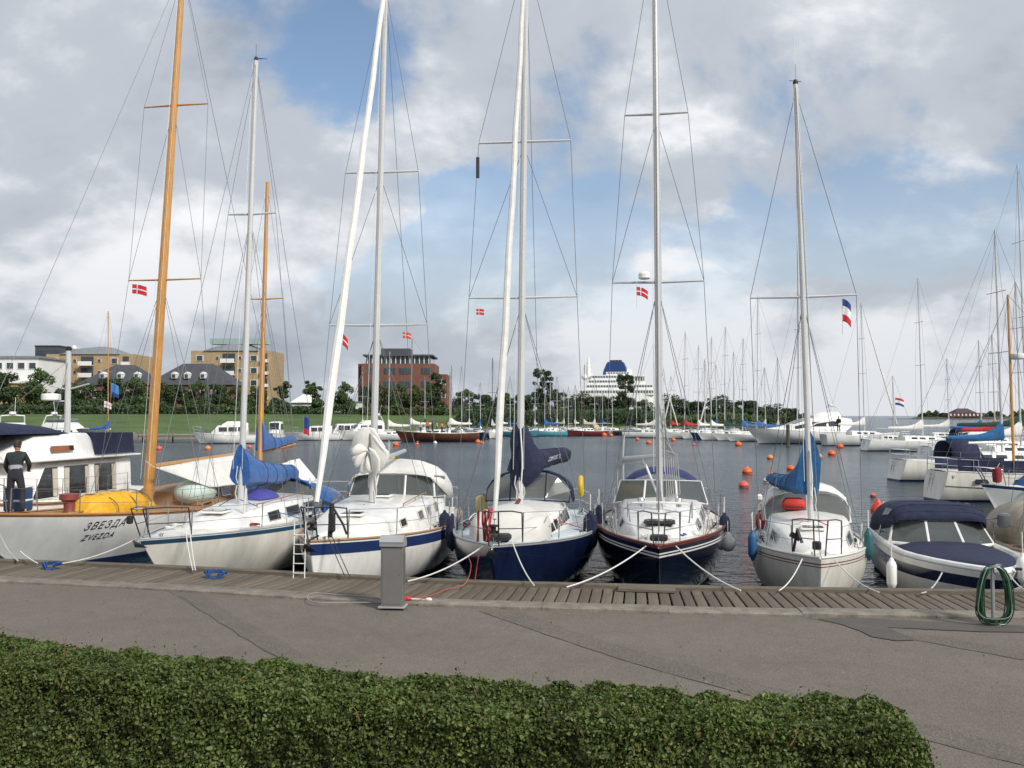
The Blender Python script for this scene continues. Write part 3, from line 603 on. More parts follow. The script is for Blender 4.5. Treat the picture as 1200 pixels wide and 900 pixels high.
def deck_gear(root, h, my, seed, lines=True):
    """cleats, sheet tracks, blocks, sheets and coils lying about the deck"""
    rr = random.Random(seed); L = h.L
    for y in (.55, L * .5, L * .93):
        for sd in (1, -1):
            p = h.edge(h.at(y), sd, .02, .14); mb = MB(); mb.path([p + Vector((0, -.10, .06)), p + Vector((0, 0, .075)), p + Vector((0, .10, .06))], .014, 6); mb.path([p + Vector((0, -.04, 0)), p + Vector((0, -.04, .07))], .014, 5); mb.path([p + Vector((0, .04, 0)), p + Vector((0, .04, .07))], .014, 5); mb.build('cleat', steel, root)
    for sd in (1, -1):
        tube('sheet_track', [h.edge(h.at(y), sd, .025, .24) for y in (my + .4, my + 1.2, my + 2.2)], .016, black_r, root, 5)
        pts = [Vector((sd * .12, my - .3, h.sheer(h.at(my)) + .62)), Vector((sd * .55, my - .1, h.sheer(h.at(my)) + .42))] + [h.edge(h.at(my + q), sd, .09, .22 + rr.uniform(0, .06)) for q in (.6, 1.4, 2.4, 3.4)]; tube('jib_sheet', pts, .011, rr.choice((rope_w, rope_b, rope_r)), root, 5)
        p = h.edge(h.at(my + 1.3), sd, .06, .24); MB().lathe(p, [(.05, -.02), (.05, .05), (.02, .06)], 8).build('sheet_block', black_r, root)
    for k in range(3):
        sd = rr.choice((1, -1)); y = rr.uniform(my * .35, my * .8); c = h.edge(h.at(y), sd, .06, .38); n = 26; tube('coiled_line', [c + Vector((.13 * math.cos(q * .9) * (1 - q / 60), .13 * math.sin(q * .9) * (1 - q / 60), .012 * (q % 4) + .01)) for q in range(n)], .011, rr.choice((rope_w, rope_w, rope_b, rope_r)), root, 5)
    mb = MB()
    for k in range(5): a = rr.uniform(0, 6.28); mb.path([(.09 * math.cos(a), my + .09 * math.sin(a), h.sheer(h.at(my)) + .95 + .12 * k), (.13 * math.cos(a), my + .13 * math.sin(a), h.sheer(h.at(my)) + .75 + .1 * k), (.10 * math.cos(a + .3), my + .10 * math.sin(a + .3), h.sheer(h.at(my)) + .60 + .1 * k)], .012, 5)
    mb.build('halyard_coils', rope_w, root)
def fender(name, label, p, r, ln, mat, hang, ball=False, tilt=0.0):
    root = thing(name, label, 'fender', p)
    if ball: MB().lathe((0, 0, 0), [(.03, -r * 1.0), (r * .55, -r * .84), (r * .9, -r * .4), (r, 0), (r * .9, r * .45), (r * .55, r * .9), (.06, r * 1.25), (.05, r * 1.45)], 16).build('body', mat, root, 60)
    else: MB().lathe((0, 0, 0), [(.03, -ln / 2 - .06), (.05, -ln / 2), (r * .8, -ln / 2 + r * .35), (r, -ln / 2 + r), (r, ln / 2 - r), (r * .8, ln / 2 - r * .35), (.05, ln / 2), (.03, ln / 2 + .06)], 14).build('body', mat, root, 60)
    hv = Vector(hang) - Vector(p); tube('lanyard', [(0, 0, (r if ball else ln / 2)), tuple(hv)], .012, rope_w, root, 5); root.rotation_euler = (0, tilt, 0); return root
def W(root, p): return Matrix.Translation(root.location) @ root.rotation_euler.to_matrix().to_4x4() @ Vector(p)
def rope(name, label, pts, r, mat, kind_group=None): o = tube(name, pts, r, mat, None, 6); return tag(o, label, 'rope', kind_group)
def flag(label, p, w, h, base, cross=None, stripes=None, droop=.35, yaw=0.0, pole=None, group=None):
    """a flag flying from point p (upper hoist corner), rippled cloth; crosses and stripes are woven cells of the cloth"""
    nx, ny = 24, 16; root = thing('flag', label, 'flag', p, yaw, group); mb = MB(); vs = []
    for j in range(ny + 1):
        for i in range(nx + 1):
            u, v = i / nx, j / ny; vs.append((u * w * (1 - .10 * droop), .10 * w * math.sin(u * 7 + v * 1.5) * u, -v * h - droop * w * u * u * .8))
    fs = []; ms = []
    for j in range(ny):
        for i in range(nx):
            u, v = (i + .5) / nx, (j + .5) / ny; mi = 0
            if cross and (abs(u - .38) < .05 or abs(v - .5) < .07): mi = 1
            if stripes:
                mi = min(int((v if stripes == 'h' else u) * 3), 2)
            fs.append((j * (nx + 1) + i, j * (nx + 1) + i + 1, (j + 1) * (nx + 1) + i + 1, (j + 1) * (nx + 1) + i)); ms.append(mi)
    mb.add(vs, fs); mb.m = ms; mb.build('cloth', base, root, 60, solid=.006)
    if pole: tube('pole', [(0, 0, .05), (0, 0, -pole)], .012, alu, root, 6)
    else: tube('hoist_line', [(0, 0, .12), (0, 0, -h - .3)], .006, rope_w, root, 4)
    return root
dk_flag = [M('flag_red', (.55, .025, .04), .8, var=.1), M('flag_white', (.78, .78, .76), .8, var=.05)]
# ------------------------------------------------------------------ the boats moored along the boardwalk
def berth(name, label, cat, px, d, rz=0.0, group='boats moored bow-to at the boardwalk'):
    p = col_d(px, d, WZ); return thing(name, label, cat, p, R(rz), group)
def loc(root, p): return (Matrix.Translation(root.location) @ root.rotation_euler.to_matrix().to_4x4()).inverted() @ Vector(p)
def hull_hit(root, h, px, py, side=1):
    """point on the hull side seen at a picture position"""
    best = None; r = ray(px, py); mw = Matrix.Translation(root.location) @ root.rotation_euler.to_matrix().to_4x4()
    for i in range(1, 160):
        t = i / 160
        for k in range(40):
            z = h.sheer(t) * k / 40; p = mw @ h.pt(t, z, side); v = p - E0; e = (v - r * (v.dot(r) / r.dot(r))).length / v.length
            if best is None or e < best[0]: best = (e, t, z)
    return best[1], best[2]
def hull_text(root, h, body, size, px, py, mat, shear=0.0, spacing=1.0, side=1, bold=0.0):
    t0, z0 = hull_hit(root, h, px, py, side); me = text_mesh(body, size, shear, spacing)
    bm = bmesh.new(); bm.from_mesh(me); bmesh.ops.subdivide_edges(bm, edges=[e for e in bm.edges if e.calc_length() > size * .4], cuts=1)
    for v in bm.verts:
        u, w = v.co.x, v.co.y; y0 = h.pt(t0, z0, side).y + u; t = t0
        for _ in range(4): t += (y0 - h.pt(t, z0 + w, side).y) / h.L
        v.co = h.pt(t, z0 + w, side, .008)
    bm.to_mesh(me); bm.free(); me.materials.append(mat); o = bpy.data.objects.new('lettering', me); COL.objects.link(o); o.parent = root; md = o.modifiers.new('thickness', 'SOLIDIFY'); md.thickness = .004; return o

# --- white ketch with varnished masts and Cyrillic name
def ketch():
    r = berth('classic_ketch', 'long white classic ketch with varnished wooden masts and Cyrillic bow name', 'yacht', -60, 20.5)
    h = Hull(18.5, 4.3, 1.75, 1.08, 1.35, ov=2.6, tw=.35, p=.55, trk=1.2, draft=.9, full=1.3, low=.55)
    h.build(r, [(.05, teak), (0, white_paint), (0, navy_str), (0, antifoul_b)], boot=(.16, .02), deck=teak, rail=M('varnished_rail', (.36, .16, .05), .35, var=.2), railr=.035)
    for body, sz, px, py in (('ЗВЕЗДА', .265, 97, 621.5), ('ZVEZDA', .205, 94, 633.5)):
        hull_text(r, h, body, sz, px, py, M('black_lettering', (.02, .02, .025), .5, var=0), .28, 1.22)
    cab = [(8.6, .9, .8, 1.1, 1.5), (9.2, 1.15, 1.0, 1.1, 1.62), (13.6, 1.15, 1.0, 1.1, 1.66), (14.0, 1.1, .95, 1.1, 1.6)]
    c = cabin(r, cab, teak)
    for k in range(4): side_window(c, cab, 9.5 + k, 10.1 + k, .35, .8, 1, glass_d, steel)
    m, on = rig(r, h, 7.9, 1.1, (9.6, 18.4), [(8.1, 1.22), (13.75, 1.1)], wood_mast, .175, .10, wr=.008, smat=wood_mast, chain=8.3, forey=-.0)
    MB().lathe(on(1.16) - Vector((0, 0, .02)), [(.30, 0), (.27, .05), (.20, .14), (.19, .2)], 14).build('mast_collar', M('mast_collar_paint', (.55, .38, .04), .5, var=.2), m)
    mz, on2 = rig(r, h, 15.6, 1.2, (16.1, 13.0), [(8.4, .75)], wood_mast, .12, .075, fore=False, back=False, wr=.007, smat=wood_mast, chain=15.9, headgear=False)
    boom(r, 8.2, 2.35, 14.6, 2.5, wood_mast, .09); boom(r, 15.8, 2.5, 19.0, 2.7, wood_mast, .06)
    sail_cover(r, 15.75, 2.65, 19.0, 2.95, blue_c, 1.05, .20)
    # awning slung over the main boom and a smaller one aft
    def sheet(pts, name):
        a, b, c_, d = [loc(r, at_d(*p)) for p in pts]; mb = MB(); n = 8; rings = []
        for i in range(n + 1):
            row = []
            for j in range(n + 1):
                u, v = i / n, j / n; p = a.lerp(b, u).lerp(d.lerp(c_, u), v); p += Vector((.06 * math.sin(u * 9), 0, -.10 * math.sin(math.pi * u) * math.sin(math.pi * v))); row.append(p)
            rings.append(row)
        mb.loft(rings, False, False); mb.build(name, white_c, r, 60, solid=.012)
    sheet([(182, 548, 27.8), (282, 532, 31.6), (288, 567, 31.0), (246, 571, 29.0)], 'awning'); sheet([(330, 543, 35.4), (350, 537, 36.2), (378, 571, 36.0), (372, 577, 35.2)], 'awning')
    for a, b in (((182, 548, 27.8), (170, 540, 28)), ((246, 571, 29.0), (250, 592, 29.2))): wire(r, 'awning_line', loc(r, at_d(*a)), loc(r, at_d(*b)), .008, rope_w)
    stanchions(r, h, 1.4, 15.5, 9, .62, inset=.08); pulpit(r, h, 1.3, .7, mid=True)
    # canvas weather cloths round the cockpit, deck gear
    for (y0, y1) in ((10.2, 12.2),):
        a, b = h.edge(h.at(y0), 1, .08, .12), h.edge(h.at(y1), 1, .08, .12); MB().slab([a, b, b + Vector((0, 0, .62)), a + Vector((0, 0, .62))], (-.02, 0, 0)).build('weather_cloth', M('slate_blue_canvas', (.03, .07, .14), .85, var=.25), r, None)
    MB().lathe((.35, 3.7, h.sheer(.2)), [(.20, 0), (.17, .05), (.13, .12), (.14, .30), (.2, .36), (.24, .38), (.24, .52), (.08, .54)], 14).build('capstan', M('capstan_red', (.22, .05, .04), .5, var=.2), r)
    hatch(r, (0, 6.9, 1.2), .7, .6, frame=teak)
    mb = MB()
    for k in range(5): mb.path([(.5 + .16 * math.sin(k * 2), 2.8 + .15 * k, 1.42), (.6, 3.1 + .2 * k, 1.44), (.3, 3.4 + .12 * k, 1.40)], .025, 6)
    mb.build('coiled_line', M('tan_rope', (.33, .20, .10), .8, var=.3), r)
    # tarpaulined dinghy on the foredeck, lashed
    t = thing('covered_dinghy', 'dinghy lashed under a bright yellow tarpaulin on the white ketch foredeck', 'dinghy', W(r, (.35, 5.5, h.sheer(.3) + .02)), R(2)); rr = random.Random(4); rings = []
    for i in range(19):
        f = i / 18; y = lerp(-1.6, 1.55, f); e = max(0, 1 - abs(2 * f - 1) ** 3.2); w = .20 + .46 * e; hh = .10 + (.50 - .12 * f) * e ** .6; rings.append([(w * math.copysign(abs(math.cos(a)) ** .7, math.cos(a)) + rr.uniform(-.04, .04), y + rr.uniform(-.03, .03), max(0, hh * math.sin(a) ** .75) + (rr.uniform(-.035, .035) if .1 < a < 3.0 else 0)) for a in [math.pi * k / 14 for k in range(15)]])
    MB().loft(rings, True, True).build('tarpaulin', yellow_c, t, 70)
    for y in (-.8, .1, .9): tube('lashing', [(.72 * math.cos(a), y, .02 + .53 * math.sin(a) ** .75) for a in [math.pi * k / 10 for k in range(11)]], .012, M('brown_rope', (.12, .06, .04), .8, var=.2), t, 5)
    t = thing('covered_bundle', 'rounded deck bundle under pale green cover just behind the tall wooden mast', 'bundle', W(r, (.9, 9.1, 1.16)), R(8))
    MB().ball((0, 0, .36), 1, 18, 10, sc=(.62, .78, .42)).build('cover', M('pale_green_cover', (.52, .62, .56), .8, var=.12, bump=.3, bscale=8), t, 70); MB().box((0, 0, .04), (.7, 1.0, .1), bev=.02).build('chock', teak, t)
    return r, h, on
KET, KETH, KET_ON = ketch()

# --- white trawler yacht beyond the ketch
def trawler():
    r = thing('trawler_yacht', 'white trawler motor yacht with navy flybridge canvas, beyond the white ketch', 'motor yacht', (-20.75, 19.6, WZ), 0, 'boats moored bow-to at the boardwalk')
    h = Hull(13.2, 4.2, 1.9, 1.15, 1.2, ov=1.0, tw=.9, p=.45, full=1.8, trk=.1)
    h.build(r, [(.06, teak), (0, white_gel), (0, navy_str), (0, antifoul_b)], deck=deck_m, rail=teak, railr=.04)
    secs = [(4.3, 1.75, 1.72, 1.15, 1.3), (5.2, 1.77, 1.70, 1.15, 2.50), (10.6, 1.77, 1.70, 1.15, 2.50), (11.0, 1.75, 1.6, 1.15, 1.4)]
    secs = [(4.5, 1.72, 1.68, 1.15, 1.35), (5.9, 1.77, 1.70, 1.15, 2.50), (10.6, 1.77, 1.70, 1.15, 2.50), (11.0, 1.77, 1.70, 1.15, 2.42)]
    c = cabin(r, secs, white_gel, 'deckhouse', top=.05)
    fr = M('window_frame_white', (.78, .77, .74), .4, var=.05)
    for y0, y1, sl in ((5.75, 7.0, .62), (7.28, 8.58, 0), (8.86, 10.1, 0)): side_window(c, secs[1:3] if y0 > 5.9 else secs, y0, y1, .16, .86, 1, glass_d, fr, slant=sl)
    for k, (y0, y1) in enumerate(((6.75, 6.93), (7.33, 7.5), (8.38, 8.54), (8.92, 9.05), (9.85, 10.05))):
        MB().slab([(1.77, y0, 1.4), (1.77, y1, 1.4), (1.735, y1 + .04, 2.25), (1.735, y0 - .03, 2.25)], (.02, 0, 0)).build('curtain', M('cream_curtain', (.55, .50, .42), .9, var=.15, scale=20), c, None)
    MB().box((0, 8.2, 2.53), (3.9, 6.2, .07), bev=.02).build('roof_overhang', white_gel, r)
    fly = [(5.2, 1.6, 1.25, 2.56, 2.7), (6.3, 1.68, 1.45, 2.56, 3.28), (8.9, 1.68, 1.5, 2.56, 3.32), (9.35, 1.6, 1.45, 2.56, 2.72)]
    fl = cabin(r, fly, white_gel, 'flybridge', top=.03, rnd=.12)
    cov = MB(); rings = []
    for y, w, z, k in ((2.6, 1.1, 3.25, .12), (3.6, 1.4, 3.34, .32), (5.6, 1.5, 3.34, .40), (7.4, 1.46, 3.33, .28), (8.3, 1.2, 3.32, .06)): rings.append([(w * math.cos(a), y, z + k * math.sin(a)) for a in [math.pi * q / 10 for q in range(11)]])
    cov.loft(rings, True, True); cov.build('flybridge_cover', navy_c, r, 50)
    for sd in (1, -1): MB().slab([(sd * 1.66, 9.0, 2.6), (sd * 1.66, 11.3, 2.6), (sd * 1.62, 11.25, 3.3), (sd * 1.62, 8.85, 3.3)], (sd * .02, 0, 0)).build('canvas_dodger', navy_c, r, None)
    MB().slab([(-1.64, 11.3, 2.6), (1.66, 11.3, 2.6), (1.62, 11.25, 3.3), (-1.62, 11.25, 3.3)], (0, .02, 0)).build('canvas_dodger', navy_c, r, None)
    b = MB().slab([(1.68, 6.75, 2.78), (1.68, 7.85, 2.78), (1.64, 7.85, 2.95), (1.64, 6.75, 2.95)], (.03, 0, 0)).build('name_board', M('varnished_board', (.26, .085, .03), .4, var=.2), fl, None)
    MB().box((1.70, 7.7, 2.87), (.05, .16, .16), bev=.02).build('side_lamp', black_r, fl)
    m = spar(r, (0, 9.9, 2.5), (0, 9.9, 6.15), .11, .09, alu_white); mb = MB()
    mb.path([(-.7, 9.9, 4.95), (0, 9.9, 4.8), (.8, 9.9, 5.0)], .03, 6); mb.path([(-.5, 9.8, 4.4), (0, 9.9, 4.4)], .03, 6); mb.build('crosstree', alu_white, m)
    MB().lathe((-.5, 9.7, 4.42), [(.28, 0), (.32, .03), (.32, .2), (.28, .23), (.1, .25)], 16).build('radar_dome', white_gel, m); MB().box((0, 9.9, 6.22), (.14, .14, .18), bev=.03).build('masthead_lamp', black_r, m); MB().ball((.22, 9.9, 6.25), .09).build('gps_dome', white_gel, m)
    for sd in (1, -1): wire(r, 'mast_stay', (0, 9.9, 5.8), (sd * 1.5, 11.2, 2.6), .008); wire(r, 'mast_stay', (0, 9.9, 5.8), (sd * 1.3, 7.2, 3.3), .008)
    stanchions(r, h, .8, 10.5, 9, .75, inset=.1)
    tube('handrail', [(1.82, 6.0, 2.46), (1.82, 10.3, 2.46)], .018, steel, r)
    return r
trawler()

# --- cream yacht with petrol stripe, blue cockpit tent
def cream_yacht():
    r = berth('sailing_yacht', 'cream sailing yacht with dark petrol stripe, blue sail cover and blue cockpit tent', 'yacht', 166, 19.25, 0)
    h = Hull(10.2, 3.15, 1.36, 1.18, 1.24, ov=1.25, tw=.62, p=.56)
    h.build(r, [(.02, white_str), (.12, teal_str), (0, cream_gel), (0, teal_str), (0, antifoul_b)], boot=(.08, .03), deck=deck_m, rail=alu, railr=.02)
    secs = [(2.3, .45, .40, 1.18, 1.30), (3.2, .85, .72, 1.15, 1.52), (5.0, 1.05, .88, 1.12, 1.66), (7.2, 1.10, .92, 1.10, 1.70), (7.3, 1.10, .92, 1.10, 1.66)]
    c = cabin(r, secs, white_gel)
    for y0, y1 in ((4.2, 4.75), (5.1, 5.9), (6.2, 6.9)):
        for sd in (1, -1): side_window(c, secs, y0, y1, .35, .78, sd, glass_d, steel)
    hatch(r, (0, 3.25, 1.62), .62, .6)
    for sd in (1, -1): handrail(c, [(sd * .72, 3.9, 1.74), (sd * .78, 5.0, 1.78), (sd * .8, 6.6, 1.82)], teak)
    tube('genoa_track', [h.edge(h.at(y), 1, .03, .16) for y in (2.6, 4, 5.5, 7)], .02, alu, r)
    m, on = rig(r, h, 4.5, 1.66, (5.15, 13.2), [(9.1, .66)], alu_white, .09, .07, chain=4.75)
    boom(r, 4.65, 2.45, 7.8, 2.4, alu); sail_cover(r, 4.6, 2.36, 8.0, 2.25, blue_c, .38, .30)
    # cockpit tent on hoops
    sprayhood(r, 6.6, 9.5, 1.2, 1.0, 1.16, 1.02, .62, blue_c, 'cockpit_tent', True, vinyl, blue_c, 2.1, .5)
    t = MB(); rings = []
    for i in range(9):
        f = i / 8; e = max(.02, 1 - abs(2 * f - 1) ** 2.5); rings.append([(.42 * math.cos(a) * (.7 + .3 * e) , lerp(5.0, 6.2, f), 1.74 + .24 * e * math.sin(a)) for a in [math.pi * k / 8 for k in range(9)]])
    t.loft(rings); t.build('sail_bag', purple_c, r, 60)
    pulpit(r, h, 1.15, .62, M('dark_pulpit_tube', (.10, .10, .11), .35, .8, var=.1), .1); stanchions(r, h, 1.15, 9.2, 5, .6); pushpit(r, h)
    MB().box((-.16, -.12, 1.78), (.10, .12, .16), bev=.02).build('bow_lamp', black_r, r)
    for y in (3.4, 7.4): MB().path([(.62, y, 1.45), (.66, y + .02, 2.15)], .03, 6).path([(.66, y + .02, 2.15), (.58, y + .3, 1.5)], .022, 6).build('mast_support', white_str, r)
    anchor(r, .0, 1.42); winch(r, (.9, 8.0, 1.25)); winch(r, (-.9, 8.0, 1.25))
    deck_gear(r, h, 4.5, 1)
    return r, h
CRY, CRYH = cream_yacht()

# --- white yacht with broad navy stripe, windscreen and white canopy
def white_yacht():
    r = berth('sailing_yacht', 'white sailing yacht with broad navy stripe, folded white sail and white canopy', 'yacht', 364, 18.15, 4.2)
    h = Hull(10.6, 3.5, 1.46, 1.10, 1.12, ov=.55, tw=.72, p=.60, full=1.9, ent=.95)
    h.build(r, [(.04, white_str), (.27, navy_str), (.33, white_str), (0, white_gel), (.0, navy_str), (0, antifoul_b)], boot=(.15, .05), deck=deck_m, rail=teak, railr=.03)
    secs = [(1.9, .55, .48, 1.26, 1.38), (3.0, 1.0, .85, 1.16, 1.55), (5.2, 1.28, 1.1, 1.12, 1.70), (7.3, 1.32, 1.14, 1.1, 1.76), (8.0, 1.34, 1.2, 1.1, 1.72)]
    c = cabin(r, secs, white_gel, top=.10)
    for y0, y1 in ((3.6, 4.0), (4.9, 5.3), (5.75, 6.15), (6.7, 7.1)):
        for sd in (1, -1): side_window(c, secs, y0, y1, .42, .78, sd, glass_d, M('beige_port_frame', (.55, .5, .42), .5, var=.05))
    hatch(r, (0, 3.1, 1.68), .55, .5); hatch(r, (0, 5.9, 1.86), .5, .45)
    for sd in (1, -1): handrail(c, [(sd * .88, 4.4, 1.80), (sd * .95, 5.4, 1.86), (sd * 1.0, 6.6, 1.90)])
    m, on = rig(r, h, 4.9, 1.78, (6.05, 15.2), [(6.15, 1.25), (10.1, .95)], alu_white, .10, .075, chain=5.15, genoa=(.088, white_c, .05, .985))
    # windscreen and canopy
    fr = M('windscreen_frame', (.72, .72, .70), .35, .3, var=.05); z0 = 1.80
    pane = [((-1.15, 7.0, z0 - .05), (-.42, 6.7, z0), (-.38, 7.05, z0 + .52), (-1.05, 7.3, z0 + .50)), ((-.40, 6.7, z0), (.40, 6.7, z0), (.36, 7.05, z0 + .52), (-.36, 7.05, z0 + .52)), ((.42, 6.7, z0), (1.15, 7.0, z0 - .05), (1.05, 7.3, z0 + .50), (.38, 7.05, z0 + .52)), ((1.17, 7.0, z0 - .05), (1.30, 8.2, z0 - .12), (1.22, 8.2, z0 + .42), (1.07, 7.3, z0 + .5))]
    for a, b, c_, d in pane: front_window(c, a, b, c_, d, wglass, fr)
    cp = MB(); rings = [arch(7.0, 1.10, z0 + .40, .16, 11, 2.2), arch(7.5, 1.22, z0 + .15, .62, 11, 2.3), arch(8.2, 1.34, z0 - .15, 1.04, 11, 2.4), arch(9.0, 1.34, z0 - .25, 1.06, 11, 2.4), arch(9.6, 1.26, z0 - .3, .80, 11, 2.4)]
    cp.loft(rings, False, False); o = cp.build('canopy', white_c, r, 60, solid=.015)
    for sd in (1,):
        q = [Vector(rings[2][1]), Vector(rings[3][1]), Vector(rings[3][3]), Vector(rings[2][3])]; cc = sum(q, Vector()) / 4; q = [p.lerp(cc, .16) + Vector((.012, 0, .0)) for p in q]; MB().slab(q, (.012, 0, 0)).build('window', vinyl, o, None)
    pulpit(r, h, 1.1, .66, M('dark_pulpit_tube', (.10, .10, .11), .35, .8, var=.1), .12); stanchions(r, h, 1.1, 9.4, 6, .62); pushpit(r, h)
    mb = MB(); mb.path([(.25, .5, 1.5), (.30, .45, 2.15), (.12, .40, 2.2)], .05, 6); mb.path([(.30, .5, 2.1), (.5, .55, 1.75), (.56, .6, 1.55)], .025, 6); mb.box((.30, .46, 1.8), (.12, .12, .4), bev=.03); mb.build('outboard_bracket', black_r, r)
    anchor(r, -.05, 1.5, black_r); boom(r, 5.05, 2.75, 8.6, 2.9, alu, .06)
    # mainsail flaked into a fan of loops round the mast
    fan = thing('folded_sail', 'white sail hung in fan-like folds round the mast of the navy-striped yacht', 'sail', W(r, (0, 4.72, 3.05)), R(5.2)); fan.scale = (.66, 1, .88); rr = random.Random(9)
    for k in range(8):
        a = R(lerp(158, 266, k / 7) + rr.uniform(-5, 5)); ln = .60 + rr.uniform(-.06, .12); d = Vector((math.cos(a), 0, math.sin(a))); n = Vector((-d.z, 0, d.x)); rings = []; fat = rr.uniform(.12, .17); yk = rr.uniform(-.10, .10)
        for yy, sc in ((-.24, .60), (-.19, .92), (-.04, 1.0), (.14, .96), (.20, .7)):
            ring = []
            for q in range(14):
                g = 2 * math.pi * q / 14; rad = ln * (.52 - .46 * math.cos(g) * sc); off = fat * math.sin(g) * sc * (.30 + 1.0 * rad / ln); bend = .10 * (rad / ln) ** 2; ring.append(d * rad + n * (off + bend) + Vector((0, yy + yk - .10 * (rad / ln), -.04 * (rad / ln))))
            rings.append(ring)
        MB().loft(rings).build('fold', white_c, fan, 60)
    for k, (dy, poly) in enumerate(((-.10, [(.02, .64), (-.22, .66), (-.46, .44), (-.56, .16), (-.40, .02), (-.12, -.02), (.02, .2)]), (-.04, [(.0, .52), (-.2, .50), (-.52, .24), (-.64, .0), (-.5, -.12), (-.1, -.1)]), (-.16, [(.02, .50), (.20, .40), (.36, .16), (.58, -.02), (.60, -.14), (.44, -.46), (.24, -.52), (.10, -.20)]), (-.02, [(-.06, .66), (.12, .60), (.26, .36), (.44, .12), (.46, -.10), (.28, -.34), (.10, -.30)]), (-.26, [(.04, .10), (.22, .02), (.34, -.24), (.36, -.54), (.22, -.66), (.10, -.40)]))):
        rings = []
        for yy, sc in ((-.07, .86), (-.04, .98), (.03, 1.0), (.06, .9)):
            cx = sum(p[0] for p in poly) / len(poly); cz = sum(p[1] for p in poly) / len(poly); rings.append([((cx + (x - cx) * sc) * 1.32, dy + yy - .22 * x + .04 * math.sin(z * 9 + k), cz + (z - cz) * sc) for x, z in poly])
        MB().loft(rings).build('fold', white_c, fan, 50)
    deck_gear(r, h, 4.9, 2)
    return r, h
WHY, WHYH = white_yacht()

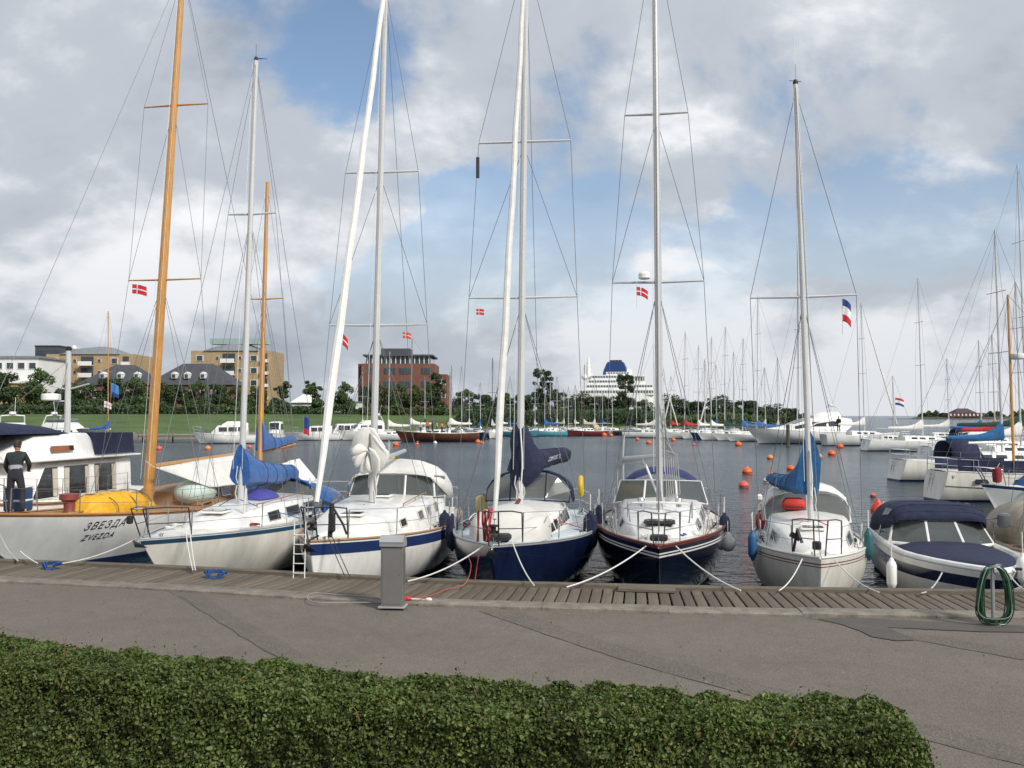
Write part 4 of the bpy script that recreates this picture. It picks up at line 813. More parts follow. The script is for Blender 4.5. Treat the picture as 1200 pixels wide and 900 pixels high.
# --- navy yacht with white dinghy on the foredeck
def navy_yacht():
    r = berth('sailing_yacht', 'navy sailing yacht with navy sail cover and white dinghy upturned on its foredeck', 'yacht', 577, 17.35, 3.2)
    h = Hull(10.6, 3.55, 1.5, 1.10, 1.12, ov=.75, tw=.70, p=.64, full=1.8, ent=1.0)
    h.build(r, [(0.03, alu), (0, navy_gel), (0, white_str), (0, antifoul_r)], boot=(.16, .06), deck=deck_blue, rail=alu, railr=.022)
    secs = [(3.0, .40, .34, 1.20, 1.28), (3.6, .75, .60, 1.16, 1.42), (5.2, 1.0, .80, 1.12, 1.62), (7.2, 1.12, .9, 1.1, 1.72), (7.4, 1.12, .9, 1.1, 1.7)]
    c = cabin(r, secs, white_gel, top=.09)
    for k in range(7):
        for sd in (1, -1): side_window(c, secs, 3.75 + k * .48, 4.08 + k * .48, .30, .74, sd, glass_d)
    m, on = rig(r, h, 4.7, 1.75, (5.35, 15.4), [(6.7, 1.30), (10.5, 1.12)], alu_white, .10, .075, chain=4.95, genoa=(.072, grey_c, .03, .97), rake_x=.1)
    MB().path([on(10.4) + Vector((-1.14, .1, -.22)), on(10.4) + Vector((-1.14, .1, -.72))], .042, 8).build('radar_reflector', black_r, m)
    bx = .95; boom(r, 4.9, 2.6, 7.9, 2.75, alu, .055, bx)
    sc = sail_cover(r, 4.85, 2.62, 8.0, 2.86, navy_c, .15, .24, x1=bx, tall_w=1.2, sag_=-.04, boot=[(2.15, .08, -.05), (2.25, .20, .0), (2.45, .33, .10), (2.74, .42, .20), (3.0, .37, .14), (3.25, .29, .06), (3.5, .23, .02), (3.64, .17, 0), (3.69, .07, 0)])
    me = text_mesh('COMFORT 32', .15); me.materials.append(M('white_lettering', (.6, .62, .66), .6, var=0)); o = bpy.data.objects.new('lettering', me); COL.objects.link(o); o.parent = sc
    a = Vector((.335 + .17, 6.0, 2.74)); u = (Vector((bx, 7.9, 2.84)) - Vector((0, 4.85, 2.62))).normalized(); nrm = u.cross(Vector((0, 0, 1))).normalized(); w_ = nrm.cross(u)
    o.matrix_local = Matrix(((u.x, w_.x, nrm.x, a.x + .06), (u.y, w_.y, nrm.y, a.y), (u.z, w_.z, nrm.z, a.z + .02), (0, 0, 0, 1)))
    tube('cover_lacing', [(.04, 4.60, 2.15), (.08, 4.53, 2.7), (.08, 4.52, 3.0), (.03, 4.62, 3.6)], .018, white_str, sc)
    sprayhood(r, 6.5, 8.1, 1.12, 1.12, 1.68, .80, .74, navy_c, 'sprayhood', True, vinyl, navy_c, 2.6, .35)
    pulpit(r, h, 1.2, .62, M('dark_pulpit_tube', (.10, .10, .11), .35, .8, var=.1), .1); stanchions(r, h, 1.2, 9.4, 6, .62); pushpit(r, h, 1.3)
    anchor(r, .0, 1.52); MB().box((0, .75, 1.56), (.5, .42, .14), bev=.04).build('windlass', black_r, r)
    mb = MB(); rr = random.Random(2)
    for k in range(9): x = rr.uniform(-.34, -.12); mb.path([(x, rr.uniform(.55, .9), 2.1), (x + rr.uniform(-.08, .08), .55, 1.85), (x + rr.uniform(-.1, .1), rr.uniform(.5, .7), 1.5)], .016, 5)
    mb.build('coiled_line', rope_r, r)
    for sd in (1, -1): winch(r, (sd * 1.25, 8.6, 1.2), 1.2)
    tube('jackstay', [(.0, 2.0, 1.62), (.02, 3.1, 1.86), (.02, 4.4, 1.95)], .05, M('maroon_webbing', (.15, .03, .03), .8, var=.2), r)
    d = thing('inflatable_dinghy', 'white inflatable dinghy upturned across the foredeck of the navy yacht', 'dinghy', W(r, (.04, 2.6, 1.36)), R(3.2))
    rings = []
    for i in range(17):
        f = i / 16; y = lerp(-1.0, 1.1, f); e = max(.0, 1 - abs(2 * f - 1) ** 3.5) ** .5; w = .30 + .54 * e; hh = .16 + .46 * e; rings.append([(w * math.copysign(abs(math.cos(a)) ** .75, math.cos(a)), y, hh * max(0, math.sin(a)) ** .6 * (1 - .16 * math.exp(-((abs(math.cos(a)) - .5) / .12) ** 2) + .03 * math.sin(i * 2.1 + k))) for a in [math.pi * k / 16 for k in range(17)]])
    MB().loft(rings).build('hull', M('dinghy_fabric', (.60, .585, .54), .6, var=.08, bump=.2, bscale=6), d, 60)
    for sd in (1, -1): tube('tube_seam', [(sd * .80, y, .36 + .1 * (1 - abs(y))) for y in (-.6, -.2, .2, .6)], .012, grey_c, d)
    t = thing('horseshoe_buoy', 'yellow horseshoe lifebuoy on the stern rail of the navy yacht', 'lifebuoy', W(r, (1.22, 9.2, 1.62)), R(3)); MB().path([(.02, .2 * math.cos(a), .28 + .26 * math.sin(a)) for a in [R(-60 + k * 30) for k in range(11)]], .07, 8).build('ring', M('yellow_vinyl', (.66, .42, .02), .5, var=.15), t); MB().path([(.0, -.05, 0), (0, -.05, -.4)], .02, 6).build('bracket', steel, t)
    t = thing('folded_lifejacket', 'pale yellow cushion by the hood of the navy yacht, at its far side', 'cushion', W(r, (-1.3, 7.4, 1.32)), 0); MB().box((0, 0, .25), (.3, .2, .5), bev=.08).build('pad', M('pale_yellow', (.6, .5, .22), .7, var=.15), t, 60); MB().path([(0, -.11, .05), (0, -.11, .45)], .015, 5).build('strap', grey_c, t)
    deck_gear(r, h, 4.7, 3)
    return r, h
NVY, NVYH = navy_yacht()

# --- blue-black yacht with double white stripes
def dark_yacht():
    r = berth('sailing_yacht', 'blue-black sailing yacht with twin white stripes, glass windscreen and blue bimini', 'yacht', 771, 17.55, 0.5)
    h = Hull(10.6, 3.25, 1.45, 1.20, 1.22, ov=.95, tw=.66, p=.66, full=1.9, ent=1.02)
    h.build(r, [(.035, red_str), (.13, black_gel), (.16, white_str), (.19, black_gel), (.225, white_str), (0, black_gel), (0, white_str), (0, antifoul_g)], boot=(.12, .06), deck=deck_grey, rail=red_str, railr=.025)
    secs = [(2.0, .50, .40, 1.24, 1.34), (3.0, .85, .66, 1.16, 1.54), (5.0, 1.12, .86, 1.12, 1.74), (6.6, 1.2, .96, 1.1, 1.78), (7.0, 1.22, 1.0, 1.1, 1.76)]
    c = cabin(r, secs, white_gel, top=.10)
    for y0, y1 in ((3.7, 4.3), (4.8, 5.6), (5.9, 6.5)):
        for sd in (1, -1): side_window(c, secs, y0, y1, .38, .76, sd, glass_d, steel)
    hatch(r, (0, 2.75, 1.62), .66, .5, glass_d, black_r); MB().box((0, 1.7, 1.40), (.5, .4, .12), bev=.03).build('locker_lid', deck_grey, r)
    m, on = rig(r, h, 4.1, 1.72, (4.55, 15.6), [(7.0, 1.06), (11.0, .74)], alu, .095, .075, chain=4.4, inner=True, rake_x=-.06)
    MB().lathe(on(7.08) + Vector((-.30, -.16, -.02)), [(.11, 0), (.145, .02), (.145, .12), (.11, .16), (.04, .17)], 16).build('radar_dome', white_gel, m)
    boom(r, 4.25, 2.95, 7.2, 2.75, alu, .07, -.95)
    mb = MB(); mb.path([(-.98, 7.2, 1.2), (-.98, 7.2, 2.9), (-.95, 7.15, 3.4)], .04, 6); mb.path([(-1.15, 7.3, 1.2), (-1.12, 7.25, 2.7)], .03, 6); mb.build('boom_crutch', alu, r)
    mb = MB(); rr = random.Random(8)
    for k in range(7): x = .10 + .05 * k; mb.path([(.10 + .01 * k, 4.0, 4.3 - .2 * k), (x, 4.25, 3.0), (x + .06, 4.3, 2.1), (.12, 4.3, 1.86)], .012, 5)
    mb.build('running_rigging', M('grey_rope', (.42, .42, .42), .8, var=.2), r)
    tube('vang', [(0, 4.2, 1.95), (-.4, 5.3, 2.85)], .03, white_str, r)
    tube('mast_rail', [(-.85, 3.7, 1.75), (-.6, 3.45, 1.95), (0, 3.35, 1.98), (.6, 3.45, 1.95), (.85, 3.7, 1.75)], .022, white_str, r)
    fr = M('windscreen_frame', (.72, .72, .70), .35, .3, var=.05); z0 = 1.80
    for a, b, c_, d in (((-1.18, 6.5, z0 - .14), (-.42, 6.1, z0 + .02), (-.38, 6.4, z0 + .46), (-1.02, 6.8, z0 + .42)), ((-.4, 6.1, z0 + .02), (.4, 6.1, z0 + .02), (.36, 6.4, z0 + .46), (-.36, 6.4, z0 + .46)), ((.42, 6.1, z0 + .02), (1.18, 6.5, z0 - .14), (1.02, 6.8, z0 + .42), (.38, 6.4, z0 + .46))): front_window(c, a, b, c_, d, wglass, fr)
    sprayhood(r, 6.6, 8.6, 1.06, 1.16, 1.66, .74, .84, M('mid_blue_canvas', (.018, .03, .11), .85, var=.2, bump=.3, bscale=10), 'bimini', False, sq=2.1, lean=.4)
    pulpit(r, h, 1.3, .62, None, .05); stanchions(r, h, 1.3, 9.3, 6, .62); pushpit(r, h, 1.2)
    MB().box((0, .55, 1.56), (.34, .34, .10), bev=.03).build('anchor_roller', black_r, r)
    for sd in (1, -1): tube('dorade_rail', [(sd * .62, 2.6, 1.62), (sd * .66, 2.6, 2.0), (sd * .7, 3.2, 2.02), (sd * .7, 3.2, 1.66)], .016, steel, r); winch(r, (sd * 1.25, 8.4, 1.15), 1.2); MB().lathe((sd * .42, 3.9, 1.83), [(.06, 0), (.06, .1), (.09, .14), (.07, .2), (.02, .21)], 10).build('vent', steel, r)
    for sd, cols in ((1, 2), (-1, 1)):
        for k in range(2): tube('deck_line', [(sd * (1.0 + .1 * k), 2.6, 1.72), (sd * (1.02 + .1 * k), 3.0, 1.5), (sd * .96, 3.4, 1.2)], .014, rope_w, r)
    t = thing('yellow_bag', 'yellow cushion behind the windscreen of the blue-black yacht', 'cushion', W(r, (-.75, 7.2, 1.74)), 0); MB().ball((0, 0, .18), 1, 14, 8, sc=(.36, .25, .2)).build('pad', M('yellow_cloth', (.6, .40, .03), .7, var=.15), t, 60); tube('strap', [(-.3, -.14, .2), (0, -.27, .2), (.3, -.14, .2)], .012, grey_c, t)
    deck_gear(r, h, 4.1, 4)
    return r, h
DKY, DKYH = dark_yacht()

# --- small cream sloop
def small_sloop():
    r = berth('sailing_sloop', 'small cream sloop with teal-blue sail cover and white canopy between dark yacht and motorboat', 'yacht', 960, 17.5, -4.6)
    h = Hull(8.0, 2.56, 1.24, .98, 1.0, ov=.62, tw=.72, p=.60, full=2.0, ent=.92)
    h.build(r, [(.03, white_str), (.10, cream_gel), (.125, red_str), (.16, cream_gel), (.18, red_str), (0, cream_gel), (0, cream_gel), (0, antifoul_b)], boot=(.06, .03), deck=deck_m, rail=cream_gel, railr=.03)
    secs = [(1.3, .38, .30, 1.08, 1.16), (2.2, .74, .58, 1.02, 1.42), (3.6, .98, .82, .97, 1.56), (4.9, 1.02, .86, .95, 1.64), (5.2, 1.02, .86, .95, 1.6)]
    c = cabin(r, secs, white_gel, top=.10)
    for y0, y1 in ((2.5, 3.2), (3.6, 4.5)):
        for sd in (1, -1): side_window(c, secs, y0, y1, .38, .78, sd, M('green_glass', (.06, .12, .09), .1, var=.2), steel)
    m, on = rig(r, h, 3.05, 1.58, (3.15, 11.25), [(6.5, 1.12)], alu_white, .075, .055, chain=3.3, rake_x=-.22, headgear=True)
    tube('antenna', [on(11.2), on(11.2) + Vector((-.02, 0, 1.1))], .006, white_str, m)
    boom(r, 3.2, 2.25, 5.6, 2.25, alu, .05, -.72); sail_cover(r, 3.15, 2.32, 5.7, 2.35, blue_c2, .95, .20, x1=-.78, tall_w=1.5)
    tube('cover_lacing', [(.02, 2.95, 2.1), (.03, 2.94, 2.6), (-.01, 2.98, 3.15)], .022, white_str, r)
    sprayhood(r, 4.3, 6.4, .98, 1.0, 1.42, .74, .82, white_c, 'canopy', True, vinyl, white_c, 3.0, .3, nfront=2)
    p = pulpit(r, h, 1.15, .70, M('rusty_pulpit_tube', (.20, .15, .13), .45, .6, var=.3, scale=12), .05); stanchions(r, h, 1.15, 6.9, 4, .58); pushpit(r, h, 1.1)
    hatch(r, (0, 2.35, 1.54), .5, .45); MB().box((-.05, .3, 1.45), (.16, .1, .16), bev=.02).build('bow_lamp', black_r, r)
    mb = MB(); mb.path([(-.45, .9, 1.25), (-.38, .7, 1.7), (-.30, .62, 1.45)], .03, 6); mb.box((-.42, .8, 1.55), (.20, .16, .10), rot=Matrix.Rotation(.5, 3, 'Y')); mb.build('spare_anchor', black_r, r)
    t = thing('red_lifejacket', 'red bundle behind the canopy window of the small cream sloop', 'life jacket', W(r, (-.30, 4.45, 1.66)), 0); MB().box((0, 0, .18), (.52, .2, .30), bev=.09).build('pad', M('red_cloth', (.48, .03, .02), .7, var=.2, bump=.3, bscale=10), t, 60); tube('strap', [(-.2, -.11, .12), (.2, -.11, .12)], .014, black_r, t)
    t = thing('red_fuel_can', 'red can by the stern rail of the small cream sloop', 'can', W(r, (-1.0, 6.6, 1.0)), 0); MB().box((0, 0, .2), (.3, .26, .4), bev=.06).build('body', M('red_plastic', (.5, .03, .02), .45, var=.15), t, 50); MB().path([(-.08, 0, .4), (-.06, 0, .46), (.06, 0, .46), (.08, 0, .4)], .02, 6).build('handle', black_r, t)
    tube('staff', [(-1.02, 7.2, 1.0), (-1.06, 7.3, 2.0)], .012, teak, r)
    MB().box((-1.05, 7.2, 1.75), (.14, .12, .18), bev=.04).build('stern_lamp', white_gel, r); MB().box((1.02, 7.0, 1.75), (.14, .12, .18), bev=.04).build('stern_lamp', white_gel, r)
    deck_gear(r, h, 3.05, 5)
    return r, h, on
SLP, SLPH, SLP_ON = small_sloop()

# --- motorboat with navy canvas
def motorboat():
    r = berth('motorboat', 'white motorboat with navy canvas canopy and navy foredeck cover beside the hose stand', 'motorboat', 1173, 17.15, -1.5)
    h = Hull(7.3, 2.52, 1.02, .90, .92, ov=.8, tw=.92, p=.50, full=2.2, ent=.72, trk=-.1)
    h.build(r, [(.13, white_gel), (.36, navy_gel), (0, M('light_grey_gelcoat', (.60, .60, .58), .3, var=.1)), (0, navy_str), (0, antifoul_b)], boot=(.04, .02), deck=white_gel, rail=M('grey_rubbing_strake', (.45, .45, .45), .5, var=.1), railr=.022)
    d = MB(); rings = []
    for i in range(17):
        f = i / 16; y = lerp(.42, 4.12, f); t = h.at(y); w = max(h.half(t) - .22, .02) * min(1, .5 + f * 4) * 1.0; z = h.sheer(t) + .06; rings.append([(w * q, y, z + (.08 + .06 * f) * (1 - abs(q) ** 3) - .03) for q in (-1, -.9, -.7, -.35, 0, .35, .7, .9, 1)])
    d.loft(rings, False, False); d.build('foredeck_cover', navy_c, r, 60, solid=.02)
    for sd in (1, -1): tube('gunwale', [h.edge(h.at(y), sd, .03, .09) if y > 0 else Vector((0, .03, h.sheer(0) + .03)) for y in (0, .1, .25, .5, .9, 1.5, 2.2, 3, 4, 5, 6, 7.2)], .075, white_gel, r, 8)
    z0 = 1.0; fr = white_str; Y = 1.35
    wl = [((-1.10, 3.15 + Y, z0), (-.38, 2.62 + Y, z0), (-.32, 3.25 + Y, z0 + .48), (-.92, 3.62 + Y, z0 + .48)), ((-.36, 2.62 + Y, z0), (.36, 2.62 + Y, z0), (.30, 3.25 + Y, z0 + .48), (-.30, 3.25 + Y, z0 + .48)), ((.38, 2.62 + Y, z0), (1.10, 3.15 + Y, z0), (.92, 3.62 + Y, z0 + .48), (.32, 3.25 + Y, z0 + .48))]
    ws = MB().path([(-1.12, 3.2 + Y, z0 - .02), (-.75, 2.82 + Y, z0 - .02), (-.37, 2.59 + Y, z0 - .02), (.37, 2.59 + Y, z0 - .02), (.75, 2.82 + Y, z0 - .02), (1.12, 3.2 + Y, z0 - .02)], .035, 6).build('windscreen', white_gel, r)
    for q in wl: front_window(ws, *q, wglass, fr)
    for sd in (1, -1): front_window(ws, (sd * 1.12, 3.18 + Y, z0), (sd * 1.16, 4.3 + Y, z0 - .04), (sd * 1.06, 4.3 + Y, z0 + .35), (sd * .94, 3.64 + Y, z0 + .46), wglass, fr)
    rings = []
    for y, w, zz, k in ((3.18, .94, z0 + .42, .08), (3.30, 1.00, z0 + .38, .30), (3.50, 1.04, z0 + .32, .50), (4.1, 1.09, z0 + .18, .66), (5.0, 1.11, z0 + .04, .76), (5.6, 1.10, z0 - .02, .62), (5.95, 1.08, z0 - .08, .30)): rings.append(arch(y + Y, w, zz, k, 15, 4.2))
    cv = MB().loft(rings, False, False).build('canopy', navy_c, r, 60, solid=.02)
    q = [Vector(rings[2][13]), Vector(rings[3][13]), Vector(rings[3][11]), Vector(rings[2][11])]; cc = sum(q, Vector()) / 4; MB().slab([p.lerp(cc, .15) + Vector((-.03, 0, 0)) for p in q], (-.015, 0, 0)).build('window', vinyl, cv, None)
    for k in range(3): tube('hoop', [Vector(p) * 1.0 + Vector((0, 0, .012)) for p in rings[1 + k]], .012, navy_c, cv)
    MB().box((.30, .16, 1.10), (.12, .06, .05), bev=.015).build('bow_lamp', black_r, r); MB().lathe((0, .3, 1.06), [(.05, 0), (.03, .02), (.03, .07), (.06, .08), (.02, .1)], 8).build('cleat', steel, r)
    for sd in (1, -1): MB().box((sd * .8, 5.6, .9), (.5, .5, .5), bev=.06).build('seat', white_gel, r)
    mb = MB(); mb.box((0, 7.55, .75), (.42, .4, .5), bev=.1); mb.box((0, 7.6, .2), (.2, .25, .9), bev=.05); mb.build('outboard_motor', black_r, r)
    lt = MB(); lt.path([(1.0, 3.5 + Y, z0 + .5), (1.3, 3.5 + Y, z0 + .55)], .02, 6); lt.lathe((1.42, 3.46 + Y, z0 + .50), [(.10, -.16), (.14, -.1), (.14, .12), (.1, .16)], 12); lt.build('spotlight', glass_mat('lamp_glass', (.7, .75, .78), .3, .05), r)
    return r, h
MTR, MTRH = motorboat()

# --- green-hulled boat under a beige tarpaulin at the picture edge
def green_boat():
    r = berth('green_boat', 'dark green hulled boat with beige tarpaulin at the right edge behind the motorboat', 'boat', 1356, 17.6, 2)
    h = Hull(7.5, 2.7, 1.15, .85, .9, ov=.8, tw=.75, p=.5)
    h.build(r, [(.10, cream_gel), (0, M('green_topsides', (.012, .06, .045), .3, var=.15)), (0, white_str), (0, antifoul_r)], deck=M('sand_deck', (.5, .43, .32), .7, var=.15), rail=teak)
    c = cabin(r, [(1.6, .6, .5, .95, 1.2), (2.3, .8, .7, .93, 1.5), (3.6, .9, .8, .9, 1.55)], cream_gel)
    sprayhood(r, 3.0, 6.2, 1.08, 1.0, .95, 1.05, .8, beige_c, 'tarpaulin', True, vinyl, beige_c, 2.3, .5); pulpit(r, h, 1.0, .55); stanchions(r, h, 1.0, 6.5, 4, .5)
    m, on = rig(r, h, 2.9, 1.5, (3.2, 10.6), [(6.2, .9)], alu, .075, .055); return r, h
GRN, GRNH = green_boat()
# ------------------------------------------------------------------ far shore: land, trees, buildings, ship
def shore_d(px): return interp(px, [(-300, 148), (0, 150), (235, 155), (330, 172), (420, 182), (560, 206), (700, 228), (770, 232), (880, 250), (960, 268)])
grass_m = M('far_grass', (.062, .105, .022), .9, var=.35, scale=.15, bump=.4, bscale=3, detail=8)
SPX = [-320 + 20 * i for i in range(64)]
def landstrip(name, prof, mat, px0=-320, px1=948, end_round=True):
    mb = MB(); rows = []
    for px in [p for p in SPX if px0 <= p <= px1]:
        d = shore_d(px); e = min(1, (px1 + 20 - px) / 90.0); rows.append([col_d(px, d + o, lerp(-1.2, z, e) if z > 0 else z) for o, z in prof])
    mb.loft(rows, False, False); return tag(mb.build(name, mat, None, 60), kind='structure')
landstrip('grass_bank', [(2.0, .02), (6, .35), (18, 1.9), (32, 3.3), (40, 3.6), (140, 4.2), (900, 5.0)], grass_m)
landstrip('far_quay', [(0, -1.6), (0, -.02), (.3, .06), (2.2, .06)], M('far_quay_concrete', (.20, .19, .165), .9, var=.3, scale=.5), -320, 760)

BARK = M('bark', (.07, .055, .04), .9, var=.3, scale=3)
leafA = leaf_mat('leaf_green', (.040, .074, .024), (.090, .142, .044), (.12, .15, .055), .6, .25); leafB = leaf_mat('leaf_dark_green', (.028, .054, .020), (.064, .104, .036), (.09, .115, .04), .6, .25); leafC = leaf_mat('leaf_yellow_green', (.045, .070, .018), (.095, .125, .032), (.12, .13, .04), .6, .25)  # far foliage greens lightened in colour to stand in for distance haze
def crown_mesh(seed, blobs, n, leaf, mat):
    """leaves spread over many clumps; blobs: (x, y, z, r)"""
    nr = np.random.RandomState(seed); P = []; Nn = []
    w = np.array([b[3] ** 2 for b in blobs]); cnt = (n * w / w.sum()).astype(int)
    for (x, y, z, r), c in zip(blobs, cnt):
        v = nr.normal(0, 1, (c, 3)); v /= np.linalg.norm(v, axis=1)[:, None]; k = r * nr.uniform(.62, 1.06, c)[:, None] * (1 + .14 * np.sin(v[:, :1] * 5 + x) * np.cos(v[:, 1:2] * 6 + z)); P.append(np.array([x, y, z]) + v * k * np.array([1, 1, .9])); Nn.append(v)
    return leaf_cloud('crown', np.concatenate(P), np.concatenate(Nn), leaf, mat, None, nr, spread=.7)
def blobs_round(seed, w, h, n, base=.28, top=.5):
    rr = random.Random(seed); out = []
    for _ in range(n):
        f = rr.random(); z = h * lerp(base, .95, f); ww = w / 2 * math.sin(math.pi * min(max(lerp(.25, .93, f), 0), 1)) ** top; a = rr.uniform(0, 6.28); q = math.sqrt(rr.random()) * .72; r = rr.uniform(.13, .27) * w * (1 - .35 * f) * min(1, 22 / n + .25); out.append((math.cos(a) * ww * q * 1.1, math.sin(a) * ww * q * 1.1, z - r * .25, r))
    return out
TREES = {}
def tree_proto(key, seed, w, h, n, leaves, leaf, mat, nb=16, base=.28, top=.5):
    root = thing('tree', 'tree', 'tree', (0, 0, 0)); me = crown_mesh(seed, blobs_round(seed, w, h, nb, base, top), leaves, leaf, mat)
    c = bpy.data.objects.new('crown', me); COL.objects.link(c); c.parent = root; rr = random.Random(seed)
    mb = MB(); mb.path([(0, 0, -.5), (.05, 0, h * .2), (-.05, .05, h * .45), (.02, 0, h * .8)], [w * .045, w * .035, w * .025, w * .008], 7)
    for k in range(6): a = rr.uniform(0, 6.28); z = h * rr.uniform(.22, .55); mb.path([(0, 0, z), (math.cos(a) * w * .16, math.sin(a) * w * .16, z + h * .12), (math.cos(a) * w * .3, math.sin(a) * w * .3, z + h * .22)], [w * .02, w * .014, w * .005], 5)
    mb.build('trunk', BARK, root); TREES[key] = [root, (w, h), False]; return root
tree_proto('a', 1, 9, 10, 18, 5200, .30, leafA, 20); tree_proto('b', 2, 8, 9, 16, 4600, .30, leafB, 16, .2); tree_proto('c', 3, 7, 8, 14, 4200, .28, leafC, 14, .22); tree_proto('tall', 4, 7.5, 16, 22, 7000, .30, leafB, 46, .12, .30); tree_proto('slim', 5, 6.5, 13, 20, 5000, .30, leafA, 16, .15, .4); tree_proto('d', 6, 10, 9, 18, 5200, .32, leafB, 22, .12, .45)
tcount = [0]
def tree(key, px, d, ytop, wpx, label, zb=3.6, name='tree', group='trees on the far bank'):
    root, (w, h), used = TREES[key]; TREES[key][2] = True
    o = root if not used else copy_tree(root); z1 = H + (487 - ytop) * d / F; hh = z1 - zb; ww = wpx * d / F
    p = col_d(px, d, zb); o.location = p; o.scale = (ww / w, ww / w, hh / h); o.rotation_euler = (0, 0, (tcount[0] * 2.4) % 6.28); tcount[0] += 1; o.name = name; tag(o, label, 'tree', group); return o
ordn = ['first', 'second', 'third', 'fourth', 'fifth', 'sixth', 'seventh', 'eighth', 'ninth', 'tenth', 'eleventh', 'twelfth', 'thirteenth', 'fourteenth', 'fifteenth', 'sixteenth', 'seventeenth', 'eighteenth', 'nineteenth', 'twentieth']
TL = [('b', 4, 200, 436, 46), ('a', 42, 198, 431, 44), ('d', 78, 196, 450, 36), ('a', 98, 200, 447, 38), ('b', 128, 204, 443, 42), ('a', 160, 200, 442, 40), ('d', 190, 202, 448, 34), ('b', 205, 206, 452, 34), ('a', 232, 202, 446, 34), ('b', 256, 205, 450, 30), ('a', 278, 208, 452, 28), ('c', 300, 205, 452, 26)]
for i, t in enumerate(TL): tree(*t, f'leafy tree before the slate roof, {ordn[i]} from the left in the bank row')
for i, t in enumerate([('slim', 332, 214, 444, 30), ('slim', 366, 216, 444, 28), ('a', 402, 218, 447, 28)]): tree(*t, ['small upright round tree standing alone between apartment block and red office', 'round dark tree beside the white pavilion on the far bank', 'bushy tree at the near corner of the red brick office'][i])
for i, (k, px, yt, w) in enumerate((('b', 432, 452, 26), ('c', 450, 450, 24), ('a', 468, 449, 26), ('c', 486, 450, 24), ('b', 504, 448, 26), ('tall', 512, 434, 24))): tree(k, px, 232, yt, w, f'tree growing in front of the red brick office, {ordn[i]} from its left corner')
for i, (k, px, yt, w) in enumerate((('a', 545, 456, 34), ('b', 566, 462, 34), ('c', 592, 460, 34), ('b', 612, 462, 30))): tree(k, px, 246, yt, w, f'tree in the dark clump beyond the yacht masts, {ordn[i]} to the right of the office', 2.5)
tree('tall', 636, 250, 429, 30, 'tall dark tree with ragged top rising beyond the navy yacht mast', 2.5); tree('slim', 650, 252, 452, 34, 'bushy tree directly beside the tall ragged dark tree', 2.5)
tree('tall', 733, 262, 435, 28, 'tall slim tree standing in front of the white cruise ship', 2.0)
for i, (k, px, yt, w) in enumerate((('d', 676, 462, 46), ('b', 700, 464, 44), ('d', 722, 466, 40), ('a', 756, 468, 36), ('d', 790, 463, 40), ('b', 815, 470, 40), ('d', 846, 464, 48), ('b', 876, 469, 42), ('d', 902, 474, 40), ('b', 924, 478, 30))): tree(k, px, 268, yt, w, f'rounded dark tree in the waterside wood below the cruise ship, {ordn[i]} from the left', 1.0)
# clipped hedge band along the top of the bank and the scrub by the water
def scrub(name, px0, px1, do, zb, zt, mat, n, leaf, label, cat, seed, depth=5.0):
    nr = np.random.RandomState(seed); px = nr.uniform(px0, px1, n); d = np.array([shore_d(p) for p in px]) + do + nr.uniform(0, depth, n)
    top = np.array([zt + .9 * mnoise.noise(Vector((p * .07, 1.3, seed))) + .5 * mnoise.noise(Vector((p * .3, 4.3, seed))) for p in px]); z = zb + (top - zb) * nr.uniform(0, 1, n) ** .6
    P = np.array([col_d(a, b, c) for a, b, c in zip(px, d, z)]); o = P.mean(0); o[2] = zb; root = thing(name, label, cat, tuple(o)); Nn = np.tile([.1, -.7, .7], (n, 1)); leaf_cloud('foliage', P - o, Nn, leaf, mat, root, nr, spread=.8)
    mb = MB(); rr = random.Random(seed)
    for k in range(24): a = rr.uniform(px0, px1); q = col_d(a, shore_d(a) + do + depth / 2, zb) - Vector(o); mb.path([q, q + Vector((.2, 0, (zt - zb) * .7))], [.12, .03], 5)
    mb.build('stems', BARK, root); return root
scrub('hedge', -200, 425, 34, 3.3, 5.2, leafB, 16000, .32, 'dark green hedge band along the top of the grass bank', 'hedge', 3)
scrub('shrubbery', 425, 545, 30, 3.0, 5.0, leafC, 6000, .34, 'rough yellowish shrubbery at the foot of the red brick office', 'shrubbery', 5)
scrub('shrubbery', 535, 760, 6, .3, 4.6, leafB, 17000, .36, 'dense dark waterside shrubbery behind the row of moored sailing boats', 'shrubbery', 7, 16)
scrub('shrubbery', 752, 950, 4, .1, 3.4, leafA, 11000, .36, 'low green waterside shrubbery behind the big white motor yacht', 'shrubbery', 9, 12)

# --- buildings
ochre = M('ochre_brick', (.37, .262, .145), .9, var=.16, scale=.8); redb = M('red_brick', (.165, .070, .050), .9, var=.18, scale=.6); slate = M('slate', (.055, .058, .066), .7, var=.2, scale=.6); zinc = M('zinc_roof', (.23, .25, .27), .5, .3, var=.12, scale=.3); bglass = M('building_glass', (.04, .055, .065), .12, var=.2, scale=.4); bwhite = M('building_white', (.68, .68, .66), .7, var=.08, scale=.4); dgrey = M('dark_cladding', (.06, .065, .075), .6, var=.15)
def building(name, label, px, d, zb, rz, group=None): return thing(name, label, 'building', col_d(px, d, zb), YAW + R(rz), group)
def win(root, x, z, w, h, y=-.05, frame=None, glass=None, th=.25):
    f = MB().box((x, y, z + h / 2), (w, th, h)).build('window', frame or bwhite, root, None); MB().box((x - w * .0, y - th / 2 - .02, z + h / 2), (w * .80, .06, h * .84)).build('pane', glass or bglass, f, None); return f
def pxw(n, d): return n * d / F
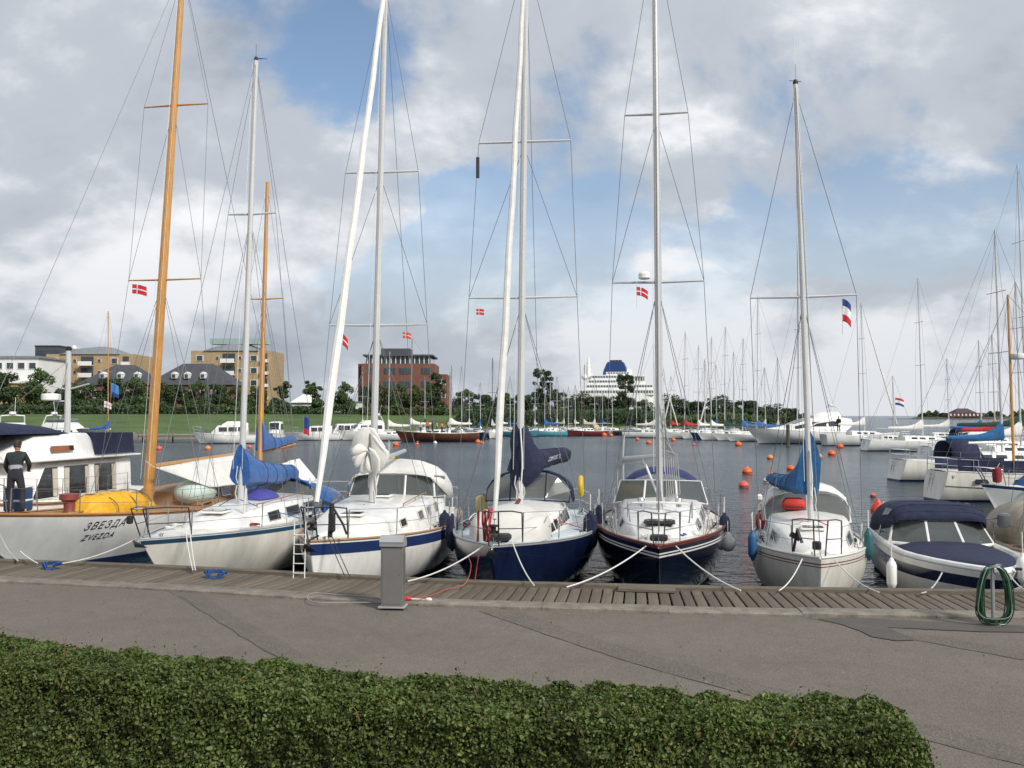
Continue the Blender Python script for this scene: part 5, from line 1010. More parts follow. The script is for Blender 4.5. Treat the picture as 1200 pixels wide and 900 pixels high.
def apartment(px0, px1, d, ytop, label, gable=False, rz=0):
    w = pxw(px1 - px0, d); zt = H + (487 - ytop) * d / F; zb = 4.0; hh = zt - zb; r = building('apartment_block', label, (px0 + px1) / 2, d, zb, rz)
    MB().box((0, 7, (hh - 2.6) / 2), (w, 14, hh - 2.6)).build('wall', ochre, r, None)
    rf = MB(); n = 9; rings = []
    for i in range(n + 1):
        f = i / n; x = lerp(-w * .34, w * .34, f); k = math.sin(math.pi * f) ** .7; rings.append([(x, -.4, hh - 2.62), (x, 1.2, hh - 2.6 + 1.9 * k), (x, 7, hh - 2.6 + 2.6 * k), (x, 13.5, hh - 2.62)])
    rf.loft(rings, True, True); rf.build('roof', zinc, r, 40); st = (hh - 2.6) / 5.0
    bal = bwhite
    for s in range(5):
        z = hh - 2.6 - st * (s + 1) + .5
        for x, ww in ((-w * .39, 2.0), (w * .28, 2.0)): win(r, x, z, ww, 1.7)
        for x in (-w * .17, w * .11): win(r, x, z + .5, .9, .9)
        b = MB().box((-w * .03, -.03, z + .8), (3.4, .3, st * .8)).build('balcony_door', bglass, r, None); mb = MB(); mb.box((-w * .03, -.9, z - .45), (3.9, 1.7, .18)); mb.box((-w * .03, -1.7, z + .15), (3.9, .06, 1.0)); mb.build('balcony', bal, b, None)
        b = MB().box((w * .41, -.03, z + .8), (1.6, .3, st * .8)).build('balcony_door', bglass, r, None); MB().box((w * .41, -.5, z + .1), (2.2, .9, .9)).build('balcony', bal, b, None)
    return r, w, hh
apartment(53, 156, 262, 404, 'ochre brick apartment block with curved grey roof, farther left of the two')
r, w, hh = apartment(223, 318, 262, 400, 'ochre brick apartment block with curved grey roof and glazed top, nearer the wooden masts')
MB().box((w * .05, 5, hh + .3), (w * .72, 4, 1.6)).build('glazed_penthouse', M('pale_green_glazing', (.28, .38, .36), .2, var=.15), r, None)
def slate_house():
    d = 226; w = pxw(182, d); zb = 4; r = building('slate_roofed_warehouse', 'long red brick warehouse with dark slate hipped roofs and small white dormers', 181, d, zb, 0)
    ev = H + (487 - 451) * d / F - zb; rd = H + (487 - 426) * d / F - zb
    MB().box((0, 6, ev / 2), (w, 12, ev)).build('wall', redb, r, None)
    for a, b in ((-w / 2, -w * .02), (-w * .05, w / 2)):
        hip = 6.5; q = .0 if a < -w * .3 else .3; MB().add([(a - .4, -.5, ev + q * .0), (b + .4, -.5, ev), (b + .4, 12.5, ev), (a - .4, 12.5, ev), (a + hip, 6, rd - q * -1), (b - hip, 6, rd + q)], [(0, 1, 5, 4), (1, 2, 5), (2, 3, 4, 5), (3, 0, 4), (3, 2, 1, 0)]).build('roof', slate, r, None)
    for px in (118, 138, 158, 202, 217, 236):
        x = (px - 181) * d / F; z = ev + (rd - ev) * .42; dm = MB(); dm.box((x, 1.6, z), (1.15, 2.2, 1.1)); dm.loft([[(x - .66, y, z + .5), (x, y, z + 1.05), (x + .66, y, z + .5)] for y in (.45, 2.7)]); dm = dm.build('dormer', bwhite, r, None); MB().box((x, .46, z), (.8, .1, .8)).build('pane', bglass, dm, None)
    for k in range(14): win(r, -w * .46 + k * w * .07, ev - 3.2, 1.3, 2.0)
slate_house()
def office():
    d = 285; w = pxw(86, d); zb = 4; r = building('brick_office', 'red brick office block with dark glazed top storey and window bands', 466, d, zb, 0)
    zt = H + (487 - 426) * d / F - zb; z2 = H + (487 - 417) * d / F - zb; z3 = H + (487 - 407) * d / F - zb
    MB().box((0, 9, zt / 2), (w, 18, zt)).build('wall', redb, r, None); MB().box((w * .57, 15, zt * .40), (w * .16, 18, zt * .80)).build('wing', redb, r, None); MB().box((-w * .52, 8, zt * .5), (w * .06, 14, zt)).build('stair_tower', M('dark_red_brick', (.13, .04, .03), .9, var=.15), r, None)
    MB().box((0, 9, (zt + z2) / 2), (w * .88, 16, z2 - zt)).build('glazed_storey', bglass, r, None); MB().box((0, 9, z2 + .2), (w * .96, 18, .5)).build('roof', dgrey, r, None); MB().box((-w * .06, 9, (z2 + z3) / 2), (w * .40, 9, z3 - z2)).build('plant_room', dgrey, r, None)
    for k in range(14): MB().box((-w * .42 + k * w * .0645, .9, (zt + z2) / 2), (.25, .3, z2 - zt)).build('column', bwhite, r, None)
    st = 4.0
    for s in range(4):
        z = zt - 1.2 - st * s - 2.0
        for x0, x1 in ((-.40, -.24), (-.19, -.03), (.02, .18), (.32, .44)):
            b = MB().box(((x0 + x1) / 2 * w, -.02, z + .95), ((x1 - x0) * w, .2, 2.0)).build('window_band', M('band_frame', (.10, .11, .11), .5, var=.1), r, None)
            for k in range(4): xx = lerp(x0, x1, (k + .5) / 4) * w; MB().box((xx, -.14, z + .95), ((x1 - x0) * w / 4 - .18, .08, 1.7)).build('pane', bglass, b, None)
    for s in range(3):
        for k in range(2): win(r, w * (.535 + .07 * k), zt * .80 - 3.4 - s * 4, 1.3, 1.7, y=5.9)
office()
def pale_block():
    d = 240; r = building('pale_industrial_hall', 'low pale hall with flat roof at the far left edge', -2, d, 4, 0); w = pxw(92, d); zt = H + (487 - 419) * d / F - 4
    MB().box((0, 8, zt / 2), (w, 16, zt)).build('wall', bwhite, r, None); MB().box((0, 8, zt + .15), (w + 1, 17, .5)).build('roof', zinc, r, None)
    for k in range(7): win(r, -w * .43 + k * w * .143, zt - 3.0, w * .1, 1.8)
    MB().box((w * .1, -3, 3.6), (w * .9, 6, 7.2)).build('annex', ochre, r, None); MB().box((w * .1, -3, 7.4), (w * .95, 7, .5)).build('annex_roof', bwhite, r, None)
    r = building('dark_office_slab', 'dark grey office slab peeping out behind the ochre apartment block', 54, 330, 4, 0); zt = H + (487 - 406) * 330 / F - 4; MB().box((0, 5, zt / 2), (8.5, 10, zt)).build('wall', dgrey, r, None); MB().box((0, 5, zt + .2), (8.9, 10.4, .4)).build('roof', M('roof_edge_dark', (.03, .03, .035), .6, var=0), r, None)
    for k in range(3): MB().box((0, -.05, zt - 2.2 - 3.2 * k), (7.6, .15, 1.5)).build('window', bglass, r, None)
pale_block()
def pavilion():
    d = 222; r = building('white_pavilion', 'low white pavilion with pointed tent roof between the small far trees', 352, d, 3.6, 0); w = pxw(54, d)
    MB().box((0, 2, 1.3), (w, 4, 2.4)).build('wall', bwhite, r, None); c = (w * .1, 2, 2.4); MB().add([(c[0] - 3.6, -.5, 2.55), (c[0] + 3.6, -.5, 2.55), (c[0] + 3.6, 4.6, 2.55), (c[0] - 3.6, 4.6, 2.55), (c[0], 2, 5.2)], [(0, 1, 4), (1, 2, 4), (2, 3, 4), (3, 0, 4), (3, 2, 1, 0)]).build('tent_roof', bwhite, r, None)
    for k in range(6): MB().box((-w * .42 + k * w * .165, -.03, 1.2), (w * .10, .1, 1.2)).build('window', bglass, r, None)
    r = building('white_shed', 'small white shed half hidden by shrubs before the red office', 411, 224, 3.6, 0); MB().box((0, 1.5, 1.3), (4.6, 3, 2.6)).build('wall', bwhite, r, None); MB().box((0, 1.5, 2.75), (5, 3.4, .25)).build('roof', zinc, r, None); MB().box((.6, -.03, 1.1), (1, .1, 2)).build('door', dgrey, r, None)
pavilion()
def cruise_ship():
    d = 560; r = thing('cruise_ship', 'white cruise ship with dark blue funnel behind the trees', 'ship', col_d(722, d, WZ), YAW + R(-8)); k = d / F; hw = M('ship_white', (.80, .80, .79), .5, var=.06, scale=.1); Y = lambda py: H + (487 - py) * k - WZ
    def blk(name, x0, x1, y0, y1, dep=22, par=None, mat=None, yo=0): return MB().box(((x0 + x1) / 2 * k, yo + dep / 2, (Y(y0) + Y(y1)) / 2), ((x1 - x0) * k, dep, Y(y0) - Y(y1))).build(name, mat or hw, par or r, None)
    # local x measured in picture columns from the ship's middle
    mb = MB(); mb.loft([[(x * k, y0, -1), (x * k, 24 - y0, -1), (x * k, 25 - y0 * 1.0, Y(462)), (x * k, y0 - .8, Y(462))] for x, y0 in ((-70, 11), (-58, 3), (-42, 0), (30, 0), (42, 1.5), (46, 3))]); mb.build('hull', hw, r, 30)
    for x0, x1, y0, y1, yo in ((-44, 44, 463, 456, -.4), (-36, 43, 456, 450.0, .6), (-34, 20, 450.0, 444.5, 1.4), (-30, 18, 444.5, 439, 2.2), (-12, 16, 439, 435.5, 3.5), (20, 34, 450.0, 438, 2.0)):
        b = blk('deck_storey', x0, x1, y0, y1, 20, None, None, yo); n = int((x1 - x0) / 3.2)
        MB().box(((x0 + x1) / 2 * k, yo - .04, (Y(y0) + Y(y1)) / 2 + .2), ((x1 - x0 - 2) * k, .1, (Y(y1) - Y(y0)) * .42)).build('window_band', M('ship_windows', (.10, .12, .14), .3, var=.3, scale=.8), b, None)
        for q in range(n): MB().box(((x0 + 1.6 + q * 3.2) * k, yo - .12, (Y(y0) + Y(y1)) / 2 + .1), (.35, .3, (Y(y1) - Y(y0)) * .7)).build('pillar', hw, b, None)
    f = MB(); f.loft([[(( -1 + sx * cx) * k, 9 + sy * 5, z) for cx, sy in ((-1, -1), (1, -1), (1.15, 0), (1, 1), (-1, 1), (-1.15, 0))] for sx, z in ((13.5, Y(440)), (12.5, Y(433)), (9.5, Y(425)), (8.5, Y(423.5)))]); fo = f.build('funnel', M('funnel_blue', (.012, .045, .17), .5, var=.1), r, 30)
    for q in range(4): MB().lathe(((-6 + q * 3.6) * k, 9, Y(424)), [(1.0, 0), (1.0, 1.6), (.7, 1.6)], 10).build('exhaust_pipe', dgrey, fo)
    m = MB(); m.path([(-33 * k, 8, Y(445)), (-33 * k, 8, Y(424)), (-33 * k, 8, Y(417))], [1.6, 1.1, .3], 8)
    for z in (438, 433, 428, 424): m.box((-33 * k, 8, Y(z)), (5.0, 1.4, .5))
    m.build('radar_mast', hw, r); MB().ball((14 * k, 8, Y(436)), 2.4).build('satellite_dome', hw, r); MB().box((28 * k, 1.5, Y(452)), (11 * k, 1, 1.2)).build('blue_band', M('ship_blue', (.02, .04, .15), .5, var=.1), r, None); MB().ball((-38 * k, 8, Y(441)), 1.8).build('satellite_dome', hw, r); MB().box((-15 * k, 8, Y(441)), (10 * k, 4, 2)).build('red_boat', M('ship_red', (.45, .12, .10), .5, var=.1), r, None)
cruise_ship()
def fort():
    d = 1000; k = d / F; isl = MB(); prof = [(1040, 0), (1066, .2), (1078, 3.0), (1100, 3.2), (1180, 3.2), (1230, 3), (1300, 2.6), (1380, .1)]
    isl.loft([[col_d(px, d - 10, -1.2), col_d(px, d, WZ + z * .5 + .1), col_d(px, d + 25, WZ + z), col_d(px, d + 160, WZ + z), col_d(px, d + 180, -1.2)] for px, z in prof], False, False); tag(isl.build('island', M('island_grass', (.05, .06, .03), .9, var=.3, scale=.05), None, 60), kind='structure')
    r = thing('island_fort', 'low red fort building on the flat island near the horizon', 'building', col_d(1132, d, 1.6), YAW); rb = M('fort_red', (.11, .045, .042), .9, var=.2, scale=.2)
    w = 42 * k; MB().box((0, 8, 2.2), (w, 16, 4.4)).build('wall', rb, r, None); MB().add([(-13 * k, -1, 4.3), (13 * k, -1, 4.3), (13 * k, 17, 4.3), (-13 * k, 17, 4.3), (-6 * k, 8, 9.2), (6 * k, 8, 9.2)], [(0, 1, 5, 4), (1, 2, 5), (2, 3, 4, 5), (3, 0, 4), (3, 2, 1, 0)]).build('roof', M('fort_roof', (.075, .05, .055), .8, var=.2), r, None); MB().box((0, -.3, 2.2), (24 * k, .5, 4.0)).build('gatehouse', rb, r, None)
    for q in range(9): MB().box((-18 * k + q * 4.5 * k, -.45, 2.3), (1.6, .4, 2.2)).build('window', bwhite, r, None)
    def isle(name, a, b, zt, seed, label):
        nr = np.random.RandomState(seed); n = 1500; px = nr.uniform(a, b, n); e = np.sin(np.pi * (px - a) / (b - a)) ** .5; P = np.array([col_d(p, d + 15 + nr.uniform(0, 30), 1.8 + zz) for p, zz in zip(px, nr.uniform(0, 1, n) * zt * e * (1 + .25 * np.sin(px * .7)))]); o = P.mean(0); o[2] = 1.5; t = thing(name, label, 'trees', tuple(o)); leaf_cloud('foliage', P - o, np.tile([0, -.7, .7], (n, 1)), 1.3, leafB, t, nr)
        mb = MB()
        for q in range(6): c = col_d(lerp(a, b, (q + .5) / 6), d + 25, 1.5) - Vector(o); mb.path([c, c + Vector((0, 0, zt * .6))], [.5, .1], 5)
        mb.build('trunks', BARK, t)
    isle('island_grove', 1076, 1110, 5.5, 1, 'dark grove left of the red fort on the island'); isle('island_grove', 1150, 1178, 5.0, 2, 'dark grove right of the red fort on the island'); isle('island_grove', 1182, 1240, 9.0, 3, 'taller dark grove at the right picture edge on the island')
fort()
TIES[0] = False
# ------------------------------------------------------------------ boats across the basin and along the right-hand piers
wglossy = M('far_white_gelcoat', (.72, .72, .69), .35, var=.12, scale=1.0)
hull_cache = {}
def simple_yacht(label, px, d, L, heading, masts, hullm=None, cover=None, deckhouse=True, group='boats moored across the basin', name='sailing_boat', fb=1.0, wr=.013, coverlen=.34, stripe=None, canvas=None, mast_mat=None, at='mast', genoa=None, dx=0.0, z_boom=None, spreaders=True, cabm=None, trk=.25):
    """masts: [(fraction of length aft of the bow, picture row of the top)]; px is the picture column of the first mast"""
    B = L * .31; h = Hull(L, B, fb * 1.22, fb * .92, fb, ov=L * .08, tw=.66, p=.6, ent=.95, low=.7, trk=trk)
    rz = YAW + R(heading); f0 = masts[0][0] if masts else .45
    base = col_d(px, d, WZ); off = Matrix.Rotation(rz, 3, 'Z') @ Vector((0, (f0 if at == 'mast' else (0 if at == 'bow' else 1)) * L, 0)); r = thing(name, label, 'boat', base - off, rz, group)
    hm = hullm or wglossy; h.build(r, ([(.02, white_str), (.14, stripe)] if stripe else []) + [(0, hm), (0, navy_str), (0, antifoul_b)], deck=deck_m, rail=None, n=12)
    z = h.sheer(.5)
    if deckhouse:
        secs = [(L * .24, B * .16, B * .13, z - .1, z + .15), (L * .34, B * .27, B * .22, z - .1, z + .42), (L * .62, B * .31, B * .26, z - .1, z + .52), (L * .66, B * .31, B * .26, z - .1, z + .46)]
        c = cabin(r, secs, cabm or wglossy)
        for y0, y1 in ((.37, .43), (.46, .52), (.54, .60)):
            for sd in (1, -1): side_window(c, secs, L * y0, L * y1, .4, .8, sd, glass_d)
    for i, (f, top) in enumerate(masts):
        zt = H + (487 - top) * d / F - WZ; my = f * L; mm = mast_mat or alu_white
        B_, T_ = Vector((0, my, z + .4)), Vector((0, my + .015 * zt, zt)); m = spar(r, B_, T_, .0085 * L ** .9 + .005 * (d > 90), .006 * L ** .9 + .004 * (d > 90), mm, n=8)
        if spreaders:
            for s in (.45, .72) if L > 9 else (.52,):
                c0 = B_.lerp(T_, s); tube('spreader', [c0 + Vector((-B * .30, .05, 0)), c0, c0 + Vector((B * .30, .05, 0))], .028, mm, m, 5)
        for sd in (1, -1): tube('shroud', [h.edge(f, sd, 0, .05), B_.lerp(T_, .5) + Vector((sd * B * .30, .05, 0)), T_], wr, wire_m, r, 4)
        if i == 0:
            fs = Vector((0, .1, h.sheer(0)))
            tube('forestay', [fs, T_], wr, wire_m, r, 4)
            if genoa: a, b = fs.lerp(T_, .06), fs.lerp(T_, .92); tube('furled_genoa', [a, a.lerp(b, .15), a.lerp(b, .6), b], [.07, .11, .09, .05], genoa, r, 7)
            tube('backstay', [T_, Vector((0, L * .985, h.sheer(1)))], wr, wire_m, r, 4)
        zb = (z_boom if z_boom else z + 1.35); by = my + L * coverlen
        tube('boom', [(0, my + .1, zb), (dx, by, zb)], .06, alu, r, 6)
        if cover: sail_cover(r, my + .08, zb + .05, by, zb + .05, cover, .75, .20, x1=dx)
    ld = MB(); ty = h.L + .04
    for x in (-.16, .16): ld.path([(x + B * .12, ty, h.sheer(1) + .1), (x + B * .12, ty + .06 - trk * .4, .35)], .018, 5)
    for q in range(3): ld.path([(-.16 + B * .12, ty + .03 - trk * .2, h.sheer(1) - .15 - .22 * q), (.16 + B * .12, ty + .03 - trk * .2, h.sheer(1) - .15 - .22 * q)], .014, 5)
    ld.build('stern_ladder', steel, r)
    if canvas: sprayhood(r, L * .58, L * .76, B * .33, B * .33, z + .1, 1.15, 1.1, canvas, 'sprayhood', True, vinyl, canvas, 2.5, .3)
    pulpit(r, h, L * .09, .6, r=.022); pushpit(r, h, L * .12, .6, r=.022); stanchions(r, h, L * .1, L * .9, 6, .6, r=.016)
    return r, h
def motor_cruiser(label, px, d, L, heading, fly=True, arch_=True, hullm=None, at='mid', group='boats moored across the basin', fb=1.25, stripe=None, hs=1.0, sport=False, canvas=None):
    B = L * .32; h = Hull(L, B, fb * 1.35, fb, fb * .95, ov=L * .11, tw=.9, p=.5, full=2.0, low=.8); rz = YAW + R(heading)
    off = Matrix.Rotation(rz, 3, 'Z') @ Vector((0, L * .5, 0)); r = thing('motor_cruiser', label, 'motor yacht', col_d(px, d, WZ) - off, rz, group)
    h.build(r, ([(.02, white_str), (.10, stripe)] if stripe else []) + [(0, hullm or wglossy), (0, navy_str), (0, antifoul_b)], deck=deck_m, n=14, rail=alu, railr=.03); z = h.sheer(.5); ht = 1.25 * hs
    if sport: secs = [(L * .16, B * .12, B * .10, z, z + .25), (L * .34, B * .34, B * .28, z - .1, z + .72), (L * .52, B * .42, B * .34, z - .1, z + 1.75), (L * .80, B * .42, B * .34, z - .1, z + 1.85), (L * .87, B * .40, B * .30, z + .9, z + 1.7)]
    else: secs = [(L * .26, B * .30, B * .27, z - .1, z + .3), (L * .36, B * .38, B * .33, z - .1, z + ht), (L * .78, B * .40, B * .35, z - .1, z + ht + .05), (L * .80, B * .40, B * .35, z - .1, z + ht)]
    c = cabin(r, secs, wglossy, 'deckhouse', top=.06, rnd=.10)
    ys = ((.38, .50), (.52, .64), (.66, .76)); lo, hi = (.42, .86) if not sport else (.40, .74)
    for y0, y1 in ys:
        for sd in (1, -1): side_window(c, secs, L * y0, L * y1, lo, hi, sd, glass_d, out=.03)
    a, b = secs[0] if not sport else secs[1], secs[1] if not sport else secs[2]
    def fp(q, f): w = lerp(a[2], b[2], f) * q; return (w, lerp(a[0], b[0], f) - .06, lerp(a[4], b[4], f) + .03 + (.04 if abs(q) < .5 else 0))
    for q0, q1 in ((-.9, -.33), (-.3, .3), (.33, .9)): front_window(c, fp(q0, .30), fp(q1, .30), fp(q1, .9), fp(q0, .9), glass_d, None, .05)
    if sport:
        for sd in (1, -1): tube('arch_line', [(sd * B * .43, L * .45, z + .2), (sd * B * .42, L * .55, z + 1.1), (sd * B * .40, L * .72, z + 1.5)], .10, wglossy, c, 6)
    if fly:
        f = cabin(r, [(L * (.42 if not sport else .55), B * .30, B * .26, z + ht, z + ht + (.2 if not sport else .9)), (L * .5 if not sport else L * .62, B * .34, B * .30, z + ht, z + ht + .62 if not sport else z + 2.6), (L * .76, B * .34, B * .31, z + ht, z + ht + .6 if not sport else z + 2.65), (L * .80, B * .33, B * .3, z + ht, z + ht + .3)], wglossy, 'flybridge', .02, .1)
        if canvas: MB().box((0, L * .62, z + ht + .85), (B * .62, L * .26, .35), bev=.12).build('canvas_cover', canvas, r)
    if arch_:
        zz = z + (ht + .55 if fly and not sport else (2.6 if sport else ht)); m = MB()
        for sd in (1, -1): m.path([(sd * B * .32, L * .80, zz - .5), (sd * B * .30, L * .74, zz + .75), (0, L * .735, zz + .85)], .07, 6)
        m.build('radar_arch', wglossy, r); MB().lathe((0, L * .735, zz + .9), [(.3, 0), (.34, .05), (.3, .25), (.1, .28)], 12).build('radar_dome', wglossy, r); tube('antenna', [(.2, L * .74, zz + .8), (.25, L * .78, zz + 2.6)], .02, white_str, r, 5)
    pulpit(r, h, L * .12, .8, r=.03); stanchions(r, h, L * .1, L * .8, 7, .7, r=.022); return r, h
brown_h = M('brown_wood_hull', (.10, .035, .018), .4, var=.25, scale=1.2); teal_h = M('turquoise_hull', (.10, .30, .36), .4, var=.15); dkblue_h = M('dark_blue_hull', (.018, .03, .08), .35, var=.2); dkred_h = M('dark_red_hull', (.12, .02, .02), .45, var=.2); grey_h = M('grey_hull', (.35, .36, .35), .4, var=.15)
# left part of the basin
motor_cruiser('white flybridge cruiser with radar arch half hidden by the trawler yacht canvas', 16, 92, 11, 30, True, True)
motor_cruiser('white motor cruiser with grey canopy behind the trawler radar mast', 84, 98, 10, 70, True, True, canvas=M('grey_canopy', (.14, .15, .17), .8, var=.15))
simple_yacht('dark blue sailing boat with wooden mast and blue sail cover beside the tall varnished mast', 127, 112, 9, 70, [(.42, 364)], dkblue_h, blue_c, mast_mat=wood_mast)
motor_cruiser('white wheelhouse cruiser with stepped deck moored below the grass bank', 267, 131, 9.2, -78, True, False, fb=1.15)
motor_cruiser('white flat-backed cabin cruiser right beside the short wooden mizzen mast', 323, 139, 7.6, 8, False, False, fb=1.0, hs=1.5)
motor_cruiser('small white motorboat moored beside the hanging red blue flag', 372, 148, 7.6, -80, False, False, fb=.9)
motor_cruiser('small white cabin boat between the furled genoa and the navy-striped yacht mast', 402, 152, 7.2, -70, False, False, fb=.9, hs=1.25)
motor_cruiser('white flybridge cruiser with dark windows behind the folded white sail', 428, 150, 9.5, -60, True, True, fb=1.2)
simple_yacht('sailing yacht with white boom cover left of the brown wooden ship', 455, 146, 11, -62, [(.42, 412)], wglossy, white_c)
simple_yacht('brown wooden two-masted ship crowded with gear on the far side', 481, 141, 12.5, -84, [(.18, 396), (.66, 428)], brown_h, white_c, name='wooden_ship', fb=1.35, mast_mat=M('grey_mast', (.30, .28, .26), .6, var=.2), coverlen=.26)
simple_yacht('small boat under a cream ridge tent right of the brown ship', 541, 150, 7, 15, [(.4, 428)], grey_h, None, canvas=beige_c)
simple_yacht('dark blue sailing boat with blue canvas, first right of the cream tent boat', 563, 156, 8, 10, [(.4, 447)], dkblue_h, blue_c, canvas=blue_c)
simple_yacht('white sailing boat with very dark mast behind the navy yacht genoa', 577, 160, 9, -8, [(.4, 419)], wglossy, white_c, mast_mat=M('dark_mast', (.05, .05, .06), .5, var=.1))
for i, (px, d, L, hd, top, hm, cv, lb) in enumerate(((613, 176, 8, 60, 456, teal_h, blue_c, 'turquoise sailing boat with blue cover, nearer the navy sail cover'), (627, 180, 8, -10, 446, wglossy, white_c, 'white sailing boat with leaning mast left of the ragged tall tree'), (638, 178, 9, -70, 448, teal_h, blue_c, 'turquoise sailing boat moored below the ragged tall tree'), (653, 182, 9, 12, 440, wglossy, white_c, 'white sailing boat right of the turquoise boats'), (666, 184, 8, -20, 452, grey_h, None, 'grey wheelhouse sailing boat left of the dark red boat'), (684, 180, 9, -62, 427, dkred_h, beige_c, 'dark red boat with brown mast and beige ridge tent'))):
    simple_yacht(lb, px, d, L, hd, [(.42, top)], hm, cv, canvas=beige_c if i == 5 else None, mast_mat=M('brown_mast', (.12, .05, .035), .6, var=.2) if i == 5 else None)
# right part of the far row
for i, (px, d, L, hd, top, hm, cv, lb) in enumerate(((718, 188, 9, 80, 452, grey_h, None, 'low grey sailing boat before the tall slim tree'), (768, 164, 10, 82, 402, wglossy, white_c, 'white yacht with white boom cover just left of the dark yacht mast'), (786, 170, 10, -40, 440, wglossy, red_c, 'white yacht with leaning stay behind the dark yacht mast'), (802, 160, 11, -66, 388, wglossy, red_c, 'white yacht with red sail cover and tall mast'), (818, 158, 11, -50, 404, wglossy, white_c, 'white yacht with white sail cover, first right of the red cover'), (833, 154, 11, -58, 394, dkblue_h, white_c, 'dark hulled yacht between two white sail covers'), (849, 150, 12, -70, 382, wglossy, dgreen_c, 'white yacht with dark boom left of the deck saloon yacht'), (870, 146, 12, -75, 396, wglossy, blue_c, 'white deck saloon yacht with long blue sail cover'), (887, 142, 12.5, -80, 346, wglossy, blue_c, 'white yacht with raised blue sail cover behind the big motor yacht bow'))):
    simple_yacht(lb, px, d, L, hd, [(.42, top)], hm, cv, genoa=white_c if i in (1, 3, 6) else None)
extra = [(425, 190, 9, 20, 420), (437, 188, 10, -30, 405), (498, 186, 9, 15, 432), (527, 184, 9, -12, 425), (550, 186, 8, 25, 450), (588, 190, 9, -25, 446), (598, 192, 10, 18, 430), (645, 196, 9, -8, 436), (661, 198, 9, 22, 446), (674, 196, 10, -18, 440), (697, 200, 10, 14, 430), (706, 202, 9, -22, 448), (746, 184, 10, 16, 436), (757, 186, 9, -14, 444), (778, 182, 10, 10, 420), (826, 178, 11, -20, 410), (840, 176, 10, 24, 416), (860, 172, 11, -16, 402), (897, 168, 11, 12, 420), (912, 166, 12, -10, 408)]
cvs = [white_c, blue_c, navy_c, white_c, grey_c]; cvn = ['white', 'blue', 'navy', 'white', 'grey']
for i, (px, d, L, hd, top) in enumerate(extra): simple_yacht(f'small far yacht with {cvn[i % 5]} boom cover, {ordn[i]} from the left in the back row', px, d, L, hd, [(.42, top + 10)], [wglossy, cream_gel, wglossy, dkblue_h, wglossy][i % 5], cvs[i % 5], group='yachts in the back row', wr=.02, spreaders=i % 2 == 0)
motor_cruiser('big sleek white motor yacht with raked windows moored across the basin', 942, 131, 16.6, -84, True, True, fb=1.65, sport=True)
simple_yacht('white yacht whose tall mast rises right behind the big motor yacht', 934, 140, 13, -80, [(.42, 338)], wglossy, red_c, name='sailing_boat')
simple_yacht('white high-sided sailing yacht with white boom cover, stern beside the motor yacht', 1013, 122, 10.5, 96, [(.46, 354)], wglossy, white_c, fb=1.45, genoa=white_c)
simple_yacht('small black sailing boat at the end of the far row', 1048, 116, 6.5, 80, [(.4, 440)], M('black_hull', (.015, .016, .018), .4, var=.2), None)
# right-hand piers
P_ = dict(group='boats along the right-hand pier', wr=.009, trk=-.32)
simple_yacht('white yacht with tall mast and furled white sail far along the right pier', 1081, 104, 11.5, 92, [(.45, 325)], wglossy, white_c, fb=1.2, **P_)
simple_yacht('white yacht with long dark green boom cover along the right pier', 1203, 80, 13.5, 90, [(.36, 190)], wglossy, dgreen_c, fb=1.25, coverlen=.44, z_boom=3.1, **P_)
simple_yacht('white yacht with fat blue boom cover along the right pier', 1174, 57, 11.5, 92, [(.44, 268)], cream_gel, blue_c2, fb=1.25, coverlen=.30, z_boom=2.5, canvas=navy_c, **P_)
for i, (px, d, L, hd, top, cv, cn) in enumerate(((1112, 126, 11, 84, 420, white_c, 'white'), (1150, 112, 11, 88, 398, blue_c, 'blue'), (1166, 96, 10, 90, 392, red_c, 'red'), (1196, 72, 12, 90, 330, white_c, 'white'))): simple_yacht(f'pier yacht with {cn} boom cover, {ordn[i]} from the left among those farther along', px, d, L, hd, [(.45, top)], wglossy, cv, fb=1.15, group='yachts farther along the right-hand pier', wr=.012, canvas=navy_c if i % 3 == 1 else None, trk=-.4, stripe=[navy_str, None, red_str, None][i % 4])
rc, hc = simple_yacht('cream yacht with navy weather cloths and wooden mizzen mast, stern towards the basin', 1187, 43.5, 10.5, 91, [(.66, 345)], cream_gel, None, fb=1.35, mast_mat=wood_mast, spreaders=False, coverlen=.2, stripe=None, **P_)
for a, b in ((.62, .78), (.79, .96)):
    p0, p1 = hc.edge(a, -1, .08, .06), hc.edge(b, -1, .08, .06); MB().slab([p0, p1, p1 + Vector((0, 0, .55)), p0 + Vector((0, 0, .55))], (.02, 0, 0)).build('weather_cloth', navy_c, rc, None)
    p0, p1 = hc.edge(a, 1, .08, .06), hc.edge(b, 1, .08, .06); MB().slab([p0, p1, p1 + Vector((0, 0, .55)), p0 + Vector((0, 0, .55))], (.02, 0, 0)).build('weather_cloth', navy_c, rc, None)
for t in (.70, .86): q = hc.pt(t, .95, -1, .0); MB().box((q.x - .0, q.y, .95), (.06, .75, .20), bev=.02).build('window', glass_d, rc)
tube('cove_line', [hc.pt(t / 20, hc.sheer(t / 20) - .62, -1, .008) for t in range(2, 21)], .015, M('brown_line', (.10, .06, .045), .5, var=0), rc, 5)
me = text_mesh('Wind Cat', .26, .25); me.materials.append(M('black_lettering', (.02, .02, .025), .5, var=0)); o = bpy.data.objects.new('lettering', me); COL.objects.link(o); o.parent = rc; q = hc.pt(.985, 1.05, -1, .03); o.matrix_local = Matrix(((0, 0, -1, q.x), (-1, 0, 0, q.y), (0, 1, 0, q.z), (0, 0, 0, 1)))
MB().lathe((0, .66 * 10.5 - .25, 6.5), [(.2, 0), (.33, .04), (.36, .12), (.34, .26), (.2, .3)], 16).build('radar_dome', wglossy, rc)
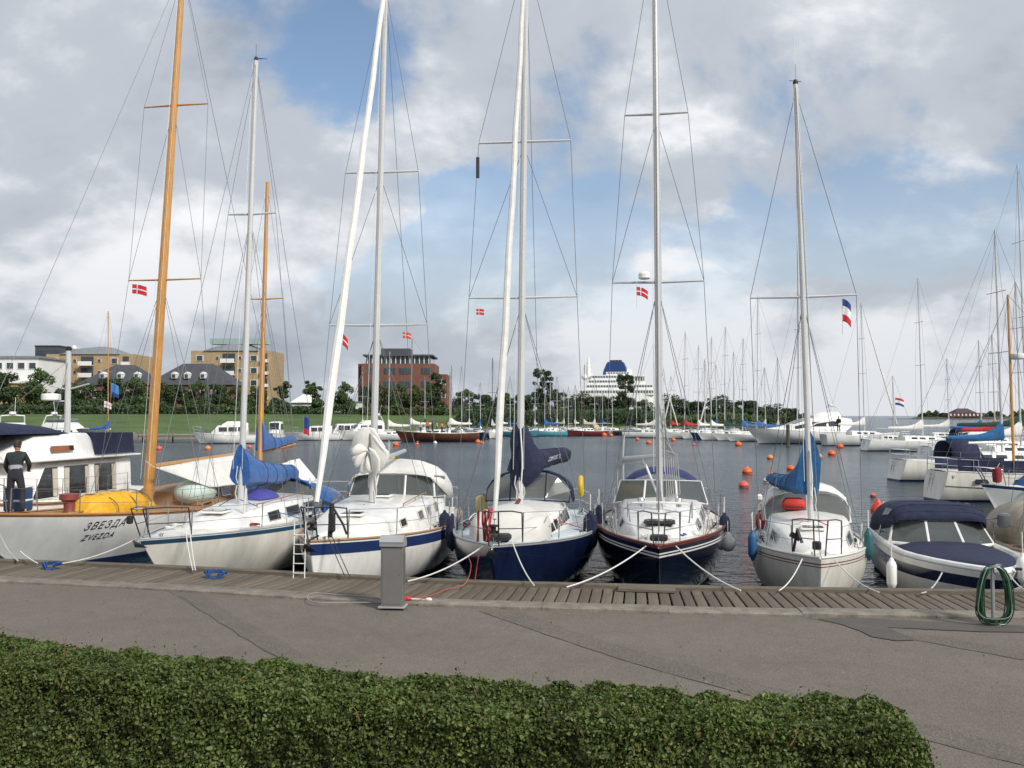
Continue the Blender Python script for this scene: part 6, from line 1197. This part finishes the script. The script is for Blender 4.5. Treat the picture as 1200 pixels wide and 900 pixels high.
rb, hbb = simple_yacht('white yacht with bright blue canvas cockpit cover, bow towards the basin', 1262, 36.5, 9.2, -88, [(.42, 150)], wglossy, None, fb=1.05, stripe=navy_str, canvas=None, at='mast', **P_)
sprayhood(rb, 1.4, 4.6, .7, 1.15, 1.0, 1.0, 1.35, blue_c2, 'cockpit_cover', True, blue_c2, blue_c2, 2.0, .8)
fender('fender', 'white fender hanging from the blue-covered yacht near the right picture edge', W(rb, hbb.pt(.30, .62, 1, .10)), .10, .5, white_gel, W(rb, hbb.edge(.30, 1, .5)))
t = thing('red_fender_bag', 'dark red fender bag on the bow rail of the blue-covered yacht', 'bag', W(rb, (0.2, .55, 1.32)), 0); MB().lathe((0, 0, .3), [(.05, -.3), (.16, -.26), (.18, 0), (.16, .26), (.05, .3)], 12).build('body', M('dark_red_cloth', (.25, .02, .03), .7, var=.2), t); tube('strap', [(0, 0, .58), (.1, 0, .75)], .012, rope_w, t)
# piers the right-hand boats lie on, and the pontoon at the far shore
pier_m = M('pier_timber', (.17, .15, .12), .9, var=.3, scale=1.5, stretch=(1, 8, 1))
def deckpier(name, a, b, w, z=-.25):
    a, b = Vector((a.x, a.y, z)), Vector((b.x, b.y, z)); L = (b - a).length; o = MB().box((0, 0, -.15), (w, L, .3), bev=.03); n = int(L / 4)
    for k in range(n + 1): 
        for s in (-1, 1): o.lathe((s * w * .42, -L / 2 + L * k / max(n, 1), -2.0), [(.12, 0), (.12, 2.5), (.05, 2.55)], 8)
    o = o.build(name, pier_m); o.location = (a + b) / 2; o.rotation_euler = (0, 0, math.atan2(-(b - a).x, (b - a).y)); return tag(o, kind='structure')
deckpier('pier', col_d(1400, 27, 0), col_d(1222, 120, 0), 2.2)
deckpier('pontoon', col_d(690, 192, 0), col_d(792, 178, 0), 2.0, .1); deckpier('pontoon', col_d(165, 140, 0), col_d(236, 140, 0), 2.0, .25)
# stubby timber float between the motorboat and the right-hand boats
o = MB().box((0, 0, .1), (1.9, 3.2, .3), bev=.04); o.box((.1, -.6, .32), (1.2, .5, .12), bev=.02); o = o.build('timber_float', M('float_timber', (.20, .11, .08), .85, var=.3)); o.location = col_d(1107, 38.5, WZ); tag(o, 'small reddish timber float on the water beyond the motorboat canopy', 'float')

# ------------------------------------------------------------------ buoys
def buoy(label, px, py, rpx, mat=None, kind='ball', group='mooring buoys in the basin'):
    d = wd(py); r_ = rpx * d / F; t = thing('mooring_buoy', label, 'buoy', col_d(px, d, WZ), (px * 1.7) % 6, group)
    MB().lathe((0, 0, r_ * .35), [(r_ * .2, -r_ * .95), (r_ * .75, -r_ * .7), (r_ * .98, -r_ * .2), (r_, .05), (r_ * .93, r_ * .4), (r_ * .7, r_ * .72), (r_ * .35, r_ * .92), (.05, r_ * .97)], 16).build('float', mat or orange_p, t, 60)
    MB().path([(math.cos(a) * r_ * .16, 0, r_ * 1.32 + math.sin(a) * r_ * .16) for a in [R(-20 + 22 * k) for k in range(11)]], r_ * .05, 5).build('ring', steel, t); MB().lathe((0, 0, r_ * .30), [(r_ * 1.005, -.02), (r_ * 1.02, 0), (r_ * 1.005, .04)], 16).build('band', M('buoy_scum', (.20, .07, .03), .8, var=.3), t); return t
pinkred = M('pink_red_buoy', (.72, .10, .09), .45, var=.2, scale=7); yel_o = M('faded_orange_buoy', (.72, .24, .05), .5, var=.25, scale=7)
B_L = [(187, 527, 3.4, 'pink-red buoy just right of the tall varnished mast', pinkred), (244, 527, 3.6, 'faded orange buoy above the white boom awning', yel_o), (293, 525, 2.6, 'small red buoy against the white mast with blue cover', pinkred), (334, 525, 3.4, 'orange buoy, left one of the pair by the mizzen sail cover', orange_p), (343, 523.5, 3.0, 'orange buoy, right one of the pair by the mizzen sail cover', orange_p), (396, 514, 2.6, 'small orange buoy beside the furled genoa of the white yacht', orange_p), (464, 522.5, 3.6, 'flat orange buoy above the yellow float', orange_p), (489, 521.5, 2.2, 'tiny orange buoy below the brown wooden ship', orange_p), (560, 519, 3.0, 'orange buoy, left one of the pair before the navy yacht genoa', orange_p), (565, 520, 2.4, 'orange buoy, right one of the pair before the navy yacht genoa', yel_o), (660, 511, 2.0, 'tiny orange buoy in front of the far turquoise boats', yel_o), (708, 511, 3.0, 'orange buoy, left one of the pair beside the far pontoon', orange_p), (716, 511.5, 2.6, 'orange buoy, right one of the pair beside the far pontoon', orange_p), (730, 513, 1.8, 'tiny orange buoy right of the pontoon pair', orange_p), (747, 516, 2.4, 'small orange buoy left of the dark yacht boom', orange_p), (760, 520, 3.0, 'orange buoy close to the dark yacht mast', orange_p), (789, 517, 2.8, 'orange buoy below the far red sail cover', orange_p), (813, 522, 2.0, 'tiny pink buoy below the far dark hulled yacht', pinkred), (865, 522.5, 4.0, 'red-orange buoy below the bow of the big motor yacht', orange_p), (902, 538, 3.8, 'yellowish orange buoy left of the sloop sail cover', yel_o), (875, 555, 5.8, 'large orange buoy, upper of the two left of the sloop', orange_p), (871, 571, 5.8, 'large pink-red buoy, lower of the two left of the sloop', pinkred), (904, 560, 5.4, 'orange buoy beside the white one at the sloop boom end', orange_p), (926, 551, 4.6, 'orange buoy just above the sloop boom cover', orange_p), (937, 543, 2.6, 'small pink buoy touching the sloop sail cover', pinkred), (959, 537, 4.2, 'orange buoy right of the sloop mast, lower one', yel_o), (974, 533.5, 4.6, 'orange buoy right of the sloop mast, upper one', orange_p), (984, 525, 4.0, 'orange buoy below the white high-sided sailing yacht', orange_p), (1022, 582, 3.4, 'small pink buoy above the big orange pair by the motorboat', pinkred)]
for px, py, rp, lb, mt in B_L: buoy(lb, px, py, rp, mt)
for px, py, rp, lb in ((490, 517.5, 1.9, 'tiny white buoy below the brown wooden ship'), (510, 520, 2.4, 'white buoy below the stern of the brown wooden ship'), (898, 565, 4.4, 'white buoy beside the orange one at the sloop boom end')): buoy(lb, px, py, rp, white_gel)
for px, py, lb in ((1029, 604, 'big red-orange fender buoy beside the motorboat, upper of the pair'), (1030, 613, 'big red-orange fender buoy beside the motorboat, lower of the pair')):
    fender('ball_fender', lb, at_d(px, py - 6, 26 if py < 610 else 25.4), .21, 0, M('red_orange_vinyl', (.75, .07, .03), .4, var=.12), at_d(px + 6, 588, 25.5), ball=True)
d = wd(538); t = thing('yellow_float', 'large yellow ring float with white pole beyond the navy-striped yacht', 'float', col_d(456, d, WZ)); r_ = 7 * d / F
MB().lathe((0, 0, 0), [(r_ * .5, -.2), (r_ * .95, -.05), (r_, .12), (r_ * .9, .3), (r_ * .5, .36), (.1, .34)], 20).build('float', M('yellow_float_plastic', (.75, .50, .03), .5, var=.15), t); tube('pole', [(0, 0, .3), (0, 0, 1.7)], .03, white_str, t); tube('band', [(r_ * .98 * math.cos(a), r_ * .98 * math.sin(a), .1) for a in [R(20 * k) for k in range(19)]], .03, M('dark_yellow_band', (.5, .33, .03), .6, var=.1), t)  # band round the float in a darker yellow
# mooring piles
def pile(label, px, d, ztop, r=.14):
    p = col_d(px, d, WZ - 1.5); t = thing('mooring_pile', label, 'pile', p, 0, 'mooring piles'); h_ = ztop - p.z; rr = random.Random(int(px)); MB().path([(rr.uniform(-.02, .02), 0, h_ * k / 6) for k in range(7)], [r * rr.uniform(.92, 1.06) for _ in range(7)], 10).build('post', M('pile_timber', (.09, .075, .055), .9, var=.4, scale=4, bump=.6, bscale=12, stretch=(3, 3, .6)), t); MB().lathe((0, 0, h_ - .35), [(r * 1.03, 0), (r * 1.12, .03), (r * 1.03, .09)], 10).build('rope_collar', rope_k, t)
pile('dark mooring pile in front of the big motor yacht', 923, 118, 2.0, .22); pile('weathered mooring pile just behind the motorboat canopy', 1047, 25.0, .65, .13)

# ------------------------------------------------------------------ people
def person(label, p, rz, joints, radii, bones, mats, height=1.72, hairm=None, fingers=True):
    """one skinned body; bones: (a, b, material index)"""
    root = thing('person', label, 'person', p, rz); me = bpy.data.meshes.new('body'); names = list(joints); idx = {n: i for i, n in enumerate(names)}
    me.from_pydata([joints[n] for n in names], [(idx[a], idx[b]) for a, b, _ in bones], []); o = bpy.data.objects.new('body_tmp', me); COL.objects.link(o)
    md = o.modifiers.new('skin', 'SKIN'); md.use_smooth_shade = True; sv = me.skin_vertices[0].data
    for n in names: rr = radii[n]; sv[idx[n]].radius = rr if isinstance(rr, tuple) else (rr, rr); sv[idx[n]].use_root = (n == 'pelvis')
    sb = o.modifiers.new('sub', 'SUBSURF'); sb.levels = 2; sb.render_levels = 2; dg = bpy.context.evaluated_depsgraph_get(); m2 = bpy.data.meshes.new_from_object(o.evaluated_get(dg)); bpy.data.objects.remove(o)
    m2.materials.clear()
    for m in mats: m2.materials.append(m)
    def dist(q, a, b): a, b = Vector(a), Vector(b); t = min(max((q - a).dot(b - a) / (b - a).length_squared, 0), 1); return (q - a.lerp(b, t)).length
    for pl in m2.polygons:
        c = pl.center; best = min(bones, key=lambda bn: dist(c, joints[bn[0]], joints[bn[1]]) - .3 * min(radii[bn[0]] if not isinstance(radii[bn[0]], tuple) else min(radii[bn[0]]), radii[bn[1]] if not isinstance(radii[bn[1]], tuple) else min(radii[bn[1]]))); pl.material_index = best[2]; pl.use_smooth = True
    b = bpy.data.objects.new('body', m2); COL.objects.link(b); b.parent = root; return root, b
skin_m = M('skin', (.42, .24, .17), .55, var=.1, scale=10); hair_m = M('dark_hair', (.03, .02, .015), .7, var=.3, scale=30); shoe_m = M('pale_shoe', (.5, .5, .5), .6, var=.1); trou = M('dark_trousers', (.022, .022, .030), .85, var=.25, scale=8, bump=.3, bscale=12)
def head(root, c, face, hairm, s=1.0, tilt=0.0):
    """skull with brow, nose, mouth, ears; face: +1 looks along +y"""
    t = MB(); rings = []
    for z, w, l, yo in ((-.125, .040, .050, .02), (-.10, .058, .075, .018), (-.06, .070, .088, .01), (0, .076, .096, 0), (.05, .077, .098, -.004), (.09, .064, .082, -.008), (.115, .036, .05, -.01)): rings.append([(w * s * math.cos(a), (yo + l * math.sin(a)) * s * face, z * s) for a in [2 * math.pi * k / 16 for k in range(16)]])
    t.loft(rings); t.add([(-.013 * s, .092 * s * face, -.005 * s), (.013 * s, .092 * s * face, -.005 * s), (.016 * s, .09 * s * face, -.045 * s), (-.016 * s, .09 * s * face, -.045 * s), (0, .120 * s * face, -.040 * s)], [(0, 1, 4), (1, 2, 4), (2, 3, 4), (3, 0, 4)])
    for sd in (1, -1): t.ball((sd * .078 * s, -.005 * face, -.015 * s), .028 * s, 8, 6, sc=(.35, .7, 1.1))
    hd = t.build('head', skin_m, root, 70); hd.location = c; hd.rotation_euler = (tilt, 0, 0)
    f = MB()
    for sd in (1, -1): f.ball((sd * .032 * s, .088 * s * face, .005 * s), .011 * s, 8, 6)
    f.build('eyes', M('eye', (.05, .04, .035), .2, var=0), hd); MB().ball((0, .092 * s * face, -.072 * s), .022 * s, 8, 6, sc=(1, .25, .3)).build('mouth', M('lips', (.35, .12, .10), .5, var=0), hd)
    hr = MB(); rings = []
    for z, k in ((-.055, 1.02), (-.02, 1.06), (.03, 1.10), (.07, 1.12), (.105, .95), (.128, .55), (.136, .1)):
        ring = []
        for q in range(18):
            a = 2 * math.pi * q / 18; bk = math.sin(a); w = .078 * k; l = .100 * k; y = l * bk
            if bk > .35 and z < .055: y = .05 * bk     # leave the face open
            ring.append((w * s * math.cos(a), y * s * face - .006 * face, z * s + .004 * math.sin(a * 5)))
        rings.append(ring)
    hr.loft(rings); hr.build('hair', hairm, hd, 70); return hd
def man_on_ketch():
    y = 2.2; t = KETH.at(y); p = W(KET, (-.05, y, KETH.sheer(t) + .035)); g = M('dark_green_sweater', (.019, .028, .028), .9, var=.25, scale=9, bump=.3, bscale=16); band = M('grey_sweater_band', (.34, .34, .37), .9, var=.15, scale=9)
    J = {'pelvis': (0, 0, .93), 'waist': (.0, .03, 1.06), 'belly': (-.01, .05, 1.16), 'chest': (-.02, .10, 1.32), 'neck': (-.03, .15, 1.46), 'nape': (-.035, .17, 1.52), 'rs': (.17, .10, 1.40), 're': (.24, .22, 1.16), 'rw': (.14, .40, 1.02), 'rh': (.10, .47, 1.0), 'ls': (-.21, .11, 1.39), 'le': (-.30, .16, 1.13), 'lw': (-.33, .34, .98), 'lh': (-.33, .42, .94),
         'rhip': (.10, 0, .88), 'rk': (.15, .06, .49), 'ra': (.19, -.02, .09), 'rt': (.20, .13, .045), 'lhip': (-.10, 0, .88), 'lk': (-.13, .06, .49), 'la': (-.10, 0, .09), 'lt': (-.12, .14, .045)}
    RR = {'pelvis': (.165, .125), 'waist': (.155, .115), 'belly': (.165, .12), 'chest': (.185, .125), 'neck': .065, 'nape': .055, 'rs': .085, 're': .058, 'rw': .038, 'rh': .040, 'ls': .085, 'le': .058, 'lw': .038, 'lh': .040, 'rhip': .11, 'rk': .078, 'ra': .058, 'rt': .045, 'lhip': .11, 'lk': .078, 'la': .058, 'lt': .045}
    B = [('pelvis', 'waist', 1), ('waist', 'belly', 2), ('belly', 'chest', 0), ('chest', 'neck', 0), ('neck', 'nape', 3), ('chest', 'rs', 0), ('rs', 're', 0), ('re', 'rw', 0), ('rw', 'rh', 3), ('chest', 'ls', 0), ('ls', 'le', 0), ('le', 'lw', 0), ('lw', 'lh', 3), ('pelvis', 'rhip', 1), ('rhip', 'rk', 1), ('rk', 'ra', 1), ('ra', 'rt', 4), ('pelvis', 'lhip', 1), ('lhip', 'lk', 1), ('lk', 'la', 1), ('la', 'lt', 4)]
    for sd, hnd in ((1, 'rh'), (-1, 'lh')):
        hx, hy, hz = J[hnd]
        for k in range(4):
            a, b = f'{hnd}f{k}', f'{hnd}g{k}'; ox = (k - 1.5) * .020; ln = (.045, .055, .05, .038)[k]; J[a] = (hx + ox, hy + .055, hz - .01); J[b] = (hx + ox, hy + .06 + ln * .6, hz - .035); RR[a] = .0095; RR[b] = .008; B += [(hnd, a, 3), (a, b, 3)]
        a = f'{hnd}th'; J[a] = (hx - sd * .05, hy + .03, hz - .01); RR[a] = .010; B.append((hnd, a, 3))
    r, b = person('person in dark green sweater with grey band bending over the ketch foredeck', p, R(14), J, RR, B, [g, trou, band, skin_m, shoe_m]); head(r, (-.045, .20, 1.63), 1, hair_m, 1.0, -.25)
    bx = thing('blue_crate', 'blue crate with white rims before the person at the left edge', 'crate', W(KET, (-.38, 2.75, KETH.sheer(t) + .02)), R(8)); MB().box((0, 0, .30), (.5, .45, .58), bev=.03).build('body', M('blue_plastic', (.02, .06, .15), .5, var=.2), bx)
    for z in (.28, .61): MB().box((0, 0, z), (.53, .48, .05), bev=.015).build('rim', white_gel, bx)
man_on_ketch()
def standing(label, p, rz, top, bottom, s=1.0):
    J = {'pelvis': (0, 0, .95), 'waist': (0, 0, 1.12), 'chest': (0, 0, 1.34), 'neck': (0, .01, 1.49), 'nape': (0, .01, 1.54), 'rs': (.18, 0, 1.42), 're': (.25, .02, 1.14), 'rw': (.24, .12, .92), 'rh': (.23, .15, .85), 'ls': (-.18, 0, 1.42), 'le': (-.25, .02, 1.14), 'lw': (-.24, .10, .92), 'lh': (-.23, .12, .85), 'rhip': (.10, 0, .9), 'rk': (.11, .01, .5), 'ra': (.11, -.02, .09), 'rt': (.12, .13, .04), 'lhip': (-.10, 0, .9), 'lk': (-.11, .01, .5), 'la': (-.11, -.02, .09), 'lt': (-.12, .13, .04)}
    RR = {'pelvis': (.165, .12), 'waist': (.15, .11), 'chest': (.185, .12), 'neck': .065, 'nape': .055, 'rs': .08, 're': .055, 'rw': .036, 'rh': .04, 'ls': .08, 'le': .055, 'lw': .036, 'lh': .04, 'rhip': .11, 'rk': .075, 'ra': .055, 'rt': .045, 'lhip': .11, 'lk': .075, 'la': .055, 'lt': .045}
    B = [('pelvis', 'waist', 0), ('waist', 'chest', 0), ('chest', 'neck', 0), ('neck', 'nape', 2), ('chest', 'rs', 0), ('rs', 're', 0), ('re', 'rw', 0), ('rw', 'rh', 2), ('chest', 'ls', 0), ('ls', 'le', 0), ('le', 'lw', 0), ('lw', 'lh', 2), ('pelvis', 'rhip', 1), ('rhip', 'rk', 1), ('rk', 'ra', 1), ('ra', 'rt', 3), ('pelvis', 'lhip', 1), ('lhip', 'lk', 1), ('lk', 'la', 1), ('la', 'lt', 3)]
    r, b = person(label, p, rz, J, RR, B, [top, bottom, skin_m, shoe_m]); head(r, (0, .02, 1.65), 1, hair_m); r.scale = (s, s, s)
dk = M('dark_jacket', (.02, .022, .028), .9, var=.2); standing('person in dark clothes standing on the white high-sided sailing yacht', at_d(983, 507, 122), 2.6, dk, trou, 1.2)
for i, (px, d_, c) in enumerate(((494, 139, (.45, .40, .38)), (501, 140, (.5, .14, .05)), (506, 139, (.03, .03, .035)), (513, 140, (.55, .42, .38)), (518, 139, (.6, .2, .05)), (524, 140, (.5, .45, .4)))):
    standing(f'person in {["pale grey", "orange-red", "black", "pale pink", "bright orange", "cream"][i]} top among the group on the brown ship', col_d(px + (i * 7 % 3) - 1, d_ + (i * 5 % 4) * .4, WZ + 1.35), px * 1.7, M(f'shirt_{i}', c, .9, var=.15), trou, .90 + .04 * (i * 3 % 4))

# ------------------------------------------------------------------ quay furniture
def pedestal():
    p = on_z(458, 713, -.02); r = thing('service_pedestal', 'grey metal service pedestal with rounded cap standing on the kerb', 'pedestal', (p.x, p.y + .12, -.02), YAW * .5); g = M('pedestal_grey', (.165, .16, .15), .5, .2, var=.14, scale=2.5); lt = M('pedestal_cap_grey', (.40, .41, .41), .4, .4, var=.1)
    MB().box((0, 0, .52), (.36, .24, 1.04), bev=.012).build('body', g, r); n = 9; ring = [(-.14 + .0, .98)]
    prof = [(-.150, 1.0), (-.150, 1.04)] + [(-.02 + .15 * math.cos(a) * -1, 1.04 + .13 * math.sin(a)) for a in [R(15 * k) for k in range(1, 11)]] + [(.155, 1.04), (.155, .98), (.13, .98)]
    mb = MB(); mb.loft([[(x, y, z) for y, z in prof] for x in (-.195, .195)]); mb.build('cap', lt, r, 30)
    MB().box((.183, 0, .62), (.008, .18, .5), bev=.003).build('socket_cover', M('socket_grey', (.11, .11, .11), .5, var=.1), r); MB().box((0, -.123, .5), (.30, .006, .86), bev=.002).build('door', M('pedestal_door', (.175, .17, .16), .5, .2, var=.1, scale=2.5), r); MB().box((0, 0, .015), (.44, .32, .03), bev=.008).build('base_plate', lt, r); MB().lathe((.12, -.128, .55), [(.012, -.004), (.012, .004)], 8, axis='y').build('lock', steel, r)
    q = on_z(476, 704, .0); t = thing('power_plug', 'red power plug with white connector lying by the grey pedestal', 'plug', q + Vector((0, 0, .035))); MB().lathe((0, 0, 0), [(.02, -.09), (.04, -.08), (.042, .02), (.03, .06), (.015, .09)], 12, axis='x').build('plug', M('plug_red', (.6, .02, .03), .4, var=.1), t); tube('cable', [(.09, 0, 0), (.2, .1, -.02), (.33, .06, -.02)], .01, rope_w, t); MB().lathe((.38, .05, -.01), [(.02, -.05), (.03, -.03), (.03, .03), (.015, .05)], 10, axis='x').build('connector', white_gel, t)
    rope('power_cable', 'thin orange-red cable running over the boardwalk from the red plug', smooth([on_z(480, 701, .015), on_z(505, 698, .015), on_z(525, 690, .03), on_z(545, 684, .10), at_d(552, 664, 17.6), at_d(548, 650, 18.0)]), .007, M('orange_cable', (.45, .09, .04), .6, var=.15))
    cl = [on_z(*a, .02) for a in ((458, 707), (430, 706), (404, 706), (372, 706), (360, 701), (368, 695), (395, 697), (430, 699), (452, 702))]; rope('power_cable', 'pale cable looped on the boardwalk left of the grey pedestal', smooth(cl), .009, M('pale_cable', (.30, .28, .25), .7, var=.2))
pedestal()
def hose_stand():
    p = on_z(1164, 733, AZ); r = thing('hose_stand', 'steel hose stand hung with coils of dark green hose beside the kerb', 'hose stand', p, YAW); st = M('galvanised_steel', (.40, .42, .43), .45, .7, var=.15)
    MB().path([(0, 0, 0), (0, 0, .86)], .028, 10).build('post', st, r); MB().box((0, 0, .01), (.16, .16, .02), bev=.005).build('base_plate', st, r); MB().path([(-.12, -.02, .80)] + [(.16 * math.cos(a), -.02, .80 + .08 * math.sin(a)) for a in [R(180 - 20 * k) for k in range(10)]] + [(.12, -.02, .80)], .016, 6).build('saddle', st, r); rr = random.Random(6)
    gm = [M('dark_green_hose', (.006, .035, .013), .35, var=.2), M('mid_green_hose', (.010, .06, .025), .35, var=.2), M('grey_green_hose', (.12, .20, .15), .4, var=.2)]
    for k in range(16):
        side = -1 if k % 2 else 1; bw = .17 + .07 * rr.random(); dr = rr.uniform(.66, .9); cx = side * rr.uniform(.0, .03); yo = -.05 + rr.uniform(-.07, .07); pts = []
        for q in range(29):
            a = 2 * math.pi * q / 28; sn = math.sin(a); x = math.copysign(abs(sn) ** (.6 + .25 * (k % 3) / 2), sn) * bw * (1.10 - (.20 + .12 * (k % 4) / 3) * math.cos(a)) if abs(sn) > 1e-6 else 0; z = .46 + .43 * math.copysign(abs(math.cos(a)) ** .8, math.cos(a)) * (1 if math.cos(a) > 0 else dr / .84) ; pts.append((x + cx, yo + .02 * math.sin(3 * a + k), max(z, .03)))
        tube('hose_coil', pts, .0088, gm[0] if k < 11 else (gm[1] if k < 14 else gm[2]), r, 6)
hose_stand()
# bow ladder of the navy-striped yacht
t = thing('boarding_ladder', 'white boarding ladder hanging at the bow of the navy-striped white yacht', 'ladder', W(WHY, (-.16, .0, 1.42)), R(5)); mb = MB()
for x in (-.11, .11): mb.path([(x, -.1, .45), (x, -.12, 0), (x, -.16, -.75)], .011, 6)
mb.build('rails', white_str, t)
for k in range(6): tube('rung', [(-.11, -.13 - .01 * k, .2 - k * .18), (.11, -.13 - .01 * k, .2 - k * .18)], .009, white_str, t)
# ropes, fenders
def tie(label, a, da, b, r=.014, mat=None, s=.09, nm='mooring_rope', zb=.085): return rope(nm, label, sag(at_d(*a, da), on_z(*b, zb), s), r * .82, mat or rope_w, 'mooring ropes')
tie('white mooring rope from the cream yacht bow towards the left blue rope heap', (160, 631), 19.6, (66, 661)); tie('mooring rope dropping from the white ketch at the left picture edge', (-2, 622), 20.8, (21, 657), .018, M('grey_mooring', (.40, .39, .37), .8, var=.2)); tie('short slack rope on the ketch berth near the left blue heap', (24, 646), 19.8, (44, 660), .014, None, .02)
tie('white rope pair of the cream yacht, left strand', (217, 617), 20.0, (226, 668), .014); tie('white rope pair of the cream yacht, right strand', (222, 616), 20.1, (229, 668), .014)
tie('dark mooring rope on the white yacht bow, left strand', (384, 628), 18.4, (404, 675), .012, rope_k, .01); tie('dark mooring rope on the white yacht bow, right strand', (388, 626), 18.4, (410, 676), .012, rope_k, .01)
tie('thick white mooring rope slanting left from the navy yacht bow', (566, 640), 17.7, (478, 681), .017); tie('white mooring rope from the navy yacht bow to the right', (600, 634), 17.9, (626, 686), .015); tie('white mooring rope slanting left from the blue-black yacht', (757, 640), 17.9, (664, 688), .016); tie('white mooring rope slanting right from the blue-black yacht', (792, 640), 18.0, (868, 692), .016)
tie('short mooring rope left of the small sloop stem', (940, 655), 17.8, (913, 692), .014); tie('white mooring rope right of the small sloop stem', (978, 656), 17.9, (1030, 694), .013); tie('twisted mooring rope from the motorboat gunwale', (1104, 671), 17.9, (1080, 695), .017, M('twisted_rope', (.45, .45, .44), .8, var=.5, scale=25)); tie('white mooring rope at the right picture edge beyond the hose stand', (1182, 672), 17.3, (1212, 694), .014)
rope('red_line', 'thin dark red line hanging down the navy yacht bow', sag(at_d(561, 650, 17.6), at_d(556, 684, 17.3), .0), .008, rope_r)
def heap(label, px, py, w):
    rr = random.Random(px); c = on_z(px, py, .1); t = thing('rope_heap', label, 'rope', c, 0, 'blue rope heaps on the boardwalk edge')
    for k in range(12): tube('strand', [(w * .8 * math.cos(a) * rr.uniform(.4, 1) , .14 * math.sin(a) * rr.uniform(.5, 1) - .02, rr.uniform(-.02, .05) - (.12 if math.sin(a) < -.8 else 0)) for a in [2 * math.pi * q / 16 + k for q in range(17)]], .0095, M('faded_blue_rope', (.02, .075, .22), .85, var=.35, scale=40), t, 6)
heap('blue rope heap on the boardwalk edge below the cream yacht', 254, 671, .32); heap('blue rope heap on the boardwalk edge below the Cyrillic name', 62, 661, .30)
navy_f = M('navy_fender_cover', (.012, .016, .045), .8, var=.25)
def hang(label, px, py, d, r, ln, mat, up=.45, ball=False): p = at_d(px, py, d); return fender('ball_fender' if ball else 'fender', label, p, r, ln, mat, p + Vector((0, .02, (ln / 2 if not ball else r) + up)), ball)
hang('navy fender between navy and blue-black yachts, upper', 702, 612, 23.6, .16, .75, navy_f); hang('navy fender between navy and blue-black yachts, lower', 692, 622, 22.6, .17, .85, navy_f)
hang('navy fender on the white yacht quarter, left one', 521, 617, 23.6, .15, .7, navy_f); hang('navy fender on the white yacht quarter, right one', 530, 624, 23.0, .15, .8, navy_f)
hang('white ball fender on the blue-black yacht', 853, 637, 22.6, .19, 0, white_gel, .35, True); hang('navy covered fender above the white ball fender', 849, 618, 23.2, .13, .6, navy_f)
hang('blue fender on the left side of the small sloop', 882, 639, 20.6, .10, .55, M('blue_fender', (.02, .09, .22), .5, var=.15)); hang('teal fender between the small sloop and the motorboat', 1018, 638, 20.4, .10, .58, M('teal_fender', (.02, .10, .12), .5, var=.15))
hang('white fender on the motorboat side', 1045, 673, 19.0, .10, .55, white_gel); hang('white fender at the right picture edge beside the hose stand', 1199, 668, 17.4, .11, .5, white_gel); hang('small white fender on the cream yacht stern quarter', 342, 616, 24.6, .09, .5, white_gel)

# ------------------------------------------------------------------ flags
flag('red and white flag on the lower spreader of the tall varnished mast', at_d(155, 333, 28), .46, .28, dk_flag, True, droop=.25, group='small red and white flags'); flag('small red and white flag hanging beside the furled white genoa', at_d(398, 390, 22), .22, .26, dk_flag, True, droop=.9, group='small red and white flags'); flag('small red and white flag left of the navy yacht genoa', at_d(558, 362, 21), .18, .13, dk_flag, True, droop=.1, group='small red and white flags'); flag('red and white flag under the lower spreader of the dark yacht', at_d(746, 336, 21.5), .27, .2, dk_flag, True, droop=.5, group='small red and white flags')
flag('orange-red pennant flying from the brown ship mast before the brick office', at_d(472, 389, 141), 1.3, .9, [M('flag_orange', (.62, .10, .06), .8, var=.15), dk_flag[1]], True, droop=.25)
fb_ = M('flag_blue', (.02, .05, .22), .8, var=.1)
flag('limp blue white and red flag under the sloop spreader', at_d(987, 350, 20.6), .20, .5, [fb_, dk_flag[1], dk_flag[0]], None, 'h', droop=.9); flag('red white and blue flag flying at the end of the far boats', at_d(1049, 466, 104), .95, .8, [dk_flag[0], dk_flag[1], fb_], None, 'h', droop=.35, pole=4.0); flag('limp red and blue flag on a staff by the small far motorboat', at_d(356, 488, 142), .9, 2.6, [fb_, fb_, dk_flag[0]], None, 'h', droop=.5, pole=3.5)
flag('blue and white signal flag in the string by the radar mast', at_d(130, 449, 60), .55, .8, [M('flag_sky', (.06, .22, .50), .8, var=.1), M('flag_sky', ()), fb_], None, 'h', droop=.5, group='signal flags'); flag('white signal flag in the string, lower one by the radar mast', at_d(122, 470, 60), .5, .4, [dk_flag[1], dk_flag[0]], True, droop=.4, group='signal flags')
